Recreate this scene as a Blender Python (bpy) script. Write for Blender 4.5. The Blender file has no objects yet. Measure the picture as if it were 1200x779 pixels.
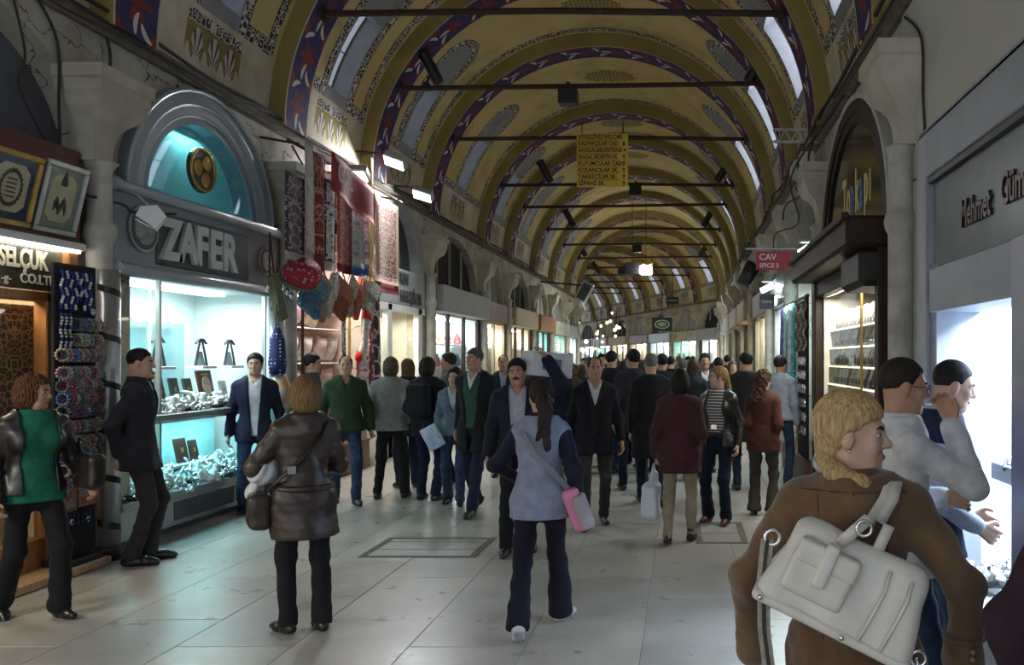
import bpy, math, random
import numpy as np
from mathutils import Vector, Matrix
random.seed(7); rng = np.random.default_rng(7)
SC = bpy.context.scene
COL = SC.collection

# ---------------------------------------------------------------- camera
cam_d = bpy.data.cameras.new('camera'); cam = bpy.data.objects.new('camera', cam_d); COL.objects.link(cam)
EYE = 1.68; FPX = 1000.0; PPX, PPY = 800.0, 420.0
cam.location = (0, 0, EYE); cam.rotation_euler = (math.pi/2, 0, 0)
cam_d.sensor_fit = 'HORIZONTAL'; cam_d.sensor_width = 36.0; cam_d.lens = 36.0*FPX/1200.0
cam_d.shift_x = -(PPX-600)/1200.0; cam_d.shift_y = (PPY-389.5)/1200.0
cam_d.clip_start = 0.05; cam_d.clip_end = 300
SC.camera = cam

# ---------------------------------------------------------------- world, exposure
w = bpy.data.worlds.new('world'); SC.world = w; w.use_nodes = True
w.node_tree.nodes['Background'].inputs[0].default_value = (0.66, 0.74, 0.84, 1)
w.node_tree.nodes['Background'].inputs[1].default_value = 1.7
SC.view_settings.view_transform = 'Standard'; SC.view_settings.look = 'None'
SC.view_settings.gamma = 1.0; SC.view_settings.exposure = 0.35; SC.view_settings.use_curve_mapping = False
SC.cycles.max_bounces = 7; SC.cycles.diffuse_bounces = 3; SC.cycles.glossy_bounces = 3
SC.cycles.transparent_max_bounces = 12; SC.cycles.sample_clamp_indirect = 3.0
SC.cycles.caustics_reflective = False; SC.cycles.caustics_refractive = False
SC.cycles.use_denoising = True

# hall cross section (metres): axis along +Y
CX = -1.6; HW = 3.4                  # centre line and half width
ZS = 4.5                             # springing of the vault
VA, VB = 3.4, 3.4                    # vault half axes
RA, RB = 3.2, 3.14                   # rib soffit half axes
RIBS = [-5.0, -1.8, 1.4, 4.5, 7.5, 10.6, 13.5, 16.6, 21.0, 24.0, 28.1, 31.9, 36.2, 40.0, 43.6, 47.6, 51.6, 55.6, 60.0, 64.5, 69.0]
RIBW = 0.62
def cx(y):                           # the street bends left beyond 41 m
    return CX if y < 41 else CX - 0.36*(y-41)
XL = lambda y: cx(y)-HW
XR = lambda y: cx(y)+HW

LIGHTS = []
def area(name, loc, size, power, col=(1, 1, 1), rot=(0, 0, 0), sy=None, spread=None):
    d = bpy.data.lights.new(name, 'AREA'); d.energy = power; d.color = col
    if sy: d.shape = 'RECTANGLE'; d.size = size; d.size_y = sy
    else: d.size = size
    if spread: d.spread = spread
    o = bpy.data.objects.new(name, d); o.location = loc; o.rotation_euler = rot; COL.objects.link(o); return o

# ---------------------------------------------------------------- node helpers
class NT:
    def __init__(s, name):
        s.m = bpy.data.materials.new(name); s.m.use_nodes = True
        s.t = s.m.node_tree; s.b = s.t.nodes['Principled BSDF']; s.out = s.t.nodes['Material Output']
    def n(s, typ, **kw):
        x = s.t.nodes.new(typ)
        for k, v in kw.items(): setattr(x, k, v)
        return x
    def put(s, sock, v):
        if isinstance(v, bpy.types.NodeSocket): s.t.links.new(v, sock)
        elif isinstance(v, (tuple, list)) and len(v) == 3 and sock.type == 'RGBA': sock.default_value = (*v, 1)
        else: sock.default_value = v
    def ma(s, op, a, b=0.0, c=0.0, clamp=False):
        x = s.n('ShaderNodeMath', operation=op, use_clamp=clamp)
        s.put(x.inputs[0], a); s.put(x.inputs[1], b); s.put(x.inputs[2], c); return x.outputs[0]
    def mix(s, f, a, b, blend='MIX'):
        x = s.n('ShaderNodeMix', data_type='RGBA', blend_type=blend)
        s.put(x.inputs[0], f); s.put(x.inputs[6], a); s.put(x.inputs[7], b); return x.outputs[2]
    def uv(s):
        x = s.n('ShaderNodeUVMap'); sp = s.n('ShaderNodeSeparateXYZ'); s.t.links.new(x.outputs[0], sp.inputs[0])
        return x.outputs[0], sp.outputs[0], sp.outputs[1]
    def obj(s):
        x = s.n('ShaderNodeTexCoord'); sp = s.n('ShaderNodeSeparateXYZ'); s.t.links.new(x.outputs['Object'], sp.inputs[0])
        return x.outputs['Object'], sp.outputs[0], sp.outputs[1], sp.outputs[2]
    def noise(s, scale, detail=3, vec=None, rough=.55, out='Fac'):
        x = s.n('ShaderNodeTexNoise'); x.inputs['Scale'].default_value = scale; x.inputs['Detail'].default_value = detail
        x.inputs['Roughness'].default_value = rough
        if vec is None: vec = s.obj()[0]
        s.t.links.new(vec, x.inputs['Vector']); return x.outputs[out]
    def voro(s, scale, vec=None, feature='F1', out='Distance', rnd=1.0):
        x = s.n('ShaderNodeTexVoronoi', feature=feature); x.inputs['Scale'].default_value = scale
        x.inputs['Randomness'].default_value = rnd
        if vec is None: vec = s.obj()[0]
        s.t.links.new(vec, x.inputs['Vector']); return x.outputs[out]
    def ramp(s, f, stops):
        x = s.n('ShaderNodeValToRGB'); s.put(x.inputs[0], f); e = x.color_ramp.elements
        while len(e) > 1: e.remove(e[0])
        e[0].position = stops[0][0]; e[0].color = (*stops[0][1], 1)
        for p, c in stops[1:]:
            q = e.new(p); q.color = (*c, 1)
        return x.outputs[0]
    def bump(s, h, strength=.3, dist=.01):
        x = s.n('ShaderNodeBump'); x.inputs['Strength'].default_value = strength; x.inputs['Distance'].default_value = dist
        s.put(x.inputs['Height'], h); s.t.links.new(x.outputs[0], s.b.inputs['Normal'])
    def step(s, a, edge): return s.ma('GREATER_THAN', a, edge)
    def fin(s, col=None, rough=.6, metal=0.0, spec=None):
        if col is not None: s.put(s.b.inputs['Base Color'], col)
        s.put(s.b.inputs['Roughness'], rough); s.put(s.b.inputs['Metallic'], metal)
        if spec is not None: s.b.inputs['Specular IOR Level'].default_value = spec
        return s.m

_M = {}
def mat(name, col, rough=.6, metal=0.0, var=.18, scale=6.0, bump=0.0, bscale=60.0, spec=None, emit=None, es=1.0, col2=None, sheen=0):
    """plain surface: colour with noise variation and fine relief"""
    if name in _M: return _M[name]
    t = NT(name); c2 = col2 or tuple(max(0, x*(1-var)) for x in col)
    f = t.noise(scale, 4)
    f = t.ramp(f, [(.35, (0, 0, 0)), (.65, (1, 1, 1))])
    t.fin(t.mix(f, c2, col), rough, metal, spec)
    if bump: t.bump(t.noise(bscale, 3), bump, .004)
    if emit:
        t.b.inputs['Emission Color'].default_value = (*emit, 1); t.b.inputs['Emission Strength'].default_value = es
    if sheen:
        t.b.inputs['Sheen Weight'].default_value = sheen
    _M[name] = t.m; return t.m
def emis(name, col, s):
    if name in _M: return _M[name]
    t = NT(name); t.fin(col, .5); t.b.inputs['Emission Color'].default_value = (*col, 1); t.b.inputs['Emission Strength'].default_value = s
    _M[name] = t.m; return t.m
def glass(name, tint=(1, 1, 1), refl=.10, rough=.02):
    """window pane: lets light straight through and mirrors a little"""
    if name in _M: return _M[name]
    t = NT(name); tr = t.n('ShaderNodeBsdfTransparent'); tr.inputs[0].default_value = (*tint, 1)
    gl = t.n('ShaderNodeBsdfGlossy'); gl.inputs['Roughness'].default_value = rough; gl.inputs[0].default_value = (1, 1, 1, 1)
    lw = t.n('ShaderNodeLayerWeight'); lw.inputs[0].default_value = .5
    f = t.ma('ADD', refl*.5, t.ma('MULTIPLY', t.ma('POWER', lw.outputs['Facing'], 5.0), refl*4), clamp=True)
    mx = t.n('ShaderNodeMixShader'); t.put(mx.inputs[0], f); t.t.links.new(tr.outputs[0], mx.inputs[1]); t.t.links.new(gl.outputs[0], mx.inputs[2])
    t.t.links.new(mx.outputs[0], t.out.inputs[0]); _M[name] = t.m; return t.m

# ---------------------------------------------------------------- mesh helpers
class MB:
    def __init__(s): s.v = []; s.f = []; s.mi = []; s.uvs = {}
    def add(s, vs, fs, mi=0, M=None):
        o = len(s.v)
        if M is not None: vs = [M @ Vector(v) for v in vs]
        s.v += [tuple(v) for v in vs]; s.f += [tuple(o+i for i in f) for f in fs]; s.mi += [mi]*len(fs); return s
    def box(s, x0, x1, y0, y1, z0, z1, mi=0, M=None):
        vs = [(x, y, z) for z in (z0, z1) for y in (y0, y1) for x in (x0, x1)]
        return s.add(vs, [(0, 2, 3, 1), (4, 5, 7, 6), (0, 1, 5, 4), (2, 6, 7, 3), (0, 4, 6, 2), (1, 3, 7, 5)], mi, M)
    def bbox(s, x0, x1, y0, y1, z0, z1, b=.01, mi=0, M=None):
        """box with chamfered edges"""
        c = [(x0+x1)/2, (y0+y1)/2, (z0+z1)/2]; h = [abs(x1-x0)/2, abs(y1-y0)/2, abs(z1-z0)/2]; b = min(b, *[q*.9 for q in h])
        vs = []; idx = {}
        for sx in (-1, 1):
            for sy in (-1, 1):
                for sz in (-1, 1):
                    for k in range(3):
                        p = [sx*h[0], sy*h[1], sz*h[2]]
                        for j in range(3):
                            if j != k: p[j] -= math.copysign(b, p[j])
                        idx[(sx, sy, sz, k)] = len(vs); vs.append(tuple(c[j]+p[j] for j in range(3)))
        fs = []
        def fix(face):
            a, b_, c_ = [Vector(vs[i]) for i in face[:3]]; n = (b_-a).cross(c_-a); m = sum((Vector(vs[i]) for i in face), Vector())/len(face)
            return face if n.dot(m-Vector(c)) > 0 else face[::-1]
        for k in range(3):
            i, j = [q for q in range(3) if q != k]
            for sg in (-1, 1):
                f = []
                for a, b_ in ((-1, -1), (1, -1), (1, 1), (-1, 1)):
                    q = [0, 0, 0]; q[k] = sg; q[i] = a; q[j] = b_; f.append(idx[(*q, k)])
                fs.append(fix(f))
            for a in (-1, 1):                      # edges along k
                for b_ in (-1, 1):
                    q0 = [0, 0, 0]; q0[i] = a; q0[j] = b_; q1 = list(q0); q0[k] = -1; q1[k] = 1
                    fs.append(fix([idx[(*q0, i)], idx[(*q0, j)], idx[(*q1, j)], idx[(*q1, i)]]))
        for sx in (-1, 1):
            for sy in (-1, 1):
                for sz in (-1, 1): fs.append(fix([idx[(sx, sy, sz, k)] for k in range(3)]))
        return s.add(vs, fs, mi, M)
    def lathe(s, prof, n=16, c=(0, 0, 0), mi=0, M=None, cap=True, sx=1, sy=1):
        vs = []; fs = []
        for r, z in prof:
            for i in range(n):
                a = 2*math.pi*i/n; vs.append((c[0]+r*math.cos(a)*sx, c[1]+r*math.sin(a)*sy, c[2]+z))
        for j in range(len(prof)-1):
            for i in range(n): fs.append((j*n+i, j*n+(i+1) % n, (j+1)*n+(i+1) % n, (j+1)*n+i))
        if cap: fs += [tuple(range(n))[::-1], tuple(range((len(prof)-1)*n, len(prof)*n))]
        return s.add(vs, fs, mi, M)
    def tube(s, pts, r, n=6, mi=0, closed=False, cap=True, flat=1.0, up=None):
        pts = [Vector(p) for p in pts]; m = len(pts); vs = []; fs = []
        rr = r if isinstance(r, (list, tuple)) else [r]*m
        prev = None
        for k in range(m):
            if closed: t = pts[(k+1) % m]-pts[(k-1) % m]
            else: t = pts[min(k+1, m-1)]-pts[max(k-1, 0)]
            t = t.normalized() if t.length > 1e-9 else Vector((0, 0, 1))
            if prev is None:
                u = Vector(up) if up else (Vector((0, 0, 1)) if abs(t.z) < .9 else Vector((1, 0, 0)))
            else: u = prev
            u = (u-t*u.dot(t)).normalized(); prev = u; w_ = t.cross(u)
            for i in range(n):
                a = 2*math.pi*i/n; vs.append(pts[k]+u*(math.cos(a)*rr[k]*flat)+w_*(math.sin(a)*rr[k]))
        K = m if closed else m-1
        for k in range(K):
            k2 = (k+1) % m
            for i in range(n): fs.append((k*n+i, k*n+(i+1) % n, k2*n+(i+1) % n, k2*n+i))
        if cap and not closed: fs += [tuple(range(n))[::-1], tuple(range((m-1)*n, m*n))]
        return s.add(vs, fs, mi)
    def ribbon(s, pts, wid, th, side=(1, 0, 0), mi=0):
        """flat strap: rectangular section wid x th along pts, width direction given"""
        pts = [Vector(p) for p in pts]; m = len(pts); vs = []; fs = []
        for k in range(m):
            t = (pts[min(k+1, m-1)]-pts[max(k-1, 0)]).normalized(); sd = Vector(side[k] if isinstance(side, list) else side)
            sd = (sd-t*sd.dot(t)).normalized(); nn = t.cross(sd)
            for a, b in ((-1, -1), (1, -1), (1, 1), (-1, 1)): vs.append(pts[k]+sd*(a*wid/2)+nn*(b*th/2))
        for k in range(m-1):
            for i in range(4): fs.append((k*4+i, k*4+(i+1) % 4, k*4+4+(i+1) % 4, k*4+4+i))
        fs += [(3, 2, 1, 0), tuple(range((m-1)*4, m*4))]
        return s.add(vs, fs, mi)
    def prism(s, poly, d0, d1, axis='x', mi=0, M=None):
        """extrude a 2-D polygon (a,b) along an axis: x -> (y,z), y -> (x,z), z -> (x,y)"""
        n = len(poly)
        def P(a, b, d): return {'x': (d, a, b), 'y': (a, d, b), 'z': (a, b, d)}[axis]
        vs = [P(a, b, d0) for a, b in poly]+[P(a, b, d1) for a, b in poly]
        fs = [tuple(range(n)), tuple(range(2*n-1, n-1, -1))]+[(i, n+i, n+(i+1) % n, (i+1) % n) for i in range(n)]
        return s.add(vs, fs, mi, M)
    def band(s, inner, outer, d0, d1, axis='x', mi=0, closed=False):
        """solid strip between two polylines in a plane, extruded along axis"""
        n = len(inner); K = n if closed else n-1
        def P(a, b, d): return {'x': (d, a, b), 'y': (a, d, b), 'z': (a, b, d)}[axis]
        vs = []
        for d in (d0, d1):
            vs += [P(a, b, d) for a, b in inner]+[P(a, b, d) for a, b in outer]
        fs = []
        for i in range(K):
            j = (i+1) % n
            fs += [(i, n+i, n+j, j), (2*n+i, 2*n+j, 3*n+j, 3*n+i), (i, j, 2*n+j, 2*n+i), (n+i, 3*n+i, 3*n+j, n+j)]
        if not closed: fs += [(0, 2*n, 3*n, n), (n-1, 2*n-1, 4*n-1, 3*n-1)]
        return s.add(vs, fs, mi)
    def sphere(s, c, r, n=10, m=7, mi=0, M=None):
        r = r if isinstance(r, (tuple, list)) else (r, r, r); vs = [(c[0], c[1], c[2]-r[2])]; fs = []
        for j in range(1, m):
            ph = -math.pi/2+math.pi*j/m
            for i in range(n):
                a = 2*math.pi*i/n; vs.append((c[0]+r[0]*math.cos(ph)*math.cos(a), c[1]+r[1]*math.cos(ph)*math.sin(a), c[2]+r[2]*math.sin(ph)))
        vs.append((c[0], c[1], c[2]+r[2])); top = len(vs)-1
        for i in range(n): fs.append((0, 1+(i+1) % n, 1+i)); fs.append((top, 1+(m-2)*n+i, 1+(m-2)*n+(i+1) % n))
        for j in range(m-2):
            for i in range(n): a = 1+j*n; fs.append((a+i, a+(i+1) % n, a+n+(i+1) % n, a+n+i))
        return s.add(vs, fs, mi, M)
    def torus(s, c, R, r, n=14, m=6, M=None, mi=0, sx=1.0):
        vs = []; fs = []
        for i in range(n):
            a = 2*math.pi*i/n
            for j in range(m):
                b = 2*math.pi*j/m; q = R+r*math.cos(b); v = Vector((q*math.cos(a)*sx, q*math.sin(a), r*math.sin(b)))
                if M is not None: v = M @ v
                vs.append(v+Vector(c))
        for i in range(n):
            for j in range(m): fs.append((i*m+j, ((i+1) % n)*m+j, ((i+1) % n)*m+(j+1) % m, i*m+(j+1) % m))
        return s.add(vs, fs, mi)
    def mesh(s, name, mats, smooth=False):
        me = bpy.data.meshes.new(name); me.from_pydata(s.v, [], s.f)
        for m_ in (mats if isinstance(mats, (list, tuple)) else [mats]): me.materials.append(m_)
        if len(set(s.mi)) > 1 or (s.mi and s.mi[0]): me.polygons.foreach_set('material_index', s.mi)
        if smooth: me.polygons.foreach_set('use_smooth', [True]*len(me.polygons))
        me.update(); return me
    def build(s, name, mats, parent=None, smooth=False, loc=None):
        return link(name, s.mesh(name, mats, smooth), parent, loc)
def wm(o):
    m = o.matrix_basis.copy()
    return (wm(o.parent) @ o.matrix_parent_inverse @ m) if o.parent else m
def setpar(o, parent):
    o.parent = parent; o.matrix_parent_inverse = wm(parent).inverted(); return o
def link(name, me, parent=None, loc=None):
    """parts are given in world coordinates; the parent keeps them in place"""
    o = bpy.data.objects.new(name, me); COL.objects.link(o)
    if parent is not None: setpar(o, parent)
    if loc is not None: o.location = loc
    return o
def auto_smooth(o, ang=40):
    me = o.data; me.polygons.foreach_set('use_smooth', [True]*len(me.polygons))
    try: me.set_sharp_from_angle(angle=math.radians(ang))
    except Exception: pass
    return o
def tag(o, label=None, cat=None, group=None, kind=None):
    if label: o['label'] = label
    if cat: o['category'] = cat
    if group: o['group'] = group
    if kind: o['kind'] = kind
    return o
def empty(name, loc=(0, 0, 0), rz=0, label=None, cat=None, group=None, kind=None):
    o = bpy.data.objects.new(name, None); COL.objects.link(o); o.location = loc; o.rotation_euler = (0, 0, rz)
    o.empty_display_size = .1
    return tag(o, label, cat, group, kind)
def struct(o, label, cat=None):
    o['kind'] = 'structure'; o['label'] = label
    if cat: o['category'] = cat
    return o
def copy_tree(o, parent=None, label=None):
    c = o.copy(); COL.objects.link(c); c.parent = parent
    if label: c['label'] = label
    for ch in list(o.children): copy_tree(ch, c)
    return c
def text(name, body, size, mat_, parent, loc, rot, extrude=.004, offset=0.0, sx=1.0, align='LEFT', shear=0, bevel=0):
    cu = bpy.data.curves.new(name, 'FONT'); cu.body = body; cu.size = size; cu.extrude = extrude; cu.offset = offset
    cu.align_x = align; cu.shear = shear; cu.bevel_depth = bevel; cu.resolution_u = 3; cu.materials.append(mat_)
    tmp = bpy.data.objects.new(name, cu); me = bpy.data.meshes.new_from_object(tmp); bpy.data.objects.remove(tmp); bpy.data.curves.remove(cu)
    me.name = name
    o = bpy.data.objects.new(name, me); COL.objects.link(o); o.location = loc; o.rotation_euler = rot; o.scale = (sx, 1, 1)
    if parent is not None: setpar(o, parent)
    return o
R_LEFT = (math.pi/2, 0, math.pi/2)      # text on the left wall, facing +X (reads along +Y)
R_RIGHT = (math.pi/2, 0, -math.pi/2)    # text on the right wall, facing -X
R_CAM = (math.pi/2, 0, 0)               # text facing the camera
def arc(cy, cz, r, a0=0.0, a1=math.pi, n=20, rz=None):
    rz = rz or r
    return [(cy-r*math.cos(a0+(a1-a0)*i/n), cz+rz*math.sin(a0+(a1-a0)*i/n)) for i in range(n+1)]
# ================================================================ materials of the building
def border_fac(t, vec, sc=11.0):
    a = t.voro(sc, vec, 'DISTANCE_TO_EDGE', rnd=.55)
    b = t.voro(sc*1.0, vec, 'F1', rnd=.55)
    l1 = t.ma('LESS_THAN', a, .075)
    r = t.ma('LESS_THAN', t.ma('ABSOLUTE', t.ma('SUBTRACT', b, .27)), .055)
    return t.ma('MAXIMUM', l1, r)

def make_vault_mat(L):
    """painted plaster of one bay; UV = metres along the street from the bay centre, metres up the curve"""
    t = NT('painted_vault'); vec, u, s = t.uv(); au = t.ma('ABSOLUTE', u)
    hw = L/2
    yellow = t.mix(t.ramp(t.noise(1.1, 5), [(.3, (0, 0, 0)), (.7, (1, 1, 1))]), (.55, .43, .18), (.65, .52, .25))
    cream = t.mix(t.ramp(t.noise(2.3, 6), [(.35, (0, 0, 0)), (.65, (1, 1, 1))]), (.50, .44, .33), (.66, .60, .47))
    pat = border_fac(t, vec)
    bcol = t.mix(pat, (.05, .04, .06), (.62, .58, .50))
    s0, s1, a = .78, 2.65, .37
    up = t.ma('MAXIMUM', t.ma('SUBTRACT', s, s1), 0.0)
    d = t.ma('SUBTRACT', t.ma('SQRT', t.ma('ADD', t.ma('MULTIPLY', u, u), t.ma('MULTIPLY', up, up))), a)
    def between(x, lo, hi): return t.ma('MULTIPLY', t.ma('GREATER_THAN', x, lo), t.ma('LESS_THAN', x, hi))
    above = t.ma('GREATER_THAN', s, s0)
    col = yellow
    # olive tint strip around crown
    col = t.mix(t.ma('LESS_THAN', s, s0), col, cream)
    # borders: round the window, along the ribs, closed at the foot
    win_b = between(d, 0.0, .15)
    rib_b = between(au, hw-.24, hw-.09)
    foot = t.ma('MULTIPLY', between(s, s0, s0+.17), between(au, a, hw-.09))
    bd = t.ma('MULTIPLY', t.ma('MAXIMUM', win_b, rib_b), above)
    bd = t.ma('MAXIMUM', bd, foot)
    col = t.mix(bd, col, bcol)
    # thin dark outlines of the borders
    ol = t.ma('MAXIMUM', between(d, .15, .168), between(au, hw-.258, hw-.24))
    col = t.mix(t.ma('MULTIPLY', ol, above), col, (.10, .05, .04))
    # grey field of the window niche
    grey = t.mix(t.noise(3.0, 4), (.20, .21, .24), (.36, .37, .40))
    col = t.mix(t.ma('MULTIPLY', t.ma('LESS_THAN', d, 0.0), above), col, grey)
    # lotus frieze under the window
    fr = t.ma('MULTIPLY', between(s, .22, .72), t.ma('LESS_THAN', au, .52))
    pu = t.ma('SUBTRACT', t.ma('FRACT', t.ma('ADD', t.ma('MULTIPLY', u, 3.2), .5)), .5)   # repeats every .31 m
    dv = t.ma('SUBTRACT', s, .42)
    rr = t.ma('SQRT', t.ma('ADD', t.ma('POWER', t.ma('MULTIPLY', pu, .36), 2.0), t.ma('POWER', t.ma('MULTIPLY', dv, .8), 2.0)))
    pang = t.ma('ARCTAN2', t.ma('MULTIPLY', pu, .31), t.ma('ADD', dv, .17)); petals = t.ma('GREATER_THAN', t.ma('COSINE', t.ma('MULTIPLY', pang, 15.0)), -.45)
    flower = t.ma('LESS_THAN', rr, .115)
    fc = t.mix(flower, (.27, .21, .07), t.mix(petals, (.08, .04, .06), (.62, .58, .50)))
    fc = t.mix(t.ma('GREATER_THAN', s, .60), fc, bcol)
    scallop = t.ma('GREATER_THAN', s, t.ma('ADD', .31, t.ma('MULTIPLY', .07, t.ma('COSINE', t.ma('MULTIPLY', pu, 12.57)))))
    scallop = t.ma('MAXIMUM', scallop, flower)
    col = t.mix(t.ma('MULTIPLY', fr, scallop), col, fc)
    # medallion at the crown (s measured to the crown)
    smax = t.ma('SUBTRACT', s, SMAX)
    md = t.ma('SQRT', t.ma('ADD', t.ma('POWER', t.ma('DIVIDE', u, .42), 2.0), t.ma('POWER', t.ma('DIVIDE', smax, .62), 2.0)))
    ang = t.ma('ARCTAN2', smax, u)
    edge = t.ma('ADD', .92, t.ma('MULTIPLY', .06, t.ma('COSINE', t.ma('MULTIPLY', ang, 16.0))))
    mpat = t.ma('LESS_THAN', t.voro(14.0, vec, 'DISTANCE_TO_EDGE', rnd=.4), .09)
    mcol = t.mix(mpat, (.42, .33, .13), (.07, .055, .03))
    col = t.mix(t.ma('LESS_THAN', md, edge), col, mcol)
    # water stains low on the plaster
    st = t.ramp(t.noise(.9, 8, rough=.7), [(.52, (1, 1, 1)), (.75, (.55, .52, .48))])
    col = t.mix(1.0, col, st, 'MULTIPLY')
    t.bump(t.noise(18, 5), .15, .01)
    return t.fin(col, .8, spec=.25)

def qlen(a, b, n=400):
    L = 0; p = (a, 0)
    for i in range(1, n+1):
        th = math.pi/2*i/n; q = (a*math.cos(th), b*math.sin(th)); L += math.hypot(q[0]-p[0], q[1]-p[1]); p = q
    return L
SMAX = qlen(VA, VB)

def make_rib_mat():
    t = NT('rib_soffit_paint'); vec, u, s = t.uv()        # u across (-.31...31), s along
    dark = t.mix(t.noise(5, 3), (.022, .020, .085), (.045, .035, .14))
    per = .62
    ps = t.ma('SUBTRACT', t.ma('FRACT', t.ma('DIVIDE', s, per)), .5)
    ps = t.ma('MULTIPLY', ps, per)
    au = t.ma('ABSOLUTE', u); aps = t.ma('ABSOLUTE', ps)
    ang = t.ma('ARCTAN2', ps, u); rad = t.ma('SQRT', t.ma('ADD', t.ma('MULTIPLY', ps, ps), t.ma('MULTIPLY', u, u)))
    lobe = t.ma('ADD', .13, t.ma('MULTIPLY', .075, t.ma('COSINE', t.ma('MULTIPLY', ang, 6.0))))
    red = t.ma('LESS_THAN', rad, lobe)
    col = t.mix(red, dark, (.20, .028, .022))
    # second row of half flowers between
    ps2 = t.ma('MULTIPLY', t.ma('SUBTRACT', t.ma('FRACT', t.ma('ADD', t.ma('DIVIDE', s, per), .5)), .5), per)
    au2 = t.ma('SUBTRACT', au, .29)
    red2 = t.ma('LESS_THAN', t.ma('ADD', t.ma('ABSOLUTE', ps2), t.ma('ABSOLUTE', au2)), .14)
    col = t.mix(red2, col, (.20, .028, .022))
    # white leaves: slanted strokes, one to each side
    def leaf(col, cu, cs, ca):
        du = t.ma('SUBTRACT', u, cu); ds = t.ma('SUBTRACT', ps2, cs)
        c_, s_ = math.cos(ca), math.sin(ca)
        p = t.ma('ADD', t.ma('MULTIPLY', du, c_), t.ma('MULTIPLY', ds, s_)); q = t.ma('SUBTRACT', t.ma('MULTIPLY', ds, c_), t.ma('MULTIPLY', du, s_))
        e = t.ma('ADD', t.ma('POWER', t.ma('DIVIDE', p, .105), 2.0), t.ma('POWER', t.ma('DIVIDE', t.ma('ADD', q, t.ma('MULTIPLY', t.ma('MULTIPLY', p, p), 2.0)), .030), 2.0))
        return t.mix(t.ma('LESS_THAN', e, 1.0), col, (.62, .58, .55))
    col = leaf(col, -.12, -.05, .5); col = leaf(col, .12, .06, 2.4); col = leaf(col, -.02, .13, 1.4)
    col = t.mix(t.ma('GREATER_THAN', au, .285), col, (.55, .48, .36))
    t.bump(t.noise(15, 4), .1, .01)
    return t.fin(col, .75, spec=.25)
M_OLIVE = mat('olive_plaster', (.34, .26, .085), .8, var=.25, scale=1.5, bump=.1, bscale=20, spec=.25)
M_PLASTER = None
def make_plaster():
    t = NT('old_plaster')
    a = t.ramp(t.noise(1.6, 8, rough=.65), [(.30, (.27, .25, .20)), (.48, (.50, .47, .39)), (.70, (.62, .59, .51))])
    # hairline cracks and flaked patches
    w_ = t.n('ShaderNodeTexNoise'); w_.inputs['Scale'].default_value = 2.2; w_.inputs['Detail'].default_value = 6
    o = t.obj()[0]; t.t.links.new(o, w_.inputs['Vector'])
    vv = t.n('ShaderNodeVectorMath', operation='ADD'); sc_ = t.n('ShaderNodeVectorMath', operation='SCALE'); sc_.inputs['Scale'].default_value = .8
    t.t.links.new(w_.outputs['Color'], sc_.inputs[0]); t.t.links.new(sc_.outputs[0], vv.inputs[0]); t.t.links.new(o, vv.inputs[1])
    cr = t.ma('LESS_THAN', t.voro(1.3, vv.outputs[0], 'DISTANCE_TO_EDGE'), .008)
    patch = t.ma('GREATER_THAN', t.noise(3.4, 7, rough=.7), .66)
    c = t.mix(cr, a, (.12, .10, .08)); c = t.mix(patch, c, (.26, .24, .20))
    t.bump(t.noise(9, 7), .35, .015)
    return t.fin(c, .85, spec=.2)
M_PLASTER = make_plaster()
M_CAPITAL = mat('capital_stone_paint', (.58, .54, .44), .7, var=.25, scale=3.5, bump=.15, bscale=25, spec=.3)
M_PIPEWHITE = mat('column_white_paint', (.56, .54, .48), .65, var=.35, scale=5, bump=.15, bscale=22)
M_WHITEWALL = mat('smooth_white_plaster', (.55, .54, .50), .8, var=.10, scale=1.0, bump=.05)
M_SOOT = mat('dusty_cornice', (.20, .175, .13), .9, var=.4, scale=8, bump=.4, bscale=30)
M_IRON = mat('rusty_iron', (.060, .030, .018), .7, metal=.3, var=.4, scale=12, bump=.2)
M_BLACK = mat('black_plastic', (.015, .015, .017), .45, var=.1)
M_GREYSTEEL = mat('grey_steel', (.42, .44, .46), .38, metal=.6, var=.15)
M_CABLE = mat('dusty_black_cable', (.045, .04, .034), .8, var=.3, scale=20)
M_DARK = mat('dark_void', (.02, .018, .016), .9)

def make_marble():
    t = NT('worn_marble'); oi = t.n('ShaderNodeObjectInfo')
    o = t.n('ShaderNodeNewGeometry').outputs['Position']
    a = t.ramp(t.noise(.9, 9, o, .68), [(.28, (.29, .28, .26)), (.47, (.38, .375, .35)), (.72, (.47, .46, .43))])
    g = t.ramp(t.noise(7.0, 8, o, .75), [(.30, (.86, .85, .83)), (.6, (1, 1, 1))])
    c = t.mix(1.0, a, g, 'MULTIPLY')
    warm = t.mix(oi.outputs['Random'], (.86, .86, .88), (1.08, 1.05, 1.0))
    c = t.mix(1.0, c, warm, 'MULTIPLY')
    t.bump(t.noise(30, 6, o, .7), .22, .004)
    r = t.ma('ADD', .16, t.ma('MULTIPLY', t.noise(3.0, 6, o), .32))
    return t.fin(c, r, spec=.55)
M_MARBLE = make_marble()
M_GROUT = mat('dirty_grout', (.20, .19, .175), .9, var=.4, scale=10)

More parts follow.
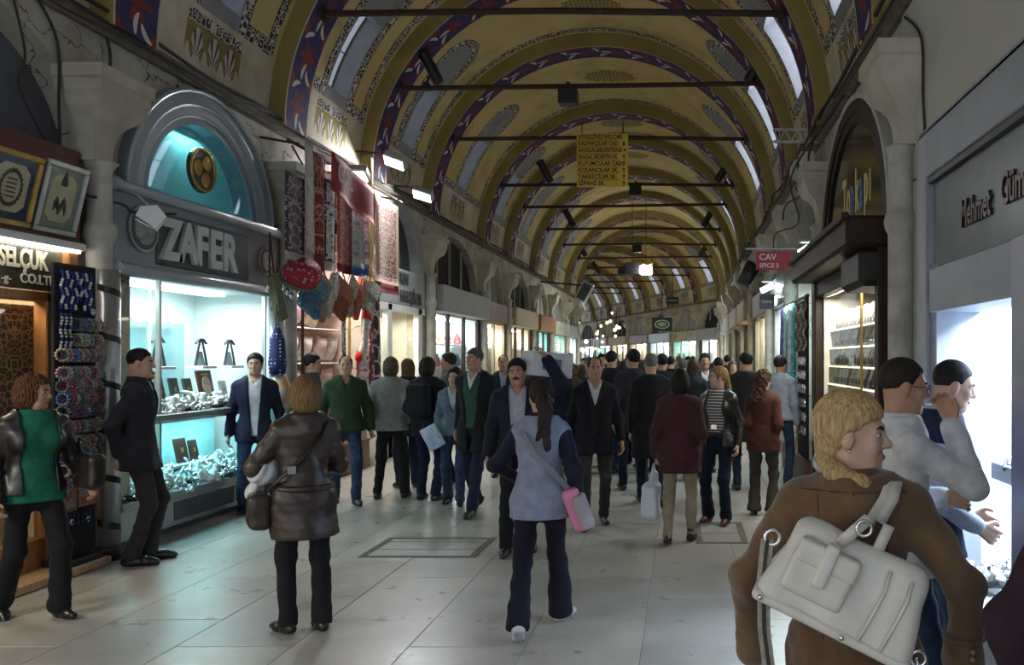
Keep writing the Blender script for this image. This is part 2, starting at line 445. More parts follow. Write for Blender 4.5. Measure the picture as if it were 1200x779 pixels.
# ================================================================ floor
fl = MB().box(-14, 6, -8, 80, -.12, -.003).build('floor', M_GROUT)
struct(fl, 'worn pale marble paving of the covered street')
TW, TL = 0.68, 1.05; NCOL = 10
tile_me = MB().bbox(-TW/2+.0018, TW/2-.0018, -TL/2+.0018, TL/2-.0018, -.05, 0, .0025).mesh('floor_tile', M_MARBLE)
rows = 29; ntile = 0; Y0 = 1.3
for c in range(NCOL):
    for r in range(rows):
        x = XL(0)+TW*(c+.5); y = Y0+TL*(r+.5)+(TL/2 if c % 2 else 0)
        o = link('floor_tile', tile_me, fl); o.location = (x, y, random.uniform(-.0015, .0015))
rest = MB()
for c in range(-6, NCOL+3):
    for r in range(-9, 74):
        x = XL(0)+TW*(c+.5); y = Y0+TL*(r+.5)+(TL/2 if c % 2 else 0)
        if 0 <= c < NCOL and 0 <= r < rows: continue
        if (c < 0 or c >= NCOL) and y < 40 and r >= 0 and (c < -2 or c > NCOL): continue
        rest.box(x-TW/2+.003, x+TW/2-.003, y-TL/2+.003, y+TL/2-.003, -.05, 0)
tag(rest.build('distant_paving', M_MARBLE, fl), kind='stuff')
# floor hatch frames let into the paving
M_HATCH = mat('gritty_hatch_frame', (.17, .16, .135), .95, var=.5, scale=40, bump=.5, bscale=90)
def hatch(px0, px1, y0, y1, label, cross=()):
    yc = (y0+y1)/2; e = empty('floor_hatch', ((px0+px1)/2, yc, 0), label=label, cat='hatch')
    for nm, a in (('frame_bar', (px0, px1, y0, y0+.06)), ('frame_bar', (px0, px1, y1-.06, y1)), ('frame_bar', (px0, px0+.06, y0+.06, y1-.06)), ('frame_bar', (px1-.06, px1, y0+.06, y1-.06))):
        MB().box(*a, -.02, .004).build(nm, M_HATCH, e)
    for k in cross: MB().box(px0+.06, px1-.06, k, k+.02, -.02, .003).build('cross_bar', M_HATCH, e)
    MB().bbox(px0+.065, px1-.065, y0+.065, y1-.065, -.02, .0025, .003).build('cover_slab', M_MARBLE, e)
hatch(.12, .60, 7.75, 8.75, 'rectangular floor hatch with gritty dark frame by the leather jacket woman', (8.2,))
hatch(-2.75, -1.75, 7.2, 8.0, 'worn rectangular floor slab with broken joints in mid street', (7.5, 7.8))

# ================================================================ vault
ceil = struct(empty('ceiling'), 'painted barrel vault in yellow plaster with patterned borders')
M_RIB = make_rib_mat()
NTH = 56
S0, S1, WA = .86, 2.25, .33
def ell(a, b, th): return a*math.cos(th), b*math.sin(th)
ths = [math.pi*i/NTH for i in range(NTH+1)]
svals = []
acc = 0
for i, th in enumerate(ths):
    if i: p, q = ell(VA, VB, ths[i-1]), ell(VA, VB, th); acc += math.hypot(p[0]-q[0], p[1]-q[1])
    svals.append(acc)
STOT = acc
_vm = {}
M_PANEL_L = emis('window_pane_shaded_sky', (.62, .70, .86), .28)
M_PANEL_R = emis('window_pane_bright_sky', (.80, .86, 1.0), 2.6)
M_REVEAL = mat('window_reveal_plaster', (.45, .46, .48), .8, var=.15)
nwin = 0
for bi in range(len(RIBS)-1):
    y0, y1 = RIBS[bi]+RIBW/2, RIBS[bi+1]-RIBW/2; L = y1-y0; yc = (y0+y1)/2
    key = round(L, 1)
    if key not in _vm: _vm[key] = make_vault_mat(L)
    ys = [y0, yc-WA, yc+WA, y1]
    verts = []; uvs = []; faces = []
    for j, y in enumerate(ys):
        for i, th in enumerate(ths):
            X, Z = ell(VA, VB, th); verts.append((cx(y)-X, y, ZS+Z)); uvs.append((y-yc, min(svals[i], STOT-svals[i])))
    n1 = NTH+1; iw = [i for i in range(NTH) if S0 <= svals[i] and svals[i+1] <= S1]
    ie = [NTH-1-i for i in iw]; hole = set(iw) | set(ie)
    for j in range(3):
        for i in range(NTH):
            if j == 1 and i in hole: continue
            faces.append((j*n1+i, j*n1+i+1, (j+1)*n1+i+1, (j+1)*n1+i))
    me = bpy.data.meshes.new('vault_bay'); me.from_pydata(verts, [], faces); me.materials.append(_vm[key])
    ul = me.uv_layers.new(name='UVMap')
    for lp in me.loops: ul.data[lp.index].uv = uvs[lp.vertex_index]
    me.polygons.foreach_set('use_smooth', [True]*len(me.polygons)); me.update()
    link('vault_bay', me, ceil)
    for side, idx in ((-1, iw), (1, ie)):
        lo, hi = min(idx), max(idx)+1
        def PT(i, y, dep):
            th = ths[i]; X, Z = ell(VA, VB, th); nx, nz = math.cos(th)/VA, math.sin(th)/VB; l = math.hypot(nx, nz)
            return (cx(y)-X-nx/l*dep, y, ZS+Z+nz/l*dep)
        ya, yb = ys[1], ys[2]; m = MB(); ii = list(range(lo, hi+1))
        D = .28
        for k in range(len(ii)-1):
            a, b = ii[k], ii[k+1]
            m.add([PT(a, ya, 0), PT(b, ya, 0), PT(b, ya, D), PT(a, ya, D)], [(0, 1, 2, 3)])
            m.add([PT(a, yb, 0), PT(b, yb, 0), PT(b, yb, D), PT(a, yb, D)], [(3, 2, 1, 0)])
        for a in (lo, hi): m.add([PT(a, ya, 0), PT(a, yb, 0), PT(a, yb, D), PT(a, ya, D)], [(0, 1, 2, 3)])
        wn = m.build('vault_window', M_REVEAL, ceil)
        g = MB()
        for k in range(len(ii)-1):
            a, b = ii[k], ii[k+1]
            g.add([PT(a, ya, D), PT(b, ya, D), PT(b, yb, D), PT(a, yb, D)], [(0, 1, 2, 3)])
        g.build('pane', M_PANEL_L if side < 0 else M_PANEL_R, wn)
        fr = MB()
        for i in (lo, (lo+hi)//2, hi): fr.tube([PT(i, ya, D-.02), PT(i, yb, D-.02)], .012, 4)
        for y in (ya+.01, yb-.01): fr.tube([PT(i, y, D-.02) for i in ii], .014, 4)
        fr.build('glazing_bar', M_SOOT, wn)
# ribs
def rib(y, name='rib_arch'):
    y0, y1 = y-RIBW/2, y+RIBW/2; verts = []; uvs = []; faces = []; mi = []
    a_s = [0.0]; acc = 0
    for i in range(1, NTH+1):
        p, q = ell(RA, RB, ths[i-1]), ell(RA, RB, ths[i]); acc += math.hypot(p[0]-q[0], p[1]-q[1]); a_s.append(acc)
    rows_ = [(y0, VA+.06, VB+.06), (y0, RA, RB), (y1, RA, RB), (y1, VA+.06, VB+.06)]
    for (yy, a, b) in rows_:
        for i, th in enumerate(ths):
            X, Z = ell(a, b, th); verts.append((cx(yy)-X, yy, ZS+Z)); uvs.append((yy-y, a_s[i]))
    n1 = NTH+1
    for j in range(3):
        for i in range(NTH): faces.append((j*n1+i, j*n1+i+1, (j+1)*n1+i+1, (j+1)*n1+i)); mi.append(1 if j == 1 else 0)
    me = bpy.data.meshes.new(name); me.from_pydata(verts, [], faces); me.materials.append(M_OLIVE); me.materials.append(M_RIB)
    me.polygons.foreach_set('material_index', mi); ul = me.uv_layers.new(name='UVMap')
    for lp in me.loops: ul.data[lp.index].uv = uvs[lp.vertex_index]
    me.update(); return link(name, me, ceil)
for y in RIBS: rib(y)

# ================================================================ side walls
ORD = ['first', 'second', 'third', 'fourth', 'fifth', 'sixth', 'seventh', 'eighth', 'ninth', 'tenth', 'eleventh', 'twelfth', 'thirteenth', 'fourteenth', 'fifteenth', 'sixteenth', 'seventeenth', 'eighteenth', 'nineteenth', 'twentieth', 'twenty-first', 'twenty-second', 'twenty-third', 'twenty-fourth']
def sh(m):                                       # follow the bend of the street
    m.v = [(x+cx(y)-CX, y, z) for x, y, z in m.v]; return m
WL = struct(empty('wall_left', (XL(0), 0, 0)), 'arcaded plaster wall along the jewellery and carpet shops')
WR = struct(empty('wall_right', (XR(0), 0, 0)), 'arcaded plaster wall along the dark wooden shop front')
def spandrel(side, y0, y1, r, zc, rz=None, zlo=3.2, x=None, dep=.30, material=None):
    x0 = (XL(0) if side < 0 else XR(0)) if x is None else x
    xb = x0-dep if side < 0 else x0+dep
    ym = (y0+y1)/2; inner = []; outer = []; n = 24; rz = rz or r; ztop = ZS+.06
    for i in range(n+1):
        a = math.pi*i/n; ca, sa = -math.cos(a), math.sin(a)
        inner.append((ym+r*ca, zc+rz*sa))
        t1 = ((y1-ym)/abs(ca)) if abs(ca) > 1e-6 else 1e9; t2 = (ztop-zc)/sa if sa > 1e-6 else 1e9
        tt = min(t1, t2); outer.append((ym+tt*ca, zc+tt*sa))
    m = MB().band(inner, outer, x0, xb)
    # fill the two upper corners (rays skip them) and the piers below
    for sgn, ye in ((-1, y0), (1, y1)):
        k = [i for i in range(n+1) if (outer[i][0]-ym)*sgn > 0]
        pts = [outer[i] for i in k]
        cand = [p for p in pts if abs(p[1]-ztop) < 1e-6 and abs(p[0]-ye) > 1e-6]
        cand2 = [p for p in pts if abs(p[0]-ye) < 1e-6]
        if cand and cand2:
            pa = max(cand, key=lambda p: (p[0]-ym)*sgn); pb = max(cand2, key=lambda p: p[1])
            m.prism([pa, (ye, ztop), pb], x0, xb)
        a, b = sorted((ye, ym+sgn*r))
        if zc > zlo: m.box(min(x0, xb), max(x0, xb), a, b, zlo, zc)
    return sh(m).build('spandrel_wall', material or M_PLASTER, WL if side < 0 else WR)
def pier(side, y, w_=.44, z1=3.2, dep=.30):
    x0 = XL(0) if side < 0 else XR(0); xb = x0-dep if side < 0 else x0+dep
    return sh(MB().box(min(x0, xb), max(x0, xb), y-w_/2, y+w_/2, 0, z1)).build('pier', M_PLASTER, WL if side < 0 else WR)
def capital(side, y, z0=3.32, z1=4.05, wt=.33, wb=.115, dt=.34, db=.13):
    """flared console capital with an S-curved flank"""
    x0 = XL(0) if side < 0 else XR(0); sg = 1 if side < 0 else -1
    prof = [(0, wb*1.25, db*1.3), (.035, wb*1.25, db*1.3), (.04, wb, db), (.12, wb*1.02, db*1.02), (.26, wb*1.12, db*1.1), (.38, wb*1.35, db*1.3), (.47, wb*1.75, db*1.7), (.54, wt*.80, dt*.82), (.62, wt*.90, dt*.92), (.70, wt*.93, dt*.95), (.72, wt*.97, dt*.98), (.84, wt*.98, dt*.98), (.86, wt*1.06, dt*1.05), (1, wt*1.06, dt*1.05)]
    m = MB(); vs = []; fs = []
    for f, w_, d_ in prof:
        z = z0+(z1-z0)*f
        vs += [(x0-sg*.05, y-w_, z), (x0+sg*d_, y-w_, z), (x0+sg*d_, y+w_, z), (x0-sg*.05, y+w_, z)]
    for k in range(len(prof)-1):
        for i in range(4): fs.append((k*4+i, k*4+(i+1) % 4, k*4+4+(i+1) % 4, k*4+4+i))
    fs += [(0, 1, 2, 3), tuple(range(len(vs)-4, len(vs)))]
    m.add(vs, fs); return auto_smooth(sh(m).build('capital', M_CAPITAL, WL if side < 0 else WR), 35)
def column(side, y, z0=0.0, z1=3.32, r=.10, ringz=(2.75,)):
    x = (XL(0)+.10) if side < 0 else (XR(0)-.10)
    prof = [(r*1.25, z0), (r*1.25, z0+.12), (r, z0+.16)]
    for q in ringz: prof += [(r, q-.10), (r*1.25, q-.05), (r*1.32, q), (r*1.2, q+.05), (r*.98, q+.08)]
    prof += [(r*.95, z1-.06), (r*1.2, z1-.03), (r*1.25, z1)]
    return auto_smooth(sh(MB().lathe(prof, 16, (x, y, 0))).build('column', M_PIPEWHITE, WL if side < 0 else WR), 40)
for side in (-1, 1):
    for k, y in enumerate(RIBS):
        if side > 0 and y < 6: continue
        pier(side, y)
        yc_ = y-(.33 if side < 0 else .85) if y < 8 else y
        if y > 5 and y < 60: capital(side, yc_); column(side, yc_)
    for k in range(len(RIBS)-1):
        if side > 0 and RIBS[k+1] < 6.5: continue
        y0, y1 = RIBS[k], RIBS[k+1]; r = (y1-y0)/2-.26
        spandrel(side, y0, y1, r, 3.2 if side < 0 else 3.2, rz=min(r, 1.12))
    # cornice ledge at the springing
    x0 = XL(0) if side < 0 else XR(0); sg = 1 if side < 0 else -1; m = MB()
    ys = [-5]+[y for y in range(1, 41, 3)]+[41, 45, 50, 56, 62, 69]
    prof = [(-.05, ZS-.05), (.05, ZS-.05), (.09, ZS-.01), (.13, ZS+.0), (.13, ZS+.05), (-.05, ZS+.06)]
    vs = [(cx(y)-CX+x0+sg*a, y, z) for y in ys for a, z in prof]; n = len(prof)
    m.add(vs, [(k*n+i, k*n+(i+1) % n, (k+1)*n+(i+1) % n, (k+1)*n+i) for k in range(len(ys)-1) for i in range(n)])
    m.build('cornice', M_SOOT, WL if side < 0 else WR)
    # backing so that no sky shows behind the shops
    bm_ = MB(); xb = x0-sg*2.2
    for a, b in ((-8, 41), (41, 72)):
        bm_.add([(cx(a)-CX+xb, a, -.1), (cx(b)-CX+xb, b, -.1), (cx(b)-CX+xb, b, 9), (cx(a)-CX+xb, a, 9)], [(0, 1, 2, 3)])
        bm_.add([(cx(a)-CX+xb, a, ZS+.3), (cx(b)-CX+xb, b, ZS+.3), (cx(b)-CX+x0, b, ZS+.3), (cx(a)-CX+x0, a, ZS+.3)], [(0, 1, 2, 3)])
    bm_.build('backing_wall', M_DARK, WL if side < 0 else WR)

# ================================================================ tie rods
ROD_Z = 5.95
for k, y in enumerate(RIBS):
    if y < 9 or y > 58: continue
    th = math.asin((ROD_Z-ZS)/RB); hx = RA*math.cos(th)+.02
    z1 = ROD_Z+(0.05 if k % 3 == 0 else -.03)
    m = MB().tube([(cx(y)-hx, y-.1, ROD_Z-.03), (cx(y), y-.12, ROD_Z), (cx(y)+hx, y-.1, z1)], .05, 8, flat=.8)
    j = k-5
    e = empty('tie_rod', (cx(y), y, ROD_Z), label=f'{ORD[j]} rusty iron tie rod across the vault counting away from viewer', cat='tie rod', group='iron tie rods')
    m.build('bar', M_IRON, e)
    for sx in (-1, 1): MB().lathe([(.11, -.02), (.11, .02)], 10, (0, 0, 0), M=Matrix.Translation((cx(y)+sx*(hx-.05), y-.1, ROD_Z-.03 if sx < 0 else z1)) @ Matrix.Rotation(math.pi/2, 4, 'Y')).build('anchor_plate', M_IRON, e)
# ================================================================ shared shop materials
def rugmat(name, base, acc, light, sc=9.0, border=None, thr=.5):
    if name in _M: return _M[name]
    t = NT(name); vec, u, v = t.uv()
    mp = t.n('ShaderNodeMapping'); t.t.links.new(vec, mp.inputs['Vector']); mp.inputs['Scale'].default_value = (1, 2.2, 1)
    # mirror across the middle so that the motif is symmetrical
    au = t.ma('ABSOLUTE', t.ma('SUBTRACT', u, .5)); cb = t.n('ShaderNodeCombineXYZ'); t.put(cb.inputs[0], au); t.put(cb.inputs[1], t.ma('MULTIPLY', v, 2.6))
    f1 = t.voro(sc, cb.outputs[0], 'F1'); e1 = t.voro(sc*.6, cb.outputs[0], 'DISTANCE_TO_EDGE'); e2 = t.voro(sc*1.7, cb.outputs[0], 'F1')
    c = t.mix(t.ma('LESS_THAN', f1, .34), base, acc)
    c = t.mix(t.ma('LESS_THAN', e1, .06), c, light)
    c = t.mix(t.ma('LESS_THAN', e2, .2), c, light)
    ed = t.ma('MAXIMUM', t.ma('GREATER_THAN', au, .40), t.ma('GREATER_THAN', t.ma('ABSOLUTE', t.ma('SUBTRACT', v, .5)), .46))
    c = t.mix(ed, c, t.mix(t.ma('LESS_THAN', e2, .33), border or acc, light))
    t.bump(t.noise(160, 2), .5, .004); t.b.inputs['Sheen Weight'].default_value = .2
    _M[name] = t.fin(c, .95, spec=.1); return _M[name]
def sheet(name, O, U, V, mat_, parent=None, nu=6, nv=10, wave=.02, th=.012, nw=2.0, ph=0.0, uvr=(0, 1, 0, 1)):
    """cloth panel with thickness: O corner, U/V edge vectors, gently waved along its normal"""
    O, U, V = Vector(O), Vector(U), Vector(V); N = U.cross(V).normalized(); vs = []; uv = []; fs = []
    for side in (0, 1):
        for j in range(nv+1):
            for i in range(nu+1):
                a, b = i/nu, j/nv; q = wave*math.sin(a*math.pi*2*nw+ph)*(.35+.65*(1-b))
                vs.append(O+U*a+V*b+N*(q-th*side)); uv.append((uvr[0]+(uvr[1]-uvr[0])*a, uvr[2]+(uvr[3]-uvr[2])*b))
    n1 = nu+1; K = n1*(nv+1)
    for j in range(nv):
        for i in range(nu):
            a = j*n1+i; fs.append((a, a+1, a+n1+1, a+n1)); fs.append((K+a, K+a+n1, K+a+n1+1, K+a+1))
    for j in range(nv):
        for i in (0, nu): a = j*n1+i; fs.append((a, a+n1, K+a+n1, K+a))
    for i in range(nu):
        for j in (0, nv): a = j*n1+i; fs.append((a, a+1, K+a+1, K+a))
    me = bpy.data.meshes.new(name); me.from_pydata(vs, [], fs); me.materials.append(mat_)
    ul = me.uv_layers.new(name='UVMap')
    for lp in me.loops: ul.data[lp.index].uv = uv[lp.vertex_index]
    me.polygons.foreach_set('use_smooth', [True]*len(me.polygons)); me.update()
    return link(name, me, parent)
M_WOOD = None
def woodmat(name, c1, c2, rough=.4, ax=2, sc=3.0):
    if name in _M: return _M[name]
    t = NT(name); o = t.obj()[0]; mp = t.n('ShaderNodeMapping'); t.t.links.new(o, mp.inputs['Vector'])
    s = [14, 14, 14]; s[ax] = 1.0; mp.inputs['Scale'].default_value = s
    f = t.noise(sc, 5, mp.outputs[0]); c = t.ramp(f, [(.3, c1), (.7, c2)]); t.bump(f, .1, .003)
    _M[name] = t.fin(c, rough); return _M[name]
W_ORANGE = woodmat('orange_varnished_wood', (.22, .085, .022), (.46, .20, .065))
W_RED = woodmat('red_brown_wood', (.085, .024, .012), (.16, .05, .022), ax=1)
W_DARK = woodmat('dark_walnut', (.012, .007, .005), (.045, .024, .015), .5, ax=1); W_DARK.node_tree.nodes['Principled BSDF'].inputs['Specular IOR Level'].default_value = .25
M_GOLD = mat('gilt', (.55, .36, .10), .38, metal=.7, var=.3)
M_SILVER = mat('polished_silver', (.86, .88, .90), .18, metal=1.0, var=.1)
M_PEARL = mat('white_jewellery', (.82, .84, .84), .25, var=.3, scale=40, metal=.2)
M_WHITE = mat('white_lacquer', (.80, .82, .82), .4, var=.05)
M_PANE = glass('clear_shop_glass', (.97, .99, .98), .025)
M_PANEDARK = glass('dusty_dark_glass', (.35, .40, .45), .12)
M_ALU = mat('brushed_aluminium', (.50, .52, .54), .32, metal=.75, var=.12)
M_ZGREY = mat('blue_grey_enamel', (.27, .32, .37), .38, metal=.25, var=.10, scale=2)
M_ZLIGHT = mat('light_grey_enamel', (.43, .48, .52), .35, metal=.3, var=.10, scale=2)
M_ZDARK = mat('charcoal_enamel', (.075, .095, .098), .5, var=.15)
M_CREAMTXT = mat('cream_lettering', (.80, .74, .55), .5, var=.05)
M_BOXBROWN = mat('brown_leatherette', (.06, .018, .014), .45)
M_TEAL = mat('teal_backing', (.30, .55, .56), .5, var=.10)
M_BLACKTXT = mat('black_lettering', (.02, .02, .022), .5)

# ================================================================ 1. shop with the wooden door (far left)
xw = XL(0)
sh1 = empty('carpet_shop_front', (xw, 6.4, 0), label='wooden shop front with glazed door and fascia lettering beside the bead rack', cat='shop front')
MB().bbox(xw-.02, xw+.05, 5.0, 7.02, 2.62, 3.38, .01).build('fascia_board', W_RED, sh1)
MB().bbox(xw-.02, xw+.10, 5.0, 7.02, 2.56, 2.62, .01).build('lamp_housing', M_WHITE, sh1)
MB().bbox(xw+.02, xw+.08, 5.0, 6.98, 2.535, 2.56, .005).build('lamp_tube', emis('fascia_tube_light', (1, .93, .85), 9), sh1)
MB().box(xw+.0, xw+.012, 5.0, 6.95, 2.2, 2.53).build('sign_glass', mat('sign_glass_olive', (.10, .105, .07), .12, var=.5, scale=2.5, spec=.8), sh1)
text('lettering', 'SELÇUK', .20, M_CREAMTXT, sh1, (xw+.016, 6.22, 2.37), R_LEFT, .003, .006, .68)
text('lettering', 'CO.LTD', .105, M_CREAMTXT, sh1, (xw+.016, 6.42, 2.255), R_LEFT, .002, .002, 1.0)
text('lettering', '-g-', .09, M_CREAMTXT, sh1, (xw+.016, 6.24, 2.25), R_LEFT, .002, .001)
# painted fruit-coloured motif on the sign corner
MB().sphere((xw+.014, 6.86, 2.27), (.008, .09, .05)).build('painted_motif', mat('painted_ochre', (.50, .34, .08), .6, var=.6, scale=20), sh1)
for (a, b, c, d) in ((5.6, 5.68, 0.06, 2.2), (6.62, 6.72, 0.06, 2.2), (6.86, 6.97, 0.0, 2.56)):
    MB().bbox(xw-.04, xw+.07, a, b, c, d, .008).build('door_post', W_ORANGE, sh1)
MB().bbox(xw-.04, xw+.07, 5.0, 6.90, 2.12, 2.2, .008).build('door_head', W_ORANGE, sh1)
MB().bbox(xw-.04, xw+.06, 5.68, 6.62, .06, .30, .008).build('door_rail', W_ORANGE, sh1)
MB().box(xw+.0, xw+.01, 5.68, 6.86, .30, 2.12).build('door_pane', M_PANE, sh1)
MB().bbox(xw-1.2, xw+.32, 4.6, 7.0, 0, .07, .01).build('threshold', woodmat('pale_threshold_wood', (.35, .22, .11), (.52, .36, .20)), sh1)
MB().box(xw-1.25, xw-1.2, 4.6, 7.1, 0, 2.6).box(xw-1.2, xw-.04, 7.02, 7.06, 0, 2.6).box(xw-1.2, xw, 4.6, 7.1, 2.6, 2.64).build('interior_lining', mat('warm_shop_wall', (.55, .45, .30), .7), sh1)
MB().bbox(xw-.95, xw-.45, 5.7, 6.9, 1.12, 1.15, .005).build('glass_shelf', M_WHITE, sh1)
l = area('shop_lamp', (xw-.5, 6.2, 2.5), .5, 26, (1, .82, .58)); 
rg = sheet('hanging_carpet', (xw-.16, 6.36, 1.22), (0, .46, 0), (0, 0, .88), rugmat('persian_rug_brown', (.10, .055, .03), (.20, .13, .07), (.42, .34, .20), 10), wave=.008)
tag(rg, 'fringed brown oriental carpet hanging behind the wooden door glass', 'carpet')
sheet('carpet', (xw-.30, 5.75, .4), (0, .40, 0), (0, 0, 1.6), rugmat('persian_rug_red', (.22, .05, .03), (.08, .03, .05), (.5, .4, .25), 9), wave=.01)
tag(bpy.data.objects['carpet'], 'red carpet hanging deep behind the wooden door', 'carpet')
for k in range(3):
    m = MB().lathe([(.0, 0), (.05, .0), (.075, .05), (.06, .12), (.035, .16), (.045, .2), (.0, .2)], 12, (xw-.6, 5.95+.27*k, 1.15))
    tag(auto_smooth(m.build('vase', mat('brass_vase', (.5, .36, .14), .3, metal=.6))), f'{["leftmost","middle","rightmost"][k]} small brass vase on the glass shelf behind the wooden door', 'vase', 'vases behind the door')
for k, (a, b) in enumerate(((6.28, .3), (6.52, .28))):
    o = sheet('folded_shawl', (xw-.13, a, .62), (0, .2, 0), (0, 0, .42), rugmat(f'shawl_{k}', (.45, .40, .30), (.35, .12, .12), (.62, .58, .48), 7), wave=.02)
    tag(o, ['pale folded shawl draped low behind the wooden door', 'pale rosy folded shawl low behind the wooden door edge'][k], 'shawl')
# framed pictures leaning out from the fascia
def framed(y0, y1, z0, z1, mount, kind, label):
    e = empty('framed_picture', (xw+.05, (y0+y1)/2, z0), label=label, cat='picture')
    T = Matrix.Translation((xw+.06, 0, z0)) @ Matrix.Rotation(math.radians(13), 4, 'Y')
    H = z1-z0; fw = .045; g = M_GOLD if kind == 0 else M_ALU
    for a in ((y0, y1, 0, fw), (y0, y1, H-fw, H), (y0, y0+fw, fw, H-fw), (y1-fw, y1, fw, H-fw)):
        MB().bbox(-.0, .035, a[0], a[1], a[2], a[3], .008, M=T).build('frame_side', g, e)
    MB().box(.004, .014, y0+fw, y1-fw, fw, H-fw, M=T).build('mount', mount, e)
    yc, zc = (y0+y1)/2, H/2; a_, b_ = (y1-y0)/2-fw-.045, H/2-fw-.05
    oc = [(yc-a_, zc-b_*.7), (yc-a_*.6, zc-b_), (yc+a_*.6, zc-b_), (yc+a_, zc-b_*.7), (yc+a_, zc+b_*.7), (yc+a_*.6, zc+b_), (yc-a_*.6, zc+b_), (yc-a_, zc+b_*.7)]
    MB().prism(oc, .014, .017, M=T).build('parchment', mat('parchment', (.62, .55, .36), .7), e)
    ink = mat('sepia_ink', (.10, .07, .05), .7); m = MB()
    if kind == 0:
        for i in range(22):
            t_ = 2*math.pi*i/22; m.sphere((.018, yc+math.cos(t_)*a_*.62, zc+math.sin(t_)*b_*.72), (.002, .017, .02), 6, 4, M=T)
        for j in range(5): m.box(.017, .019, yc-a_*.3, yc+a_*.3, zc-.07+.032*j, zc-.058+.032*j, M=T)
    else:
        for i in range(9): m.sphere((.018, yc-.06+.015*i, zc-.06+.03*math.sin(i*1.3)), (.002, .012, .05), 6, 4, M=T)
        m.prism([(yc-.035, zc+.10), (yc+.035, zc+.10), (yc+.03, zc+.15), (yc, zc+.22), (yc-.03, zc+.15)], .017, .019, M=T)
    m.build('ornament', ink, e)
    MB().box(.022, .024, y0+fw*.9, y1-fw*.9, fw*.9, H-fw*.9, M=T).build('glazing', M_PANE, e)
framed(5.93, 6.42, 2.66, 3.20, mat('navy_mount', (.03, .05, .11), .6), 0, 'gilt framed oval calligraphy on navy mount above the fascia lettering')
framed(6.45, 6.90, 2.66, 3.22, mat('grey_mount', (.30, .32, .28), .6), 1, 'silver framed ink drawing of a minaret beside the gilt frame')
# grey lunette above
MB().box(xw-.28, xw-.25, 4.6, 7.4, 3.2, 4.4).build('lunette_panel', mat('grey_lunette', (.14, .15, .17), .6, var=.2), sh1)
# near shop bays beside and behind the camera
for (a, b) in ((-4.8, -2.0), (-1.6, 1.2), (1.6, 4.3)):
    e = empty('neighbour_shop_front', (xw, (a+b)/2, 0), label=f'lit shop front {["far behind", "just behind", "beside"][0 if a < -3 else 1 if a < 0 else 2]} the viewer on the carpet side', cat='shop front')
    MB().box(xw-.9, xw-.86, a, b, 0, 3.2).box(xw-.9, xw, a, b, 3.15, 3.2).box(xw-.9, xw, a-.02, a, 0, 3.2).box(xw-.9, xw, b, b+.02, 0, 3.2).build('interior', M_WHITE, e)
    MB().bbox(xw-.05, xw+.05, a, b, 2.5, 3.2, .02).build('fascia', M_ZGREY, e)
    area('shop_lamp', (xw-.35, (a+b)/2, 2.45), .5, 60, (1, .93, .82))  # unseen lamp, added to fill the street with light

# ================================================================ 2. bead and bracelet rack
rk = empty('bracelet_rack', (-4.78, 6.78, 0), label='tall black rack of bead bracelets in front of the striped metal post', cat='rack')
rx, ry0, ry1 = -4.80, 6.52, 6.98
MB().bbox(rx-.03, rx, ry0, ry1, .12, 2.42, .005).build('board', mat('black_velvet', (.012, .012, .016), .9), rk)
MB().bbox(rx-.16, rx+.10, ry0+.05, ry1-.05, 0, .12, .01).build('base', M_BLACK, rk)
bcols = [(.45, .16, .20), (.10, .25, .55), (.60, .55, .45), (.20, .45, .42), (.30, .10, .28), (.50, .42, .25), (.55, .30, .35), (.16, .16, .2), (.62, .6, .62), (.5, .08, .12)]
bm_list = []
for k, c in enumerate(bcols):
    mm = mat(f'beads_{k}', c, .3, var=.75, scale=70, col2=tuple(min(1, q*.35+.03) for q in c)); m = MB()
    M0 = Matrix.Rotation(math.pi/2, 3, 'X').to_4x4() @ Matrix.Rotation(.0, 4, 'X')
    for q in range(12):
        a = 2*math.pi*q/12; m.sphere((math.cos(a)*.030, 0, math.sin(a)*.036), (.0105, .012, .0105), 6, 4)
    bm_list.append(m.mesh('bracelet', mm, True))
rowz = [1.98, 1.86, 1.74, 1.60, 1.50, 1.40, 1.30, 1.18, 1.06, .96, .85, .74]
cn = ['rosy', 'blue', 'ivory', 'teal', 'plum', 'sandy', 'pink', 'black', 'silver', 'red']
for i, z in enumerate(rowz):
    MB().tube([(rx+.03, ry0+.02, z), (rx+.03, ry1-.02, z)], .006, 5).build('peg_bar', M_BLACK, rk)
    for j in range(11):
        if i < 2 and j < 4: continue
        ci = random.randrange(len(bcols)); o = link('bracelet', bm_list[ci]); o.location = (rx+.04, ry0+.035+.038*j+random.uniform(-.006, .006), z-.034)
        o.rotation_euler = (0, random.uniform(-.2, .2), random.uniform(.2, .7)); o.scale = (1.35, 1.6, 1.25)
        tag(o, f'{cn[ci]} bead bracelet hanging in the {ORD[i]} row down the black rack, {ORD[j]} from the door', 'bracelet', 'bead bracelets on the rack')
blue_m = [mat('cobalt_beads', (.03, .05, .35), .2), mat('white_glass_beads', (.7, .72, .75), .2)]
for k in range(7):
    m = MB(); y = ry0+.04+k*.052; L = .30 if k != 4 else .22
    for q in range(14): m.sphere((rx+.03, y+.012*math.sin(q*.9), 2.35-q*L/14), .013, 6, 4, mi=(q//3+k) % 2)
    o = m.build('bead_necklace', blue_m, None, True); tag(o, f'{ORD[k]} blue and white bead necklace from the post on top of black rack', 'necklace', 'necklaces on the rack')
for k in range(3):
    m = MB(); y = ry0+.03+k*.05
    for q in range(12): m.sphere((rx+.03, y+.008*math.sin(q), 2.02-q*.024), .012, 6, 4, mi=1 if q % 4 else 0)
    tag(m.build('bead_necklace', blue_m, None, True), f'{ORD[k]} short pale bead necklace on the black rack below the blue ones', 'necklace', 'short necklaces on the rack')
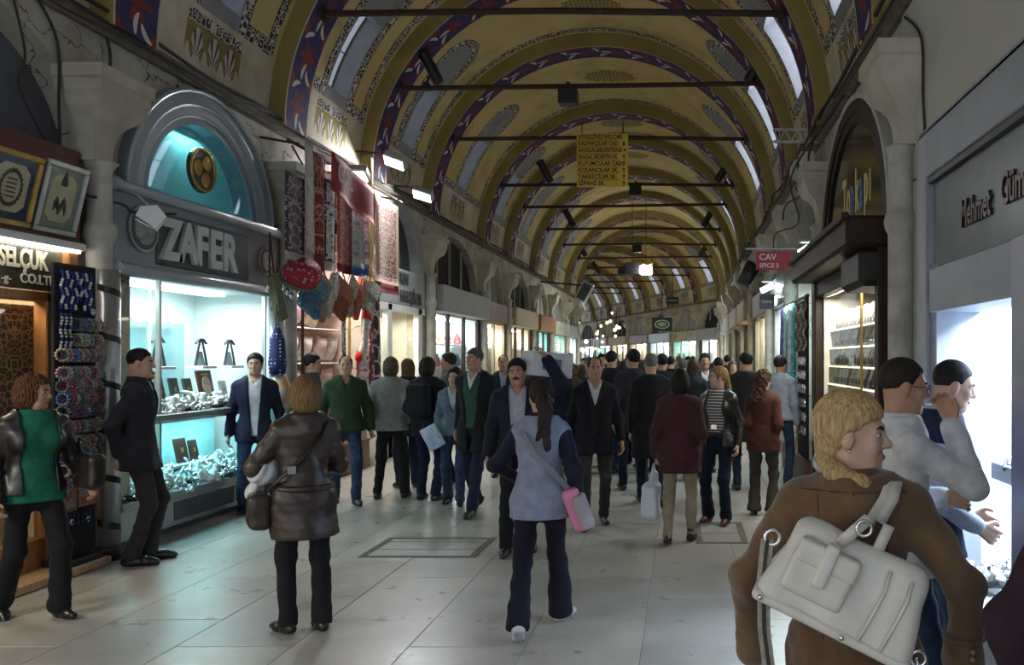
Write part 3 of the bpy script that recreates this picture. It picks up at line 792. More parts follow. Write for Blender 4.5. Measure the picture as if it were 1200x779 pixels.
def evil_eye(y, z, r=.028, what=''):
    e = empty('evil_eye_pendant', (rx+.02, y, z), label=what, cat='pendant')
    T = lambda d: Matrix.Translation((rx+.012+d, y, z)) @ Matrix.Rotation(math.pi/2, 4, 'Y')
    for q, (rr, c, d) in enumerate(((r, (.01, .02, .2), 0), (r*.66, (.85, .87, .9), .006), (r*.4, (.2, .45, .75), .009), (r*.2, (.01, .01, .02), .012))):
        MB().lathe([(rr, -.004), (rr, .004)], 14, M=T(d)).build(['rim', 'white_ring', 'iris', 'pupil'][q], mat(f'eye_glass_{q}', c, .15, var=.02), e)
evil_eye(ry1-.06, 2.06, .03, 'round evil eye charm under the necklaces on the black rack')
evil_eye(ry0+.16, .40, .035, 'evil eye charm hanging under the framed tapestry on rack')
evil_eye(ry0+.34, .39, .035, 'evil eye charm hanging under the small landscape on rack')
def smallframe(y0, y1, z0, z1, colmat, fm, label):
    e = empty('small_framed_print', (rx+.03, (y0+y1)/2, z0), label=label, cat='picture')
    MB().bbox(rx+.0, rx+.02, y0, y1, z0, z1, .004).build('frame', fm, e)
    MB().box(rx+.02, rx+.024, y0+.025, y1-.025, z0+.03, z1-.03).build('print', colmat, e)
    return e
t = NT('landscape_print'); o_, X_, Y_, Z_ = t.obj()
f = t.ma('ADD', t.ma('MULTIPLY', t.ma('SUBTRACT', Z_, .50), 4.2), t.ma('MULTIPLY', t.ma('SUBTRACT', t.noise(14, 4), .5), .35))
M_LAND = t.fin(t.ramp(f, [(0, (.08, .10, .05)), (.3, (.25, .08, .06)), (.45, (.30, .30, .22)), (.58, (.12, .25, .55)), (1, (.20, .42, .75))]), .4)
smallframe(ry0, ry0+.22, .48, .86, mat('tapestry_print', (.33, .30, .26), .6, var=.7, scale=60), mat('brown_small_frame', (.12, .08, .05), .5), 'grey patterned framed tapestry with red medallion low on the rack')
MB().band([( ry0+.11+.028*math.cos(a), .67+.07*math.sin(a)) for a in np.linspace(0, 6.283, 9)], [(ry0+.11+.05*math.cos(a), .67+.10*math.sin(a)) for a in np.linspace(0, 6.283, 9)], rx+.024, rx+.027).build('medallion', mat('tapestry_red', (.45, .03, .03), .6), bpy.data.objects['small_framed_print'])
smallframe(ry0+.235, ry1, .50, .88, M_LAND, mat('orange_small_frame', (.34, .14, .05), .5), 'small framed blue-sky landscape print low on the rack')
for k in range(9):
    m = MB().tube([(rx+.03, ry0+.03+.047*k, .47), (rx+.03, ry0+.03+.047*k+random.uniform(-.01, .01), .40)], .003, 4).sphere((rx+.03, ry0+.03+.047*k, .385), .012, 6, 4)
    tag(m.build('key_charm', mat('dark_blue_charm', (.04, .05, .12), .3), None), f'{ORD[k]} dangling charm from the post side under the rack prints', 'charm', 'charms under the prints')

# ================================================================ 3. jewellery shop with the grey arch
xf = xw+.03; ya, yb = 7.42, 10.34; ym = (ya+yb)/2
Z1 = empty('jewellery_shop_front', (xf, ym, 0), label='grey enamel jewellery shop front with stepped arch and big sign letters', cat='shop front')
zs = 3.2
def legs_arc(r, zb, rz=None):
    return [(ym-r, zb)]+arc(ym, zs, r, n=22, rz=rz)+[(ym+r, zb)]
for nm, ri, ro, d0, d1, m_ in (('arch_moulding', 1.20, 1.36, -.25, .06, M_ZGREY), ('arch_moulding', 1.08, 1.21, -.25, .035, M_ZLIGHT), ('arch_moulding', .97, 1.09, -.25, .01, M_ZGREY)):
    k = .90
    auto_smooth(MB().band(legs_arc(ri, zs, ri*k), legs_arc(ro, zs, ro*k), xf+d0, xf+d1).build(nm, m_, Z1), 30)
    rr = (ri+ro)/2
    MB().tube([(xf+d1, y, z) for y, z in arc(ym, zs, ro-.02, n=22, rz=(ro-.02)*k)], .022, 6).build('arch_bead', M_ZLIGHT, Z1)
MB().prism(legs_arc(.98, zs, .98*.9), xf-.03, xf-.022).build('lunette_pane', glass('teal_glass', (.55, .78, .80), .12), Z1)
MB().prism(legs_arc(1.1, zs, 1.1*.9), xf-.22, xf-.20).build('lunette_back', mat('teal_backlit', (.30, .55, .56), .5, emit=(.25, .52, .55), es=.16), Z1)  # backing is no lamp: its own glow stands in for light from inside
area('lunette_lamp', (xf-.10, ym, 4.0), .1, 5, (.75, .95, 1), sy=.5)
# sign band with rounded mouldings
MB().bbox(xf-.25, xf+.04, ya-.04, yb+.04, 2.46, 3.2, .02).build('sign_band', M_ZGREY, Z1)
MB().bbox(xf+.03, xf+.055, 7.98, 9.66, 2.56, 3.06, .01).build('sign_panel', M_ZDARK, Z1)
for z, r in ((3.2, .055), (2.47, .06)):
    MB().tube([(xf+.05, ya-.05, z), (xf+.05, yb+.05, z)], r, 10).build('roll_moulding', M_ZLIGHT, Z1, True)
    for y in (ya-.05, yb+.05): MB().sphere((xf+.05, y, z), r*1.25).build('moulding_end', M_ZLIGHT, Z1, True)
y = 8.02
for ch, wd in (('Z', .27), ('A', .28), ('F', .25), ('E', .25), ('R', .27)):
    text('sign_letter', ch, .53, mat('pale_metal_letter', (.66, .69, .70), .4, metal=.1), Z1, (xf+.07, y, 2.635), R_LEFT, .02, .018, .86, bevel=.003); y += wd
text('sign_letter', 'II', .15, M_ALU, Z1, (xf+.06, 9.66, 2.6), R_LEFT, .005, .006)
def disc(parent, name, y, z, r, x, mats):
    for q, (rr, th, m_) in enumerate(mats):
        MB().lathe([(rr, 0), (rr, th)], 28, M=Matrix.Translation((x, y, z)) @ Matrix.Rotation(math.pi/2, 4, 'Y')).build(name if q == 0 else name+'_ring', m_, parent)
disc(Z1, 'round_emblem', 7.78, 2.86, .22, xf+.045, ((.21, .02, M_ALU), (.19, .024, M_ZDARK), (.145, .028, mat('emblem_grey', (.32, .36, .37), .4, var=.5, scale=18))))
disc(Z1, 'round_badge', 10.07, 2.83, .2, xf+.045, ((.17, .02, mat('badge_rose', (.35, .27, .25), .5)), (.14, .024, M_ZDARK), (.11, .028, mat('badge_silver', (.55, .53, .5), .35, var=.6, scale=25))))
# emblem hanging in the lunette
em = Matrix.Translation((xf-.015, 8.80, 3.62)) @ Matrix.Rotation(math.pi/2, 4, 'Y')
MB().lathe([(.235, 0), (.235, .03), (.20, .04)], 28, M=em).build('lunette_medallion', mat('medallion_dark', (.06, .05, .03), .3), Z1)
m = MB()
for q in range(3):
    a = q*2.094+.4; m.sphere((math.cos(a)*.10, math.sin(a)*.10, .045), (.085, .085, .012), 12, 6, M=em)
m.torus((0, 0, 0), .215, .018, 28, 6); m.v[-28*6:] = [tuple(em @ Vector((x_, y_, z_+.04))) for x_, y_, z_ in m.v[-28*6:]]
m.build('medallion_gilding', M_GOLD, Z1, True)
# display window: upper case and lower cyan case
MB().bbox(xf-.30, xf-.16, 8.1, 9.9, 1.2, 1.24, .004).bbox(xf-.42, xf-.26, 8.1, 9.6, .54, .57, .004).build('box_ledge', M_WHITE, Z1)
MB().box(xf-.95, xf-.93, ya, yb, .3, 2.5).box(xf-.95, xf-.02, ya-.02, ya, .3, 2.5).box(xf-.95, xf-.02, yb, yb+.02, .3, 2.5).box(xf-.95, xf, ya, yb, 2.44, 2.46).build('window_lining', mat('white_display_lining', (.72, .80, .80), .5, var=.04), Z1)
MB().bbox(xf-.93, xf+.02, ya+.05, yb-.22, 1.06, 1.11, .005).build('display_deck', M_WHITE, Z1)
MB().box(xf-.93, xf+.03, ya+.05, yb-.22, .36, .38).build('lower_deck', mat('cyan_lining', (.45, .75, .76), .5), Z1)
MB().box(xf-.60, xf-.58, ya+.05, yb-.22, .38, 1.06).build('lower_back', mat('cyan_lining', (.45, .75, .76), .5), Z1)
MB().bbox(xf-.02, xf+.08, ya+.05, yb-.20, 1.09, 1.15, .008).build('counter_rail', M_ALU, Z1)
MB().bbox(xf-.02, xf+.08, ya+.05, yb-.20, .33, .40, .008).build('bottom_rail', M_ALU, Z1)
MB().bbox(xf-.9, xf+.05, ya+.05, yb-.20, .06, .33, .006).build('plinth', M_ALU, Z1)
MB().bbox(xf-.9, xf+.0, ya+.05, yb-.20, 0, .06, .004).build('kickboard', M_ZDARK, Z1)
MB().bbox(xf+.045, xf+.056, 8.25, 9.95, .11, .29, .005).build('vent_panel', M_ZDARK, Z1)
MB().box(xf+.056, xf+.059, 9.35, 9.37, .11, .29).build('vent_divider', M_ALU, Z1)
for y in (ya+.06, 8.08, yb-.22):
    MB().bbox(xf-.02, xf+.03, y-.014, y+.014, .38, 2.46, .004).build('glazing_post', M_ALU, Z1)
MB().box(xf+.0, xf+.008, ya+.07, 8.07, 1.12, 2.45).build('window_pane', M_PANE, Z1); MB().box(xf+.0, xf+.008, 8.1, yb-.22, 1.12, 2.45).build('window_pane', M_PANE, Z1)
MB().box(xf+.05, xf+.058, ya+.07, yb-.22, .39, 1.09).build('case_pane', M_PANE, Z1)
for y0_, y1_ in ((7.6, 8.5), (8.62, 9.85)):
    MB().bbox(xf-.80, xf-.78, y0_, y1_, 2.08, 2.11, .004).build('partition_rail', M_ALU, Z1)
    MB().box(xf-.795, xf-.785, y0_, y1_, 1.12, 2.08).build('partition_glass', glass('frosted_partition', (.70, .82, .83), .08), Z1)
for y in (7.95, 8.52, 8.60, 9.2): MB().box(xf-.81, xf-.77, y-.012, y+.012, 1.12, 2.44).build('partition_post', M_WHITE, Z1)
MB().bbox(xf-.55, xf-.35, ya+.2, yb-.4, 2.40, 2.44, .01).build('tube_lamp', emis('cool_tube', (.80, .97, 1.0), 12), Z1)
area('window_lamp', (xf-.35, ym, 2.36), .25, 34, (.80, .97, 1.0), sy=2.4)
area('window_lamp', (xf-.30, ym, 1.03), .15, 17, (.42, .93, 1.0), sy=2.4)
# posts with black spiral
def striped_post(y, x, h, label):
    e = empty('striped_post', (x, y, 0), label=label, cat='post'); r = .092
    MB().lathe([(r, .1), (r, h)], 20, (x, y, 0)).build('shaft', M_ALU, e, True)
    MB().lathe([(r*1.12, 0), (r*1.12, .10), (r, .12)], 20, (x, y, 0)).build('foot', M_BLACK, e, True)
    for k in range(6):
        z0 = .28+k*.39; pts = []
        for i in range(15):
            a = -1.9+i*.27; z = z0-.11*i/14+.02
            pts.append((x+(r+.001)*math.cos(a), y+(r+.001)*math.sin(a), z))
        MB().add(pts+[(p[0], p[1], p[2]+.055) for p in pts], [(i, i+1, 16+i, 15+i) for i in range(14)]).build('black_stripe', M_BLACK, e, True)

striped_post(7.14, xf+.16, 2.42, 'grey metal post with black spiral stripes beside the bracelet rack')
striped_post(10.28, xf+.08, 2.42, 'grey metal post with black spiral stripes next to the carpet stall')
# goods in the window
bust = MB().lathe([(.075, 0), (.07, .02), (.03, .05), (.022, .13), (.03, .18), (.0, .2)], 12).mesh('necklace_stand', mat('black_stand_velvet', (.03, .035, .04), .7), True)
def stand(y, x, z, s, label):
    e = empty('necklace_stand', (x, y, z), label=label, cat='jewellery stand')
    m = MB()
    for sg in (-1, 1): m.tube([(x, y+sg*.16*s, z), (x, y+sg*.09*s, z+.22*s), (x, y+sg*.02*s, z+.40*s)], [.02*s, .018*s, .016*s], 6)
    m.build('stand_leg', mat('black_stand_velvet', (.03, .035, .04), .7), e)
    MB().tube([(x, y-.14*s, z+.34*s), (x, y-.05*s, z+.41*s), (x, y+.05*s, z+.41*s), (x, y+.14*s, z+.34*s)], .022*s, 6, flat=.6).build('stand_top', mat('black_stand_velvet', (.03, .035, .04), .7), e)
    m = MB().prism([(y-.15*s, z), (y+.15*s, z), (y+.05*s, z+.22*s), (y-.05*s, z+.22*s)], x-.02, x-.01); m.build('stand_plate', mat('grey_stand', (.35, .40, .40), .5), e)
for k, y in enumerate((7.98, 8.64, 9.41, 10.0)):
    stand(y, xf-.34, 1.60, .72, f'{ORD[k]} black forked necklace stand from the bracelet rack side')
    MB().bbox(xf-.44, xf-.24, y-.14, y+.14, 1.57, 1.60, .004).build('stand_shelf', M_WHITE, Z1)
def giftbox(y, w_, h, x, z, label, gold=True, col=None):
    e = empty('jewellery_box', (x, y, z), label=label, cat='box'); T = Matrix.Translation((x, y, z)) @ Matrix.Rotation(-.2, 4, 'Y')
    MB().bbox(-.03, .0, -w_/2, w_/2, 0, h, .006, M=T).build('case', col or M_BOXBROWN, e)
    if gold:
        MB().lathe([(w_*.30, 0), (w_*.30, .006)], 18, M=T @ Matrix.Translation((.0, 0, h*.45)) @ Matrix.Rotation(math.pi/2, 4, 'Y'), sx=1.35).build('medallion', mat('ivory_medallion', (.65, .52, .38), .4, var=.5, scale=40), e)
        MB().box(.0, .004, -w_*.22, w_*.22, h*.82, h*.90, M=T).build('gilt_print', M_GOLD, e)
    else: MB().box(.0, .004, -w_*.12, w_*.12, h*.4, h*.6, M=T).build('gilt_print', M_GOLD, e)
giftbox(8.43, .26, .32, xf-.20, 1.24, 'tall brown jewellery box with oval medallion nearest the suited man')
giftbox(8.74, .14, .25, xf-.20, 1.24, 'slim dark jewellery box left of two slim ones in window', False, M_ZDARK)
giftbox(8.98, .14, .24, xf-.20, 1.24, 'slim dark jewellery box behind the curved bracelet in window', False, M_ZDARK)
giftbox(9.32, .27, .32, xf-.20, 1.24, 'tall brown jewellery box with oval medallion nearest the frontal man')
giftbox(9.66, .12, .20, xf-.20, 1.24, 'small pale framed jewellery card at the window end', False, M_PEARL)
giftbox(8.62, .20, .26, xf-.33, .58, 'brown jewellery box with white card in the lower cyan case', False)
giftbox(9.08, .20, .26, xf-.33, .58, 'larger brown jewellery box in the middle of cyan case', False)
giftbox(9.32, .14, .22, xf-.34, .58, 'brown box right of middle in the cyan case', False)
giftbox(8.35, .14, .22, xf-.32, .56, 'dark box at the suited man end of cyan case', False)
jw = []
jw.append(MB().torus((0, 0, .035), .030, .010, 12, 6, M=Matrix.Rotation(1.2, 3, 'X')).mesh('bangle', M_PEARL, True))
jw.append(MB().torus((0, 0, .022), .026, .008, 10, 5, M=Matrix.Rotation(.5, 3, 'Y')).sphere((0, 0, .03), .012, 6, 4).mesh('ring', M_SILVER, True))
m = MB()
for q in range(10): m.sphere((.045*math.cos(q*.63), .05*math.sin(q*.63), .014), .015, 6, 4)
jw.append(m.mesh('bead_strand', M_PEARL, True))
jw.append(MB().lathe([(.035, 0), (.04, .02), (.012, .05), (.018, .07), (0, .075)], 8).mesh('ring_cone', M_WHITE, True))
m = MB().bbox(-.045, .045, -.05, .05, 0, .02, .004)
for q in range(6): m.sphere((-.02+.04*(q % 2), -.03+.03*(q//2), .028), .011, 6, 4, mi=1)
jw.append(m.mesh('ring_tray', [M_BLACK, M_SILVER], False))
jn = ['bangle', 'ring', 'bead strand', 'ring cone', 'ring tray']
def heap(n, y0, y1, x0, x1, zf, where, group, s=1.0, seed=1, wts=(4, 3, 4, 2, 1)):
    r = random.Random(seed)
    for k in range(n):
        q = r.choices(range(5), wts)[0]; y = r.uniform(y0, y1); x = r.uniform(x0, x1)
        o = link(jn[q].replace(' ', '_'), jw[q]); o.location = (x, y, zf(x, y)+r.uniform(0, .03)); o.rotation_euler = (r.uniform(-.4, .4), r.uniform(-.2, .5), r.uniform(0, 6)); ss = s*r.uniform(.9, 1.5); o.scale = (ss, ss, ss)
        tag(o, f'small silvery {jn[q]} {where}', jn[q], group)
heap(150, 7.55, 10.0, xf-.19, xf-.03, lambda x, y: 1.115+min(.09, max(0, (xf-.03-x))*.50), 'in the heap on the upper window deck', 'jewellery in the upper window', 1.35, 3)
heap(140, 7.55, 10.0, xf-.38, xf+.02, lambda x, y: .385+max(0, (xf-x))*.35, 'in the heap inside the cyan lower case', 'jewellery in the lower case', 1.3, 4)
# white spotlight over the sign
sp = empty('spot_lamp', (xf+.05, 7.40, 3.12), label='white angular spot lamp on a bracket over the big sign letters', cat='lamp')
T = Matrix.Translation((xf+.33, 7.46, 2.92)) @ Matrix.Rotation(.5, 4, 'Z') @ Matrix.Rotation(.45, 4, 'Y')
MB().prism([(-.10, -.06), (.08, -.09), (.10, .05), (.0, .10), (-.10, .03)], -.10, .10, 'y', M=T).build('lamp_head', M_WHITE, sp)
MB().tube([(xf+.05, 7.42, 3.15), (xf+.2, 7.44, 3.12), (xf+.32, 7.46, 3.0)], .012, 6).build('bracket', M_GREYSTEEL, sp)
MB().box(-.09, .07, -.085, .085, -.095, -.088, M=T).build('lens', M_PEARL, sp)
def Yp(px, X): return X*1000.0/(px-800.0)
def Zp(py, Y): return EYE+(420.0-py)*Y/1000.0
def Xp(px, Y): return (px-800.0)*Y/1000.0
# ================================================================ 4. carpet and cushion stall
C1 = empty('textile_stall', (xw, 12.0, 0), label='open textile stall with shelves under hanging rugs', cat='stall')
ca, cb = 10.72, 13.32
MB().box(xw-1.3, xw-1.26, ca, cb, 0, 3.3).box(xw-1.3, xw, ca-.03, ca, 0, 3.3).box(xw-1.3, xw, cb, cb+.03, 0, 3.3).box(xw-1.3, xw, ca, cb, 3.3, 3.34).build('interior_lining', mat('rosy_stall_wall', (.62, .46, .42), .7), C1)
for z in (.55, 1.15, 1.62, 2.12, 2.55): MB().bbox(xw-.85, xw-.30, ca+.1, cb-.1, z-.02, z, .004).build('shelf', M_WHITE, C1)
MB().bbox(xw-.1, xw+.05, ca, cb, 3.2, 3.45, .01).build('fascia', W_RED, C1)
for y in (11.0, 12.55): MB().tube([(xw+.1, y, 0), (xw+.1, y, 3.1)], .02, 8).build('stall_pole', M_GOLD if y > 12 else M_IRON, C1)
MB().bbox(xw-.85, xw+.15, ca+.1, cb-.1, 0, .45, .01).build('bench', W_RED, C1)
area('stall_lamp', (xw-.1, 11.5, 3.1), .4, 42, (1, .86, .74)); area('stall_lamp', (xw-.2, 12.8, 3.1), .4, 24, (1, .86, .74))
MB().tube([(xw+.42, 9.9, 4.22), (xw+.42, 13.9, 4.22)], .02, 8).build('hanging_rail', M_IRON, C1)
MB().tube([(xw+.42, 10.0, 3.70), (xw+.42, 13.6, 3.70)], .016, 8).build('hanging_rail', M_IRON, C1)
for y in (10.1, 12.0, 13.7): MB().tube([(xw, y, 4.3), (xw+.46, y, 4.22)], .015, 6).build('rail_bracket', M_IRON, C1)
rugs = [  # px0, px1, ytop, ybot, material colours, trim, label
 (335, 357, 205, 306, (.16, .11, .13), (.07, .05, .08), (.45, .40, .40), (.55, .52, .42), 'grey plum patterned rug with pale end hanging nearest the grey arch'),
 (357, 366, 165, 312, (.62, .60, .56), (.50, .47, .44), (.7, .68, .62), (.6, .58, .5), 'narrow off-white rug hanging between the plum and crimson rugs'),
 (367, 381, 180, 316, (.30, .05, .04), (.16, .02, .03), (.55, .33, .26), (.28, .04, .05), 'crimson rug with pale motifs hanging under the red banner'),
 (382, 395, 212, 318, (.50, .48, .46), (.06, .05, .06), (.70, .68, .64), (.62, .6, .52), 'black and white patterned rug hanging beside the rose one'),
 (395, 411, 222, 320, (.48, .19, .16), (.38, .12, .11), (.60, .34, .28), (.22, .02, .03), 'rose red rug with dark red end band'),
 (411, 425, 224, 323, (.38, .38, .36), (.18, .22, .28), (.52, .50, .44), (.03, .07, .26), 'grey green rug with a bright blue end band'),
 (425, 433, 224, 323, (.40, .22, .22), (.10, .08, .22), (.6, .5, .44), (.03, .07, .26), 'thin multicoloured rug beside the blue-ended rug'),
 (433, 439, 185, 330, (.48, .34, .14), (.44, .30, .12), (.55, .40, .2), (.48, .34, .14), 'plain tan rug seen edge on beside the speckled rug'),
 (439, 466, 235, 343, (.30, .045, .04), (.50, .38, .28), (.60, .50, .38), (.22, .02, .02), 'large red and cream speckled rug hanging next to the dark arched window')]
for k, (a, b, t0, t1, c1, c2, c3, c4, lab) in enumerate(rugs):
    X = xw+.46+(.03 if k % 2 else 0); y0, y1 = Yp(a, X), Yp(b, X); ymid = (y0+y1)/2; z1, z0 = Zp(t0, ymid), Zp(t1, ymid)
    e = empty('hanging_rug', (X, ymid, z0), label=lab, cat='rug', group='rugs hanging over the textile stall')
    H = z1-z0; hb = min(.16, H*.1)
    sheet('field', (X, y0, z0+hb), (0, y1-y0, 0), (0, 0, H-hb), rugmat(f'rug_{k}', c1, c2, c3, 5.0 if k != 8 else 15.0), e, wave=.03, nw=1.0, ph=k*1.7)
    sheet('end_band', (X, y0, z0), (0, y1-y0, 0), (0, 0, hb), mat(f'rug_end_{k}', c4, .9), e, wave=.03, nw=1.0, ph=k*1.7, nv=2)
bn = empty('cloth_banner', (xw+.52, 11.3, 3.9), label='sagging red cloth banner with white letters over the hanging rugs', cat='banner')
o = sheet('cloth', (xw+.54, 10.85, 3.82), (0, 1.50, -.22), (0, .02, .50), mat('banner_red', (.36, .05, .05), .8, var=.2), bn, nu=16, nv=6, wave=.03, nw=1.5)
text('lettering', 'GAL', .34, mat('banner_white', (.7, .62, .58), .8), bn, (xw+.585, 10.92, 3.98), (math.pi/2, .146, math.pi/2), .003, .004, .78)
# red embroidered hat and hanging embroidered bags
hat = empty('embroidered_hat', (xw+.35, Yp(345, -4.65), 2.55), label='big red embroidered round hat hanging at the stall corner', cat='hat')
T = Matrix.Translation((xw+.40, Yp(350, -4.6), 2.60)) @ Matrix.Rotation(.5, 4, 'X') @ Matrix.Rotation(.5, 4, 'Y')
M_HAT = rugmat('hat_red', (.36, .02, .03), (.28, .015, .03), (.62, .40, .36), 8); 
t = NT('hat_embroidery'); v1 = t.voro(17, None, 'F1', rnd=.9); M_HAT = t.fin(t.mix(t.ma('LESS_THAN', v1, .3), (.33, .02, .03), t.mix(t.ma('LESS_THAN', v1, .16), (.62, .42, .38), (.40, .05, .06))), .8)
MB().lathe([(.17, 0), (.21, .02), (.215, .14), (.18, .25), (.0, .28)], 20, M=T).build('crown', M_HAT, hat, True)
MB().lathe([(.222, 0), (.228, .02), (.222, .045), (.21, .045)], 20, M=T).build('brim_band', mat('hat_band_green', (.12, .16, .12), .8), hat, True)
bc = [((.10, .22, .34), 'blue'), ((.42, .33, .22), 'tan'), ((.60, .55, .46), 'cream'), ((.34, .10, .05), 'rust'), ((.5, .42, .32), 'sand'), ((.40, .09, .06), 'brick red'), ((.45, .45, .36), 'sage')]
for k, (c, n) in enumerate(bc):
    px = 366+k*10.8; X = xw+.42; y = Yp(px, X); z = Zp(345+(k % 2)*4, y)
    e = empty('embroidered_bag', (X, y, z), label=f'{n} embroidered shoulder bag in the tilted row below the rugs', cat='bag', group='embroidered bags under the rugs')
    T = Matrix.Translation((X, y, z)) @ Matrix.Rotation(-.55, 4, 'X') @ Matrix.Rotation(.25*(k % 3-1), 4, 'Z')
    t = rugmat(f'bag_cloth_{k}', c, tuple(q*.5 for q in c), tuple(min(.75, q*1.6+.1) for q in c), 5)
    MB().bbox(-.04, .04, -.19, .19, -.27, .24, .02, M=T).build('pouch', mat(f'bag_plain_{k}', c, .9, var=.6, scale=22), e)
    MB().bbox(.035, .055, -.19, .19, .0, .25, .008, M=T).build('flap', mat(f'bag_flap_{k}', tuple(min(.7, q*1.3+.05) for q in c), .9, var=.6, scale=30), e)
    MB().tube([T @ Vector((0, -.14, .2)), (X, y+.02, z+.42), T @ Vector((0, .14, .2))], .012, 5).build('strap', M_CABLE, e)
# cushions on the shelves
cush = [((.66, .50, .50), 'pale pink'), ((.60, .50, .36), 'gold striped'), ((.58, .28, .30), 'rose'), ((.60, .58, .54), 'ivory'), ((.40, .22, .42), 'lilac'), ((.55, .36, .24), 'copper')]
kk = 0
for z, ys in ((1.62, (10.95, 11.35, 11.75, 12.2, 12.7, 13.1)), (1.15, (11.0, 11.45, 11.9, 12.4, 12.9)), (2.12, (11.0, 11.4, 11.9, 12.5))):
    for q, y in enumerate(ys):
        c, n = cush[(kk*2+q) % 6]; kk += 1
        T = Matrix.Translation((xw-.42, y, z+.20)) @ Matrix.Rotation(.25, 4, 'Y') @ Matrix.Rotation(random.uniform(-.3, .3), 4, 'X')
        m = MB(); N_ = 8; vs = []; fs = []
        for sgn in (1, -1):
            for i in range(N_+1):
                for j in range(N_+1):
                    a, b = i/N_*2-1, j/N_*2-1; h = .075*(1-a**4)*(1-b**4)
                    vs.append(T @ Vector((sgn*h, a*.19*(1-.06*(1-b*b)), b*.19*(1-.06*(1-a*a)))))
            o_ = 0 if sgn > 0 else (N_+1)**2
            for i in range(N_):
                for j in range(N_): f_ = (o_+i*(N_+1)+j, o_+(i+1)*(N_+1)+j, o_+(i+1)*(N_+1)+j+1, o_+i*(N_+1)+j+1); fs.append(f_ if sgn > 0 else f_[::-1])
        m.add(vs, fs); o = m.build('cushion', mat('cushion_'+n.replace(' ', '_'), c, .55, var=.45, scale=14, sheen=.4), None, True)
        tag(o, f'{n} cushion, {ORD[q]} on the {"upper" if z > 2 else "middle" if z > 1.5 else "lower"} shelf of the textile stall', 'cushion', 'cushions in the textile stall')
# hanging scarves, stocking, polka dot bag
M_SCARF = rugmat('paisley_scarf', (.05, .03, .04), (.20, .04, .05), (.5, .45, .44), 5)
o = sheet('paisley_scarf', (xw+.30, Yp(433, -4.7), 1.25), (0, .42, 0), (0, 0, 1.75), M_SCARF, wave=.05, nw=1.5); tag(o, 'long dark paisley scarf hanging at the stall edge near stocking', 'scarf')
o = sheet('printed_shawl', (xw+.28, Yp(420, -4.7), .75), (0, .45, 0), (0, 0, 1.05), rugmat('white_red_shawl', (.62, .58, .54), (.45, .08, .08), (.4, .36, .36), 4), wave=.05, nw=1.5); tag(o, 'cream shawl with red motifs hanging below the stocking', 'shawl')
o = sheet('leaf_scarf', (xw+.20, Yp(400, -4.8), 1.55), (0, .16, 0), (0, 0, 1.1), rugmat('leaf_print', (.10, .12, .11), (.3, .3, .27), (.62, .6, .55), 4), wave=.03); tag(o, 'narrow grey leaf-print scarf hanging in front of cushions', 'scarf')
st = empty('christmas_stocking', (xw+.40, 12.35, 1.6), label='white stocking with red cuff and red toe hanging at the stall', cat='stocking')
Y_ = Yp(428, -4.6)
MB().tube([(xw+.42, Y_, 2.26), (xw+.42, Y_-.05, 2.05), (xw+.42, Y_-.10, 1.85), (xw+.42, Y_-.20, 1.74), (xw+.42, Y_-.28, 1.70)], [.10, .095, .10, .10, .07], 10, flat=.4, up=(1, 0, 0)).build('sock', mat('white_wool', (.66, .62, .6), .9, var=.5, scale=16), st, True)
MB().tube([(xw+.42, Y_+.02, 2.36), (xw+.42, Y_, 2.24)], [.115, .11], 10, flat=.45, up=(1, 0, 0)).build('cuff', mat('red_felt', (.60, .02, .02), .9), st, True)
MB().sphere((xw+.42, Y_-.30, 1.70), (.05, .07, .08)).build('toe', mat('red_felt', (.60, .02, .02), .9), st, True)
t = NT('polka_dots'); v1 = t.voro(24, None, 'F1', rnd=0.1); M_POLKA = t.fin(t.mix(t.ma('LESS_THAN', v1, .24), (.010, .018, .10), (.7, .7, .72)), .8)
pb = empty('polka_dot_bag', (xw+.30, 10.0, 1.5), label='navy bag with white dots hanging by the frontal suited man', cat='bag')
yb_ = Yp(324, -4.65)
MB().tube([(xw+.36, yb_, 2.06), (xw+.36, yb_, 1.9), (xw+.36, yb_, 1.62), (xw+.36, yb_, 1.5)], [.02, .08, .10, .085], 10).build('pouch', M_POLKA, pb, True)
MB().tube([(xw+.36, yb_-.03, 2.06), (xw+.36, yb_, 2.5), (xw+.36, yb_+.03, 2.06)], .01, 5).build('strap', M_CABLE, pb)
ob = empty('orange_bag', (xw+.36, yb_+.1, 1.1), label='orange and white woven bag below the navy dotted bag', cat='bag')
MB().tube([(xw+.36, yb_+.08, 1.5), (xw+.36, yb_+.08, 1.35), (xw+.36, yb_+.08, 1.1)], [.05, .11, .10], 10).build('pouch', mat('orange_stripe', (.55, .25, .04), .8, var=.7, scale=9, col2=(.6, .56, .5)), ob, True)
MB().tube([(xw+.36, yb_+.05, 1.5), (xw+.36, yb_+.08, 1.72), (xw+.36, yb_+.11, 1.5)], .008, 5).build('strap', M_CABLE, ob)
gl_ = empty('green_satchel', (xw+.34, Yp(318, -4.66), 2.2), label='khaki cloth satchel hanging above the navy dotted bag', cat='bag')
MB().prism([(Yp(316, -4.66), 2.62), (Yp(322, -4.66), 2.66), (Yp(334, -4.66), 2.16), (Yp(326, -4.66), 2.10)], xw+.30, xw+.38).build('pouch', mat('khaki_cloth', (.16, .15, .08), .9), gl_)
MB().tube([(xw+.34, Yp(316, -4.66), 2.6), (xw+.34, Yp(316, -4.66), 3.1), (xw+.34, Yp(321, -4.66), 2.65)], .01, 5).build('strap', M_CABLE, gl_)
lanc = MB()
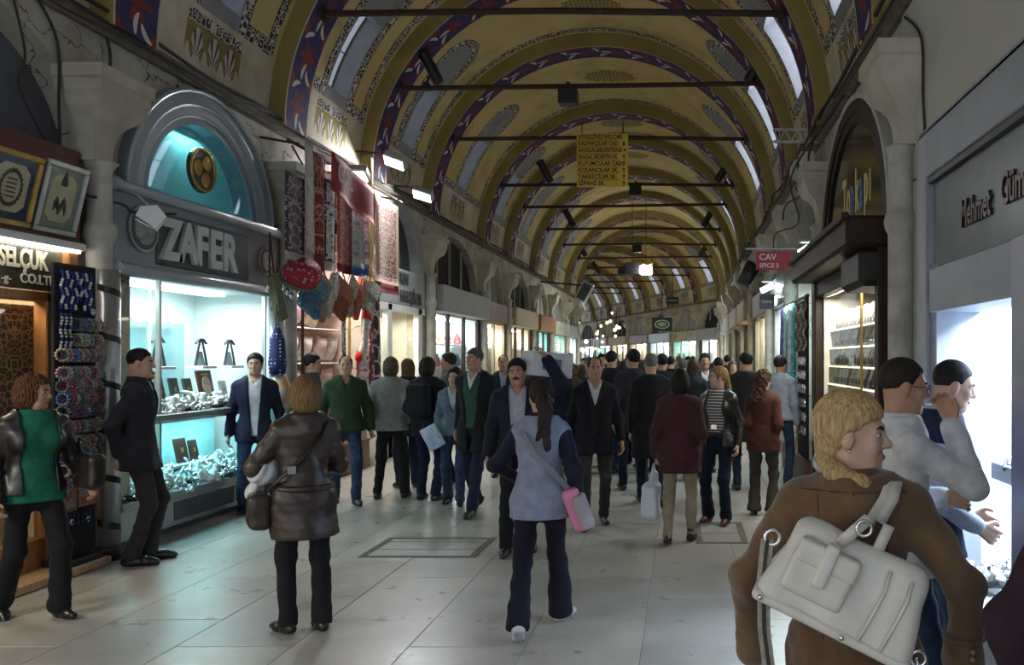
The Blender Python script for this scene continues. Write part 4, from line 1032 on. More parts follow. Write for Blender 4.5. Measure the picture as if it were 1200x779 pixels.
for q in range(9):
    y = Yp(318+q*4.6, -4.66); z = 2.48+.05*math.sin(q*1.9)
    e = empty('metal_trinket', (xw+.3, y, z), label=f'{ORD[q]} silvery trinket from the grey post strung across the stall opening', cat='trinket', group='trinkets strung across the stall')
    MB().sphere((xw+.3, y, z), (.03, .035, .05), 8, 6).build('charm', M_SILVER, e, True)
    MB().tube([(xw+.3, y, z+.05), (xw+.3, y, z+.16)], .004, 4).build('hook', M_SILVER, e)

# ================================================================ 5. grey front with the dark arched window
D1 = empty('grey_shop_front', (xw, 15.05, 0), label='pale grey painted shop front with dark arched window and black letters', cat='shop front')
M_DG = mat('pale_grey_paint', (.36, .38, .38), .6, var=.12)
da, db_ = 13.6, 16.42; dm = (da+db_)/2
r1 = 1.0; zz = 3.25
MB().band([(dm-r1, zz)]+arc(dm, zz, r1, n=18, rz=1.08)+[(dm+r1, zz)], [(da, zz)]+arc(dm, zz, 1.42, n=18, rz=1.18)+[(db_, zz)], xw-.15, xw+.03).build('arch_surround', M_DG, D1)
MB().bbox(xw-.15, xw+.04, da, db_, 2.62, 3.26, .01).build('sign_band', M_DG, D1)
MB().prism([(dm-r1, zz)]+arc(dm, zz, r1, n=18, rz=1.08)+[(dm+r1, zz)], xw-.16, xw-.12).build('arched_pane', mat('dark_window_glass', (.035, .037, .040), .15, var=.5, scale=1.2, spec=.8), D1)
text('lettering', 'RREN', .28, M_BLACKTXT, D1, (xw+.05, 14.75, 3.0), R_LEFT, .004, .012, .95)
text('lettering', 'NAKŞİLER', .28, M_BLACKTXT, D1, (xw+.05, 14.95, 2.69), R_LEFT, .004, .012, .92)
MB().box(xw-.7, xw-.68, da, db_, 0, 2.62).box(xw-.7, xw, da-.02, da, 0, 2.62).box(xw-.7, xw, db_, db_+.02, 0, 2.62).box(xw-.7, xw, da, db_, 2.6, 2.62).build('window_lining', mat('cream_lining', (.78, .72, .62), .6), D1)
for (a, b) in ((da, 13.95), (14.35, 14.55), (16.0, 16.22)): MB().bbox(xw-.05, xw+.05, a, b, 0, 2.62, .01).build('front_post', M_WHITE, D1)
MB().bbox(xw-.05, xw+.05, da, db_, 0, .55, .01).build('stall_riser', M_DG, D1); MB().bbox(xw-.05, xw+.05, da, db_, 2.5, 2.62, .01).build('window_head', M_WHITE, D1)
MB().box(xw-.01, xw, da, db_, .55, 2.5).build('window_pane', M_PANE, D1)
MB().box(xw-.40, xw-.385, 15.2, 15.22, .6, 2.4).build('inner_divider', M_GOLD, D1)
MB().box(xw-.50, xw-.49, 14.6, 15.95, .7, 2.3).build('frosted_screen', mat('frosted_screen', (.62, .66, .6), .5, var=.2, scale=1.5), D1)
area('window_lamp', (xw-.25, dm, 2.45), .3, 34, (1, .92, .76), sy=2.2)
MB().sphere((xw-.12, 14.75, 2.35), (.07, .07, .1)).build('hanging_globe', emis('globe_light', (1, .95, .85), 5), D1, True)

# ================================================================ generic lit shop fronts further along
GOODS = {}
def goods_mesh(k, c):
    key = (k, c)
    if key in GOODS: return GOODS[key]
    mm = mat(f'goods_{len(GOODS)}', c, .5, var=.5, scale=12); m = MB()
    if k == 0: m.lathe([(.05, 0), (.09, .06), (.07, .18), (.03, .24), (.045, .28), (0, .28)], 10)
    elif k == 1: m.bbox(-.03, .03, -.14, .14, 0, .32, .02)
    else: m.tube([(0, 0, 0), (0, 0, .12), (0, 0, .3)], [.12, .10, .03], 8)
    GOODS[key] = m.mesh(['vase', 'pouch', 'glass_lantern'][k], mm, True); return GOODS[key]
def shop(side, y0, y1, idx, warm, power, style):
    x0 = XL(0) if side < 0 else XR(0); sg = 1 if side < 0 else -1; sd = 'carpet' if side < 0 else 'dark wood'
    a, b = y0+.24, y1-.24; ym_ = (a+b)/2; r = (b-a)/2-.02
    place = f'{ORD[idx]} lit shop front beyond the {"grey painted front" if side < 0 else "bead stall"} on the {"rug" if side < 0 else "slipper window"} side'
    e = empty('lit_shop_front', (x0+cx(ym_)-CX, ym_, 0), label=place, cat='shop front', group='lit shop fronts down the street')
    def bld(m, nm, mt, par=None): return sh(m).build(nm, mt, par or e)
    def bx(d0, d1, ya_, yb_, za, zb, nm, mt, bev=.01):
        q0, q1 = sorted((x0+sg*d0, x0+sg*d1)); return bld(MB().bbox(q0, q1, ya_, yb_, za, zb, bev), nm, mt)
    fas = [M_DG, W_RED, W_ORANGE, M_ZLIGHT, mat('cream_fascia', (.55, .45, .30), .6), M_PLASTER][style % 6]
    lin = [M_WHITE, mat('cream_lining', (.78, .72, .62), .6), M_TEAL][style % 3]
    rz = min(r, 1.08)
    bld(MB().prism([(ym_-r, 3.2)]+arc(ym_, 3.2, r, n=14, rz=rz)+[(ym_+r, 3.2)], x0-sg*.2, x0-sg*.16), 'lunette_panel', [M_DARK, M_DG, M_PLASTER, mat('dark_window_glass', (.035, .037, .040), .15)][style % 4])
    for q in range(1, 4): bx(-.16, -.12, ym_-r+2*r*q/4-.02, ym_-r+2*r*q/4+.02, 3.2, 3.2+rz*math.sqrt(1-((q/4)*2-1)**2), 'lunette_bar', M_PIPEWHITE, .003)
    bx(-.15, .12 if style % 2 else .30, a-.02, b+.02, 2.62, 3.15, 'fascia', fas, .02)
    bx(-.8, -.78, a, b, 0, 2.62, 'back_panel', lin); bx(-.8, 0, a, a+.02, 0, 2.62, 'side_panel', lin, .002); bx(-.8, 0, b-.02, b, 0, 2.62, 'side_panel', lin, .002); bx(-.8, 0, a, b, 2.58, 2.62, 'canopy', lin, .002)
    bx(-.6, .02, a, b, 0, .5, 'riser', fas)
    n = 3 if (y1-y0) > 3.6 else 2
    for q in range(n+1):
        yy = a+(b-a)*q/n; bx(-.04, .04, yy-.04, yy+.04, .5, 2.62, 'front_post', M_DG if style % 2 else W_DARK)
    bx(-.005, .005, a, b, .5, 2.6, 'window_pane', M_PANE, .001)
    for z in (1.0, 1.5, 2.0): bx(-.6, -.25, a+.05, b-.05, z-.015, z, 'shelf', M_WHITE, .003)
    bx(-.4, -.3, a+.2, b-.2, 2.52, 2.57, 'tube_lamp', emis(f'tube_{style % 3}', warm, 14))
    area('shop_lamp', (x0-sg*.3+cx(ym_)-CX, ym_, 2.5), .3, power, warm, sy=(b-a)*.8)
    if y0 < 40:
        rr = random.Random(idx*7+side); gk = style % 3
        cols = [(.55, .30, .12), (.12, .25, .40), (.60, .55, .45), (.45, .08, .08), (.15, .35, .25)]
        for z in (1.0, 1.5, 2.0):
            for q in range(5):
                c = cols[rr.randrange(5)]; o = link(['vase', 'pouch', 'glass_lantern'][gk], goods_mesh(gk, c)); o.location = (x0-sg*.42, a+.25+(b-a-.5)*q/4, z)
                tag(o, f'small {["vase", "pouch", "lantern"][gk]}, {ORD[q]} on the {["lower", "middle", "upper"][int((z-1)*2)]} shelf of the {ORD[idx]} {"rug" if side < 0 else "slipper"} side shop', ['vase', 'pouch', 'lantern'][gk], 'goods on far shop shelves')
k = 0
cfg = [((.86, .95, 1), 50, 0), ((1, .85, .62), 42, 1), ((1, .93, .85), 55, 4), ((.8, 1, .95), 40, 2), ((1, .8, .5), 50, 5), ((1, .95, .9), 60, 3), ((1, .8, .55), 50, 1)]
for i in range(len(RIBS)-1):
    if RIBS[i] >= 16.5 and RIBS[i] < 64:
        w_, p_, s_ = cfg[k % len(cfg)]; shop(-1, RIBS[i], RIBS[i+1], k, w_, p_, s_); k += 1
# ================================================================ right side: pale stone jewellery shop
xr = XR(0)
M_STONE = mat('grey_speckled_stone', (.27, .29, .33), .45, var=.22, scale=2.2, bump=.05, bscale=80, col2=(.22, .235, .27))
M_STONE2 = mat('mauve_stone', (.30, .31, .37), .4, var=.15, scale=3)
S1 = empty('stone_shop_front', (1.47, 4.4, 0), label='pale grey stone shop front with blue-white lit window and name letters', cat='shop front')
xs = 1.45; sa, sb = 3.72, 4.98; zlo, zhi = .45, 1.95
def slab(nm, y0, y1, z0, z1, x0=xs, x1=xs+.30, m_=M_STONE, b=.006): return MB().bbox(x0, x1, y0, y1, z0, z1, b).build(nm, m_, S1)
slab('riser', sa, 5.2, 0.08, zlo); slab('kick', sa, 5.2, 0, .08, xs+.06, m_=M_BLACK)
slab('ledge', sa, 5.05, zlo-.035, zlo, xs-.05)
slab('lintel', 3.72, 5.02, zhi, 2.205)
slab('pilaster', 3.40, sa, 0, 2.205, xs-.02, m_=M_STONE2)
slab('pilaster', 5.10, 5.24, 0, 3.04, m_=M_STONE2)
slab('jamb', 4.99, 5.09, zlo, 2.24, xs+.03)
slab('top_frieze', 3.2, 5.10, 2.76, 3.04)
MB().bbox(xs+.015, xs+.05, 3.2, 5.09, 2.72, 2.76, .004).build('sign_reveal', M_BLACK, S1)
slab('sign_field', 3.2, 5.10, 2.205, 2.74, xs+.05, xs+.12, mat('sign_field_grey', (.16, .185, .20), .25, var=.1))
slab('side_return', 5.24, 5.30, 0, 3.04, xs+.004, 2.1)
M_SLET = mat('dark_letter_bronze', (.055, .032, .030), .35, metal=.5)
text('sign_letters', 'Mehmet', .20, M_SLET, S1, (xs+.045, 4.56, 2.38), R_RIGHT, .012, .004, .66)
text('sign_letters', 'Gümbi', .215, M_SLET, S1, (xs+.045, 3.99, 2.395), R_RIGHT, .012, .004, .66)
# inside of the window
M_BLUEWHITE = mat('blue_white_lining', (.72, .78, .88), .5, var=.06)
MB().box(xs+.28, xs+1.1, sa-.02, sa, zlo-.05, 2.3).box(xs+.28, xs+1.1, 5.0, 5.02, zlo-.05, 2.3).box(xs+1.1, xs+1.12, sa, 5.02, zlo-.05, 2.3).box(xs+.28, xs+1.1, sa, 5.02, 2.28, 2.3).build('window_lining', M_BLUEWHITE, S1)
MB().box(xs+.02, xs+1.1, sa, 5.0, zlo-.02, zlo+.01).build('window_deck', M_BLUEWHITE, S1)
MB().box(xs+.12, xs+.128, sa, 5.0, zlo, zhi).build('window_pane', M_PANE, S1)
MB().bbox(xs+.35, xs+1.05, sa+.1, 4.85, 1.03, 1.07, .006).build('jewel_shelf', M_BLUEWHITE, S1)
MB().bbox(xs+.30, xs+.35, sa+.1, 4.85, 1.00, 1.10, .006).build('shelf_edge', mat('pale_blue_edge', (.42, .48, .60), .4), S1)
MB().box(xs+.5, xs+.9, sa+.2, 4.8, 2.24, 2.27).build('tube_lamp', emis('blue_white_tube', (.78, .88, 1.0), 14), S1)
area('window_lamp', (xs+.62, 4.4, 2.2), .5, 130, (.72, .84, 1.0), sy=1.0)
area('window_lamp', (xs+.5, 4.4, .98), .3, 18, (.76, .86, 1.0), sy=.9)
heap(60, sa+.2, 4.8, xs+.36, xs+.75, lambda x, y: 1.075+max(0, x-xs-.36)*.45, 'on the upper shelf of the blue-white window', 'jewels on the stone shop shelf', 1.1, 11, (2, 2, 4, 1, 3))
heap(46, sa+.15, 4.9, xs+.16, xs+.6, lambda x, y: zlo+.012, 'on the floor deck of the blue-white window', 'jewels on the stone shop deck', 1.1, 12, (2, 2, 4, 1, 3))
bust_ = empty('jewellery_bust', (xs+.75, 4.35, 1.07), label='white neck-shaped jewellery bust inside the blue-white window', cat='bust')
MB().lathe([(.10, 0), (.13, .06), (.12, .16), (.05, .23), (.045, .32), (.02, .34)], 14, (xs+.75, 4.3, 1.07)).build('torso', M_WHITE, bust_, True)
MB().torus((xs+.73, 4.3, 1.27), .07, .012, 16, 6, M=Matrix.Rotation(.5, 3, 'Y')).build('necklace', M_SILVER, bust_, True)
# plain plaster wall above and towards the viewer
o = MB().box(xr-.02, xr+.4, -6, 6.7, 3.04, ZS+.05).box(xr-.02, xr+.4, 5.3, 6.3, 0, 3.04).build('upper_wall', M_WHITEWALL, WR)
MB().box(xs, xr+.4, -6, 3.4, 0, 2.205).box(xs, xr+.4, -6, 3.2, 2.205, 3.04).box(xs, xr, -6, 5.25, 3.02, 3.05).build('near_wall', M_STONE, WR)
MB().box(xr-.02, xr+.4, 5.28, 6.93, 0, 3.06).box(xr-.02, xr+.4, 6.68, 6.93, 3.0, ZS+.05).build('infill_wall', M_WHITEWALL, WR)
# ================================================================ dark wooden arch shop
ta, tb = 6.95, 10.4; tm = (ta+tb)/2
xq = xr; xr = xr-.10
T1 = empty('dark_wood_shop_front', (xr, tm, 0), label='dark walnut arched shop front with canopy and painted glass lettering', cat='shop front')
TR, TZ, ZB = 1.70, 1.44, 2.80
def tarc(r, rz, zb=ZB): return [(tm-r, zb-.05)]+arc(tm, zb, r, n=22, rz=rz)+[(tm+r, zb-.05)]
auto_smooth(MB().band(tarc(1.54, 1.32), tarc(TR, TZ), xr-.02, xr+.4).build('arch_frame', W_DARK, T1), 30)
auto_smooth(MB().band(tarc(1.42, 1.22), tarc(1.55, 1.33), xr+.0, xr+.4).build('arch_moulding', W_DARK, T1), 30)
auto_smooth(MB().band(tarc(TR, TZ), tarc(TR+.05, TZ+.05), xr-.03, xr+.1).build('plaster_arch', M_WHITEWALL, T1), 30)
MB().prism(tarc(1.44, 1.24), xr+.025, xr+.04).build('lunette_pane', mat('brown_lunette_glass', (.06, .045, .028), .12, var=.7, scale=2.5, spec=.9), T1)
M_YEL = mat('yellow_lettering', (.80, .64, .20), .5); M_BLU = mat('blue_lettering', (.10, .18, .42), .5)
yy = tm+.50
for i, ch in enumerate('Topkapı'):
    text('lettering', ch, .62, M_BLU if i in (2, 4) else M_YEL, T1, (xr+.020, yy, 3.14), R_RIGHT, .003, .008, .56); yy -= [.22, .22, .22, .20, .22, .22, .1][i]
text('lettering', 'ozanat', .34, M_YEL, T1, (xr+.020, tm+.30, 2.93), R_RIGHT, .003, .004, .62)
MB().bbox(xr-.36, xr+.05, ta+.05, tb+.15, 2.60, 2.86, .03).build('canopy', W_DARK, T1)
MB().bbox(xr-.40, xr-.34, ta+.02, tb+.18, 2.82, 2.88, .01).build('canopy_lip', W_DARK, T1)
MB().bbox(xr-.25, xr+.1, ta+.05, ta+.9, 2.28, 2.60, .05).build('shutter_box', mat('black_shutter', (.012, .010, .010), .5), T1)
for y, w_ in ((ta+.02, .16), (tb-.05, .22)): MB().bbox(xr-.10, xr+.08, y, y+w_, 0, 2.6, .015).build('front_post', W_DARK, T1)
MB().bbox(xr-.08, xr+.08, ta+.1, tb, 2.42, 2.60, .01).build('window_head', W_DARK, T1)
MB().bbox(xr-.06, xr+.4, ta+.1, tb, 0, .45, .01).build('riser', W_DARK, T1)
MB().box(xr-.005, xr+.003, ta+.15, tb-.05, .45, 2.42).build('window_pane', M_PANE, T1)
MB().bbox(xr-.012, xr+.012, 8.1, 8.125, .45, 2.42, .003).build('glazing_bar', M_GOLD, T1)
MB().box(xr+.62, xr+.64, ta, tb, 0, 2.6).box(xr+.0, xr+1.0, ta, ta+.02, 0, 2.6).box(xr, xr+.62, tb-.14, tb-.12, 0, 2.6).box(xr, xr+1, ta, tb, 2.58, 2.6).build('window_lining', mat('ivory_lining', (.66, .60, .50), .6), T1)
for k, y in enumerate((7.5, 8.2, 8.9, 9.6)):
    MB().bbox(xr+.50, xr+.56, y, y+.06, 1.0, 2.58, .01).build('brass_post', M_GOLD, T1)
    MB().box(xr+.58, xr+.59, y+.1, y+.6, 1.9, 2.45).build('curtain', [mat('pale_blue_curtain', (.45, .52, .58), .8), mat('brown_panel', (.20, .10, .06), .6)][k % 2], T1)
area('window_lamp', (xr+.03, tm, 2.40), .08, 60, (1, .95, .86), sy=2.8)
M_SLIPHOLE = mat('slipper_lining', (.16, .14, .12), .7)
M_SLIP = [mat('silver_slipper', (.70, .70, .67), .35, var=.5, scale=30), mat('dark_slipper', (.10, .09, .085), .5, var=.5, scale=30), mat('cream_slipper', (.60, .53, .42), .5, var=.4, scale=30), mat('sage_slipper', (.42, .44, .38), .5, var=.5, scale=30)]
slips = []
for m_ in M_SLIP:
    # a pointed slipper standing on its heel against the step
    m = MB().tube([(0, 0, 0), (0, .005, .05), (0, .0, .12), (0, 0, .19), (0, .0, .235), (0, .0, .25)], [.026, .038, .036, .042, .022, .004], 8, flat=.55, up=(1, 0, 0))
    m.torus((-.018, 0, .055), .026, .007, 10, 5, M=Matrix.Rotation(math.pi/2, 3, 'Y'), mi=1)
    slips.append(m.mesh('slipper', [m_, M_SLIPHOLE], True))
rowdef = [(2.16, .10), (1.95, .09), (1.74, .08), (1.53, .07), (1.32, .06), (1.11, .05), (.90, .05)]
for i, (z, dx) in enumerate(rowdef):
    MB().bbox(xr+dx-.02, xr+dx+.12, ta+.15, tb-.1, z-.16, z-.14, .004).build('display_step', M_WHITE, T1)
    MB().box(xr+dx-.025, xr+dx-.02, ta+.15, tb-.1, z-.16, z-.14).build('step_strip', emis('warm_strip', (1, .86, .62), 1.0), T1)
    for j in range(24):
        q = random.choices(range(4), (6, 2, 2, 3))[0]; o = link('slipper', slips[q]); o.location = (xr+dx+.04, ta+.24+j*(tb-ta-.50)/23, z-.135)
        o.rotation_euler = (.55+random.uniform(-.06, .06), .18, random.uniform(-.1, .1))
        tag(o, f'{["silvery", "dark", "cream", "sage green"][q]} slanted slipper on the {ORD[i]} display step from the top behind walnut shop glass', 'slipper', 'slippers in the walnut shop window')
cardt = empty('price_card', (xr+.10, 8.7, 1.60), label='small white card among the slippers in the walnut shop window', cat='card')
MB().box(xr+.02, xr+.026, 8.62, 8.80, 1.60, 1.69).build('card', M_WHITE, cardt); MB().box(xr+.017, xr+.02, 8.65, 8.77, 1.64, 1.645).build('print', M_BLACKTXT, cardt)
xr = xq
# ================================================================ bead and scarf stall after the arch
B1 = empty('bead_stall', (xr, 12, 0), label='stall hung with turquoise beads and scarves beyond the walnut arch', cat='stall')
MB().box(xr+.5, xr+.52, 10.75, 13.35, 0, 3.2).box(xr, xr+.5, 10.73, 10.75, 0, 3.2).box(xr, xr+.5, 13.35, 13.37, 0, 3.2).box(xr, xr+.5, 10.75, 13.35, 3.15, 3.2).build('lining', mat('dark_stall_lining', (.10, .12, .12), .7), B1)
MB().bbox(xr-.05, xr+.1, 10.7, 13.4, 3.0, 3.25, .01).build('fascia', M_WHITE, B1)
MB().bbox(xr-.25, xr-.2, 10.75, 13.3, 2.45, 2.5, .01).build('hanging_bar', M_BLACK, B1)
MB().bbox(xr-.22, xr-.20, 10.80, 11.7, .35, 2.45, .004).build('bead_board', mat('black_velvet', (.012, .012, .016), .9), B1)
MB().bbox(xr-.25, xr+.4, 10.8, 13.3, 0, .4, .01).build('counter', W_RED, B1)
area('stall_lamp', (xr-.2, 12.2, 2.95), .3, 40, (.75, 1, 1))
nb = 0
for j in range(13):
    c = random.choice([(.05, .35, .38), (.55, .55, .52), (.04, .08, .3), (.4, .06, .05), (.55, .4, .1), (.03, .03, .03)]); mm = mat(f'strand_{c}', c, .25, var=.4, scale=40)
    for (x, y, z0_, n_) in ((xr-.25, 10.84+.065*j, 2.42, 11),):
        m = MB()
        for q in range(n_*2): m.sphere((x+.02*math.sin(q*.8), y+.016*math.cos(q*.8), z0_-q*.030), .016, 6, 4)
        tag(m.build('bead_strand', mm, None, True), f'{ORD[j]} bead strand along the black board beyond the walnut arch', 'bead strand', 'bead strands beyond the walnut arch')
ringm = MB().torus((0, 0, 0), .05, .014, 12, 5, M=Matrix.Rotation(math.pi/2, 3, 'Y')).mesh('bangle', M_SILVER, True)
for i in range(6):
    for j in range(5):
        o = link('bangle', ringm); o.location = (xr-.24, 10.9+.16*j, 1.65-.18*i); tag(o, f'silver bangle, {ORD[j]} in the {ORD[i]} row on the black board', 'bangle', 'bangles on the black board')
scc = [((.10, .42, .44), 'turquoise'), ((.55, .66, .66), 'pale aqua'), ((.40, .05, .09), 'crimson'), ((.16, .30, .36), 'petrol blue'), ((.60, .60, .58), 'white'), ((.08, .10, .30), 'navy'), ((.45, .25, .35), 'mauve')]
for k, (c, n) in enumerate(scc):
    y = 11.78+k*.22; o = sheet('hanging_scarf', (xr-.25-.02*(k % 2), y, 1.0+.3*(k % 3)), (0, .19, 0), (0, 0, 1.45-.3*(k % 3)), rugmat(f'scarf_{k}', c, tuple(q*.6 for q in c), tuple(min(.8, q*1.3+.12) for q in c), 6), wave=.04, nw=1.0, ph=k)
    tag(o, f'{n} scarf hanging from the bar of the bead stall', 'scarf', 'scarves at the bead stall')
# red hanging sign
rs = empty('red_sign', (xr-.55, 12.3, 3.1), label='small red hanging sign with white letters above the bead stall', cat='sign')
MB().bbox(xr-.74, xr-.24, 12.28, 12.33, 2.96, 3.22, .008).build('board', mat('sign_red', (.45, .02, .025), .5), rs)
text('lettering', 'CAV', .125, M_WHITE, rs, (xr-.70, 12.275, 3.10), R_CAM, .002, .002); text('lettering', 'SPICE S', .09, M_WHITE, rs, (xr-.70, 12.275, 2.99), R_CAM, .002, .001)
MB().tube([(xr, 12.3, 3.26), (xr-.9, 12.3, 3.26)], .015, 6).build('arm', M_GREYSTEEL, rs)
k = 0
cfgr = [((.9, .96, 1), 34, 3), ((1, .85, .6), 34, 1), ((1, .9, .75), 36, 4), ((1, .85, .6), 36, 2), ((1, .95, .9), 40, 0), ((1, .8, .5), 70, 5), ((1, .82, .55), 90, 1), ((1, .95, .9), 80, 0), ((1, .8, .5), 90, 5)]
for i in range(len(RIBS)-1):
    if RIBS[i] >= 13.4 and RIBS[i] < 68:
        w_, p_, s_ = cfgr[k % len(cfgr)]; shop(1, RIBS[i], RIBS[i+1], k, w_, p_, s_); k += 1
# ================================================================ hanging yellow direction sign
M_SIGNY = mat('sign_yellow', (.72, .50, .05), .5, var=.08); M_SIGNB = mat('sign_ink', (.035, .02, .012), .6)
def ysign(y, x0, x1, z0, z1, lines, label):
    e = empty('direction_sign', ((x0+x1)/2, y, z1), label=label, cat='sign'); W = x1-x0; H = z1-z0
    MB().bbox(x0, x1, y-.03, y+.03, z0, z1, .006).build('board', M_SIGNY, e)
    n = len(lines); rh = H/n
    for i, (tx, ar) in enumerate(lines):
        zb = z1-rh*(i+1)
        if not tx: MB().box(x0+W*.06, x0+W*.6, y-.034, y-.031, zb+rh*.35, zb+rh*.65).build('lettering', M_SIGNB, e)
        else: text('lettering', tx, rh*.86, M_SIGNB, e, (x0+W*.03, y-.034, zb+rh*.22), R_CAM, .001, .003, min(1.0, W*.78/(len(tx)*rh*.47)))
        if i: MB().box(x0, x1-.17*W, y-.0335, y-.031, zb+rh-.004, zb+rh+.004).build('rule', M_SIGNB, e)
        if ar:
            cxx, cz = x1-W*.08, zb+rh*.5; s = rh*.36
            def rot(p): return (cxx+p[0]*s, cz+p[1]*s) if ar != 'r' else (cxx+p[1]*s, cz-p[0]*s)
            if ar == 'd': pts = [(0, 1.1), (.75, .3), (.3, .3), (.3, -.3), (.75, -.3), (0, -1.1), (-.75, -.3), (-.3, -.3), (-.3, .3), (-.75, .3)]
            else: pts = [(0, 1.1), (.75, .2), (.2, .2), (.2, -1.1), (-.2, -1.1), (-.2, .2), (-.75, .2)]
            MB().prism([rot(p) for p in pts], y-.0345, y-.031, 'y').build('arrow', M_SIGNB, e)
    for x in (x0+.1*W, x1-.1*W): MB().tube([(x, y, z1), (x, y, z1+.25)], .01, 5).build('hanger', M_IRON, e)
Ys = 16.4
ysign(Ys, Xp(676, Ys), Xp(736, Ys), Zp(219, Ys), Zp(157, Ys), [('HOŞGELDİNİZ (WELCOME)', ''), ('KALPAKÇILAR CAD.', 'd'), ('SANDALBEDESTENİ', 'r'), ('SANDAL BEDESTEN SK.', 'u'), ('KUYUMCULAR CAD.', 'u'), ('KOLANCILAR SK.', 'u'), ('TAKKECİLER SK.', 'u'), ('SİPAHİ SK.', 'u')], 'yellow street direction sign with arrows hanging under the vault near rods')
Ys = 42.5
ysign(Ys, Xp(739, Ys), Xp(766, Ys), Zp(321, Ys), Zp(303, Ys), [('', 'u'), ('', 'u'), ('', 'u'), ('', 'u')], 'distant smaller yellow direction sign beside the white hanging lamp')
# ================================================================ spots and speakers on the rods
def rodspot(y, px, tilt, lab, s=1.0):
    x = Xp(px, y); z = ROD_Z+.06
    e = empty('rod_spotlight', (x, y, z), label=lab, cat='spotlight', group='black spotlights on the rods')
    T = Matrix.Translation((x, y-.1, z+.22*s)) @ Matrix.Rotation(tilt, 4, 'Y')
    MB().lathe([(.0, -.26*s), (.07*s, -.26*s), (.085*s, -.2*s), (.085*s, .2*s), (.10*s, .24*s), (.10*s, .27*s), (.06*s, .27*s)], 12, M=T).build('housing', M_BLACK, e, True)
    MB().tube([(x+.08*(1 if tilt > 0 else -1), y-.1, z), (x, y-.1, z+.16*s)], .02*s, 6).build('yoke', M_BLACK, e)
    MB().bbox(x+.08*(1 if tilt > 0 else -1)-.05, x+.08*(1 if tilt > 0 else -1)+.05, y-.16, y-.04, z-.12, z, .01).build('clamp', M_BLACK, e)
rodspot(13.5, 508, -.5, 'black spotlight on the second rod above the rug stall', 1.0)
rodspot(13.5, 888, .65, 'black spotlight on the second rod near the bright slit window', 1.1)
rodspot(21.0, 640, -.5, 'black spotlight on the fourth rod beside the yellow direction sign', 1.1)
rodspot(21.0, 847, .6, 'black spotlight on the fourth rod at the opposite end from sign', 1.1)
rodspot(28.1, 668, -.5, 'black spotlight on the sixth rod over the rug side', 1.2)
rodspot(28.1, 829, .5, 'black spotlight on the sixth rod over the slipper side', 1.2)
rodspot(36.2, 682, -.6, 'black spotlight on the eighth rod over the rug side', 1.3)
rodspot(36.2, 825, .6, 'black spotlight on the eighth rod over the slipper side', 1.3)
rodspot(43.6, 699, -.6, 'small black spotlight on the tenth rod over the rug side', 1.3)
rodspot(43.6, 837, .6, 'small black spotlight on the tenth rod over the slipper side', 1.3)
def rodbox(y, px, lab, s=1.0):
    x = Xp(px, y); e = empty('rod_speaker', (x, y-.1, ROD_Z-.05), label=lab, cat='speaker', group='small speakers on the rods')
    MB().bbox(x-.15*s, x+.15*s, y-.22, y+.02, ROD_Z-.29*s, ROD_Z-.05, .02).build('case', M_BLACK, e)
    MB().box(x-.12*s, x+.12*s, y-.226, y-.22, ROD_Z-.25*s, ROD_Z-.09).build('grille', mat('speaker_grille', (.03, .03, .03), .8, var=.5, scale=90), e)
    MB().bbox(x-.03, x+.03, y-.16, y-.04, ROD_Z-.06, ROD_Z+.06, .005).build('clamp', M_BLACK, e)
rodbox(13.5, 667, 'small black speaker hanging under the second rod')
rodbox(21.0, 745, 'small black speaker under the fourth rod beside the yellow sign')
rodbox(31.9, 747, 'small black speaker under the seventh rod', 1.1)
rodbox(40.0, 729, 'small black speaker under a far rod above the distant sign', 1.2)
# white hanging lamp with a dark back box
hl = empty('hanging_lamp', (Xp(757, 33.0), 33, 5.4), label='bright white lamp hanging in the middle under the far vault', cat='lamp')
X0 = Xp(757, 33.0)
MB().bbox(X0-.24, X0+.24, 32.85, 33.15, 4.98-.25+.2, 4.98+.28, .05).build('lamp_glass', emis('hanging_lamp_white', (.92, .97, 1), 22), hl)
MB().tube([(X0-.25, 33, 5.25), (X0-.1, 33, 5.34), (X0+.05, 33, 5.27), (X0+.25, 33, 5.36)], .03, 6).build('cap', M_GREYSTEEL, hl)
MB().tube([(X0, 33, 5.3), (X0, 33, 7.8)], .015, 5).build('cable', M_CABLE, hl)
bx_ = empty('lamp_box', (Xp(741, 33.3), 33.3, 5.2), label='dark square box hanging beside the bright white lamp', cat='box')
x_ = Xp(741, 33.3); MB().bbox(x_-.28, x_+.26, 33.2, 33.5, 4.95, 5.42, .02).build('case', M_BLACK, bx_); MB().tube([(x_, 33.3, 5.4), (x_, 33.3, 7.8)], .015, 5).build('cable', M_CABLE, bx_)
area('hanging_light', (X0, 33, 4.85), .5, 160, (.92, .97, 1))
# floodlights on arms over the rug stall
def flood(px, py, Y, px2, py2, tilt, lab, power=40, X0=None, face=-1):
    x, z = Xp(px, Y), Zp(py, Y); e = empty('floodlight', (x, Y, z), label=lab, cat='floodlight', group='floodlights on wall arms')
    xw_, zw_ = Xp(px2, Y), Zp(py2, Y)
    MB().tube([(xw_, Y, zw_), (x, Y, z+.12)], .018, 6).build('arm', M_IRON, e)
    T = Matrix.Translation((x, Y, z)) @ Matrix.Rotation(tilt, 4, 'Y') @ Matrix.Rotation(-.5, 4, 'X')
    MB().bbox(-.17, .17, -.12, .12, -.02, .10, .02, M=T).build('housing', M_GREYSTEEL, e)
    MB().box(-.15, .15, -.10, .10, -.026, -.02, M=T).build('lamp_face', emis('flood_face', (.92, .97, 1), 11), e)
    a = area('flood_light', T @ Vector((0, 0, -.05)), .28, power, (.93, .97, 1)); a.rotation_euler = T.to_euler()
flood(417, 205, 12.0, 372, 190, .05, 'square floodlight hanging in front of the rugs by red banner', 25)
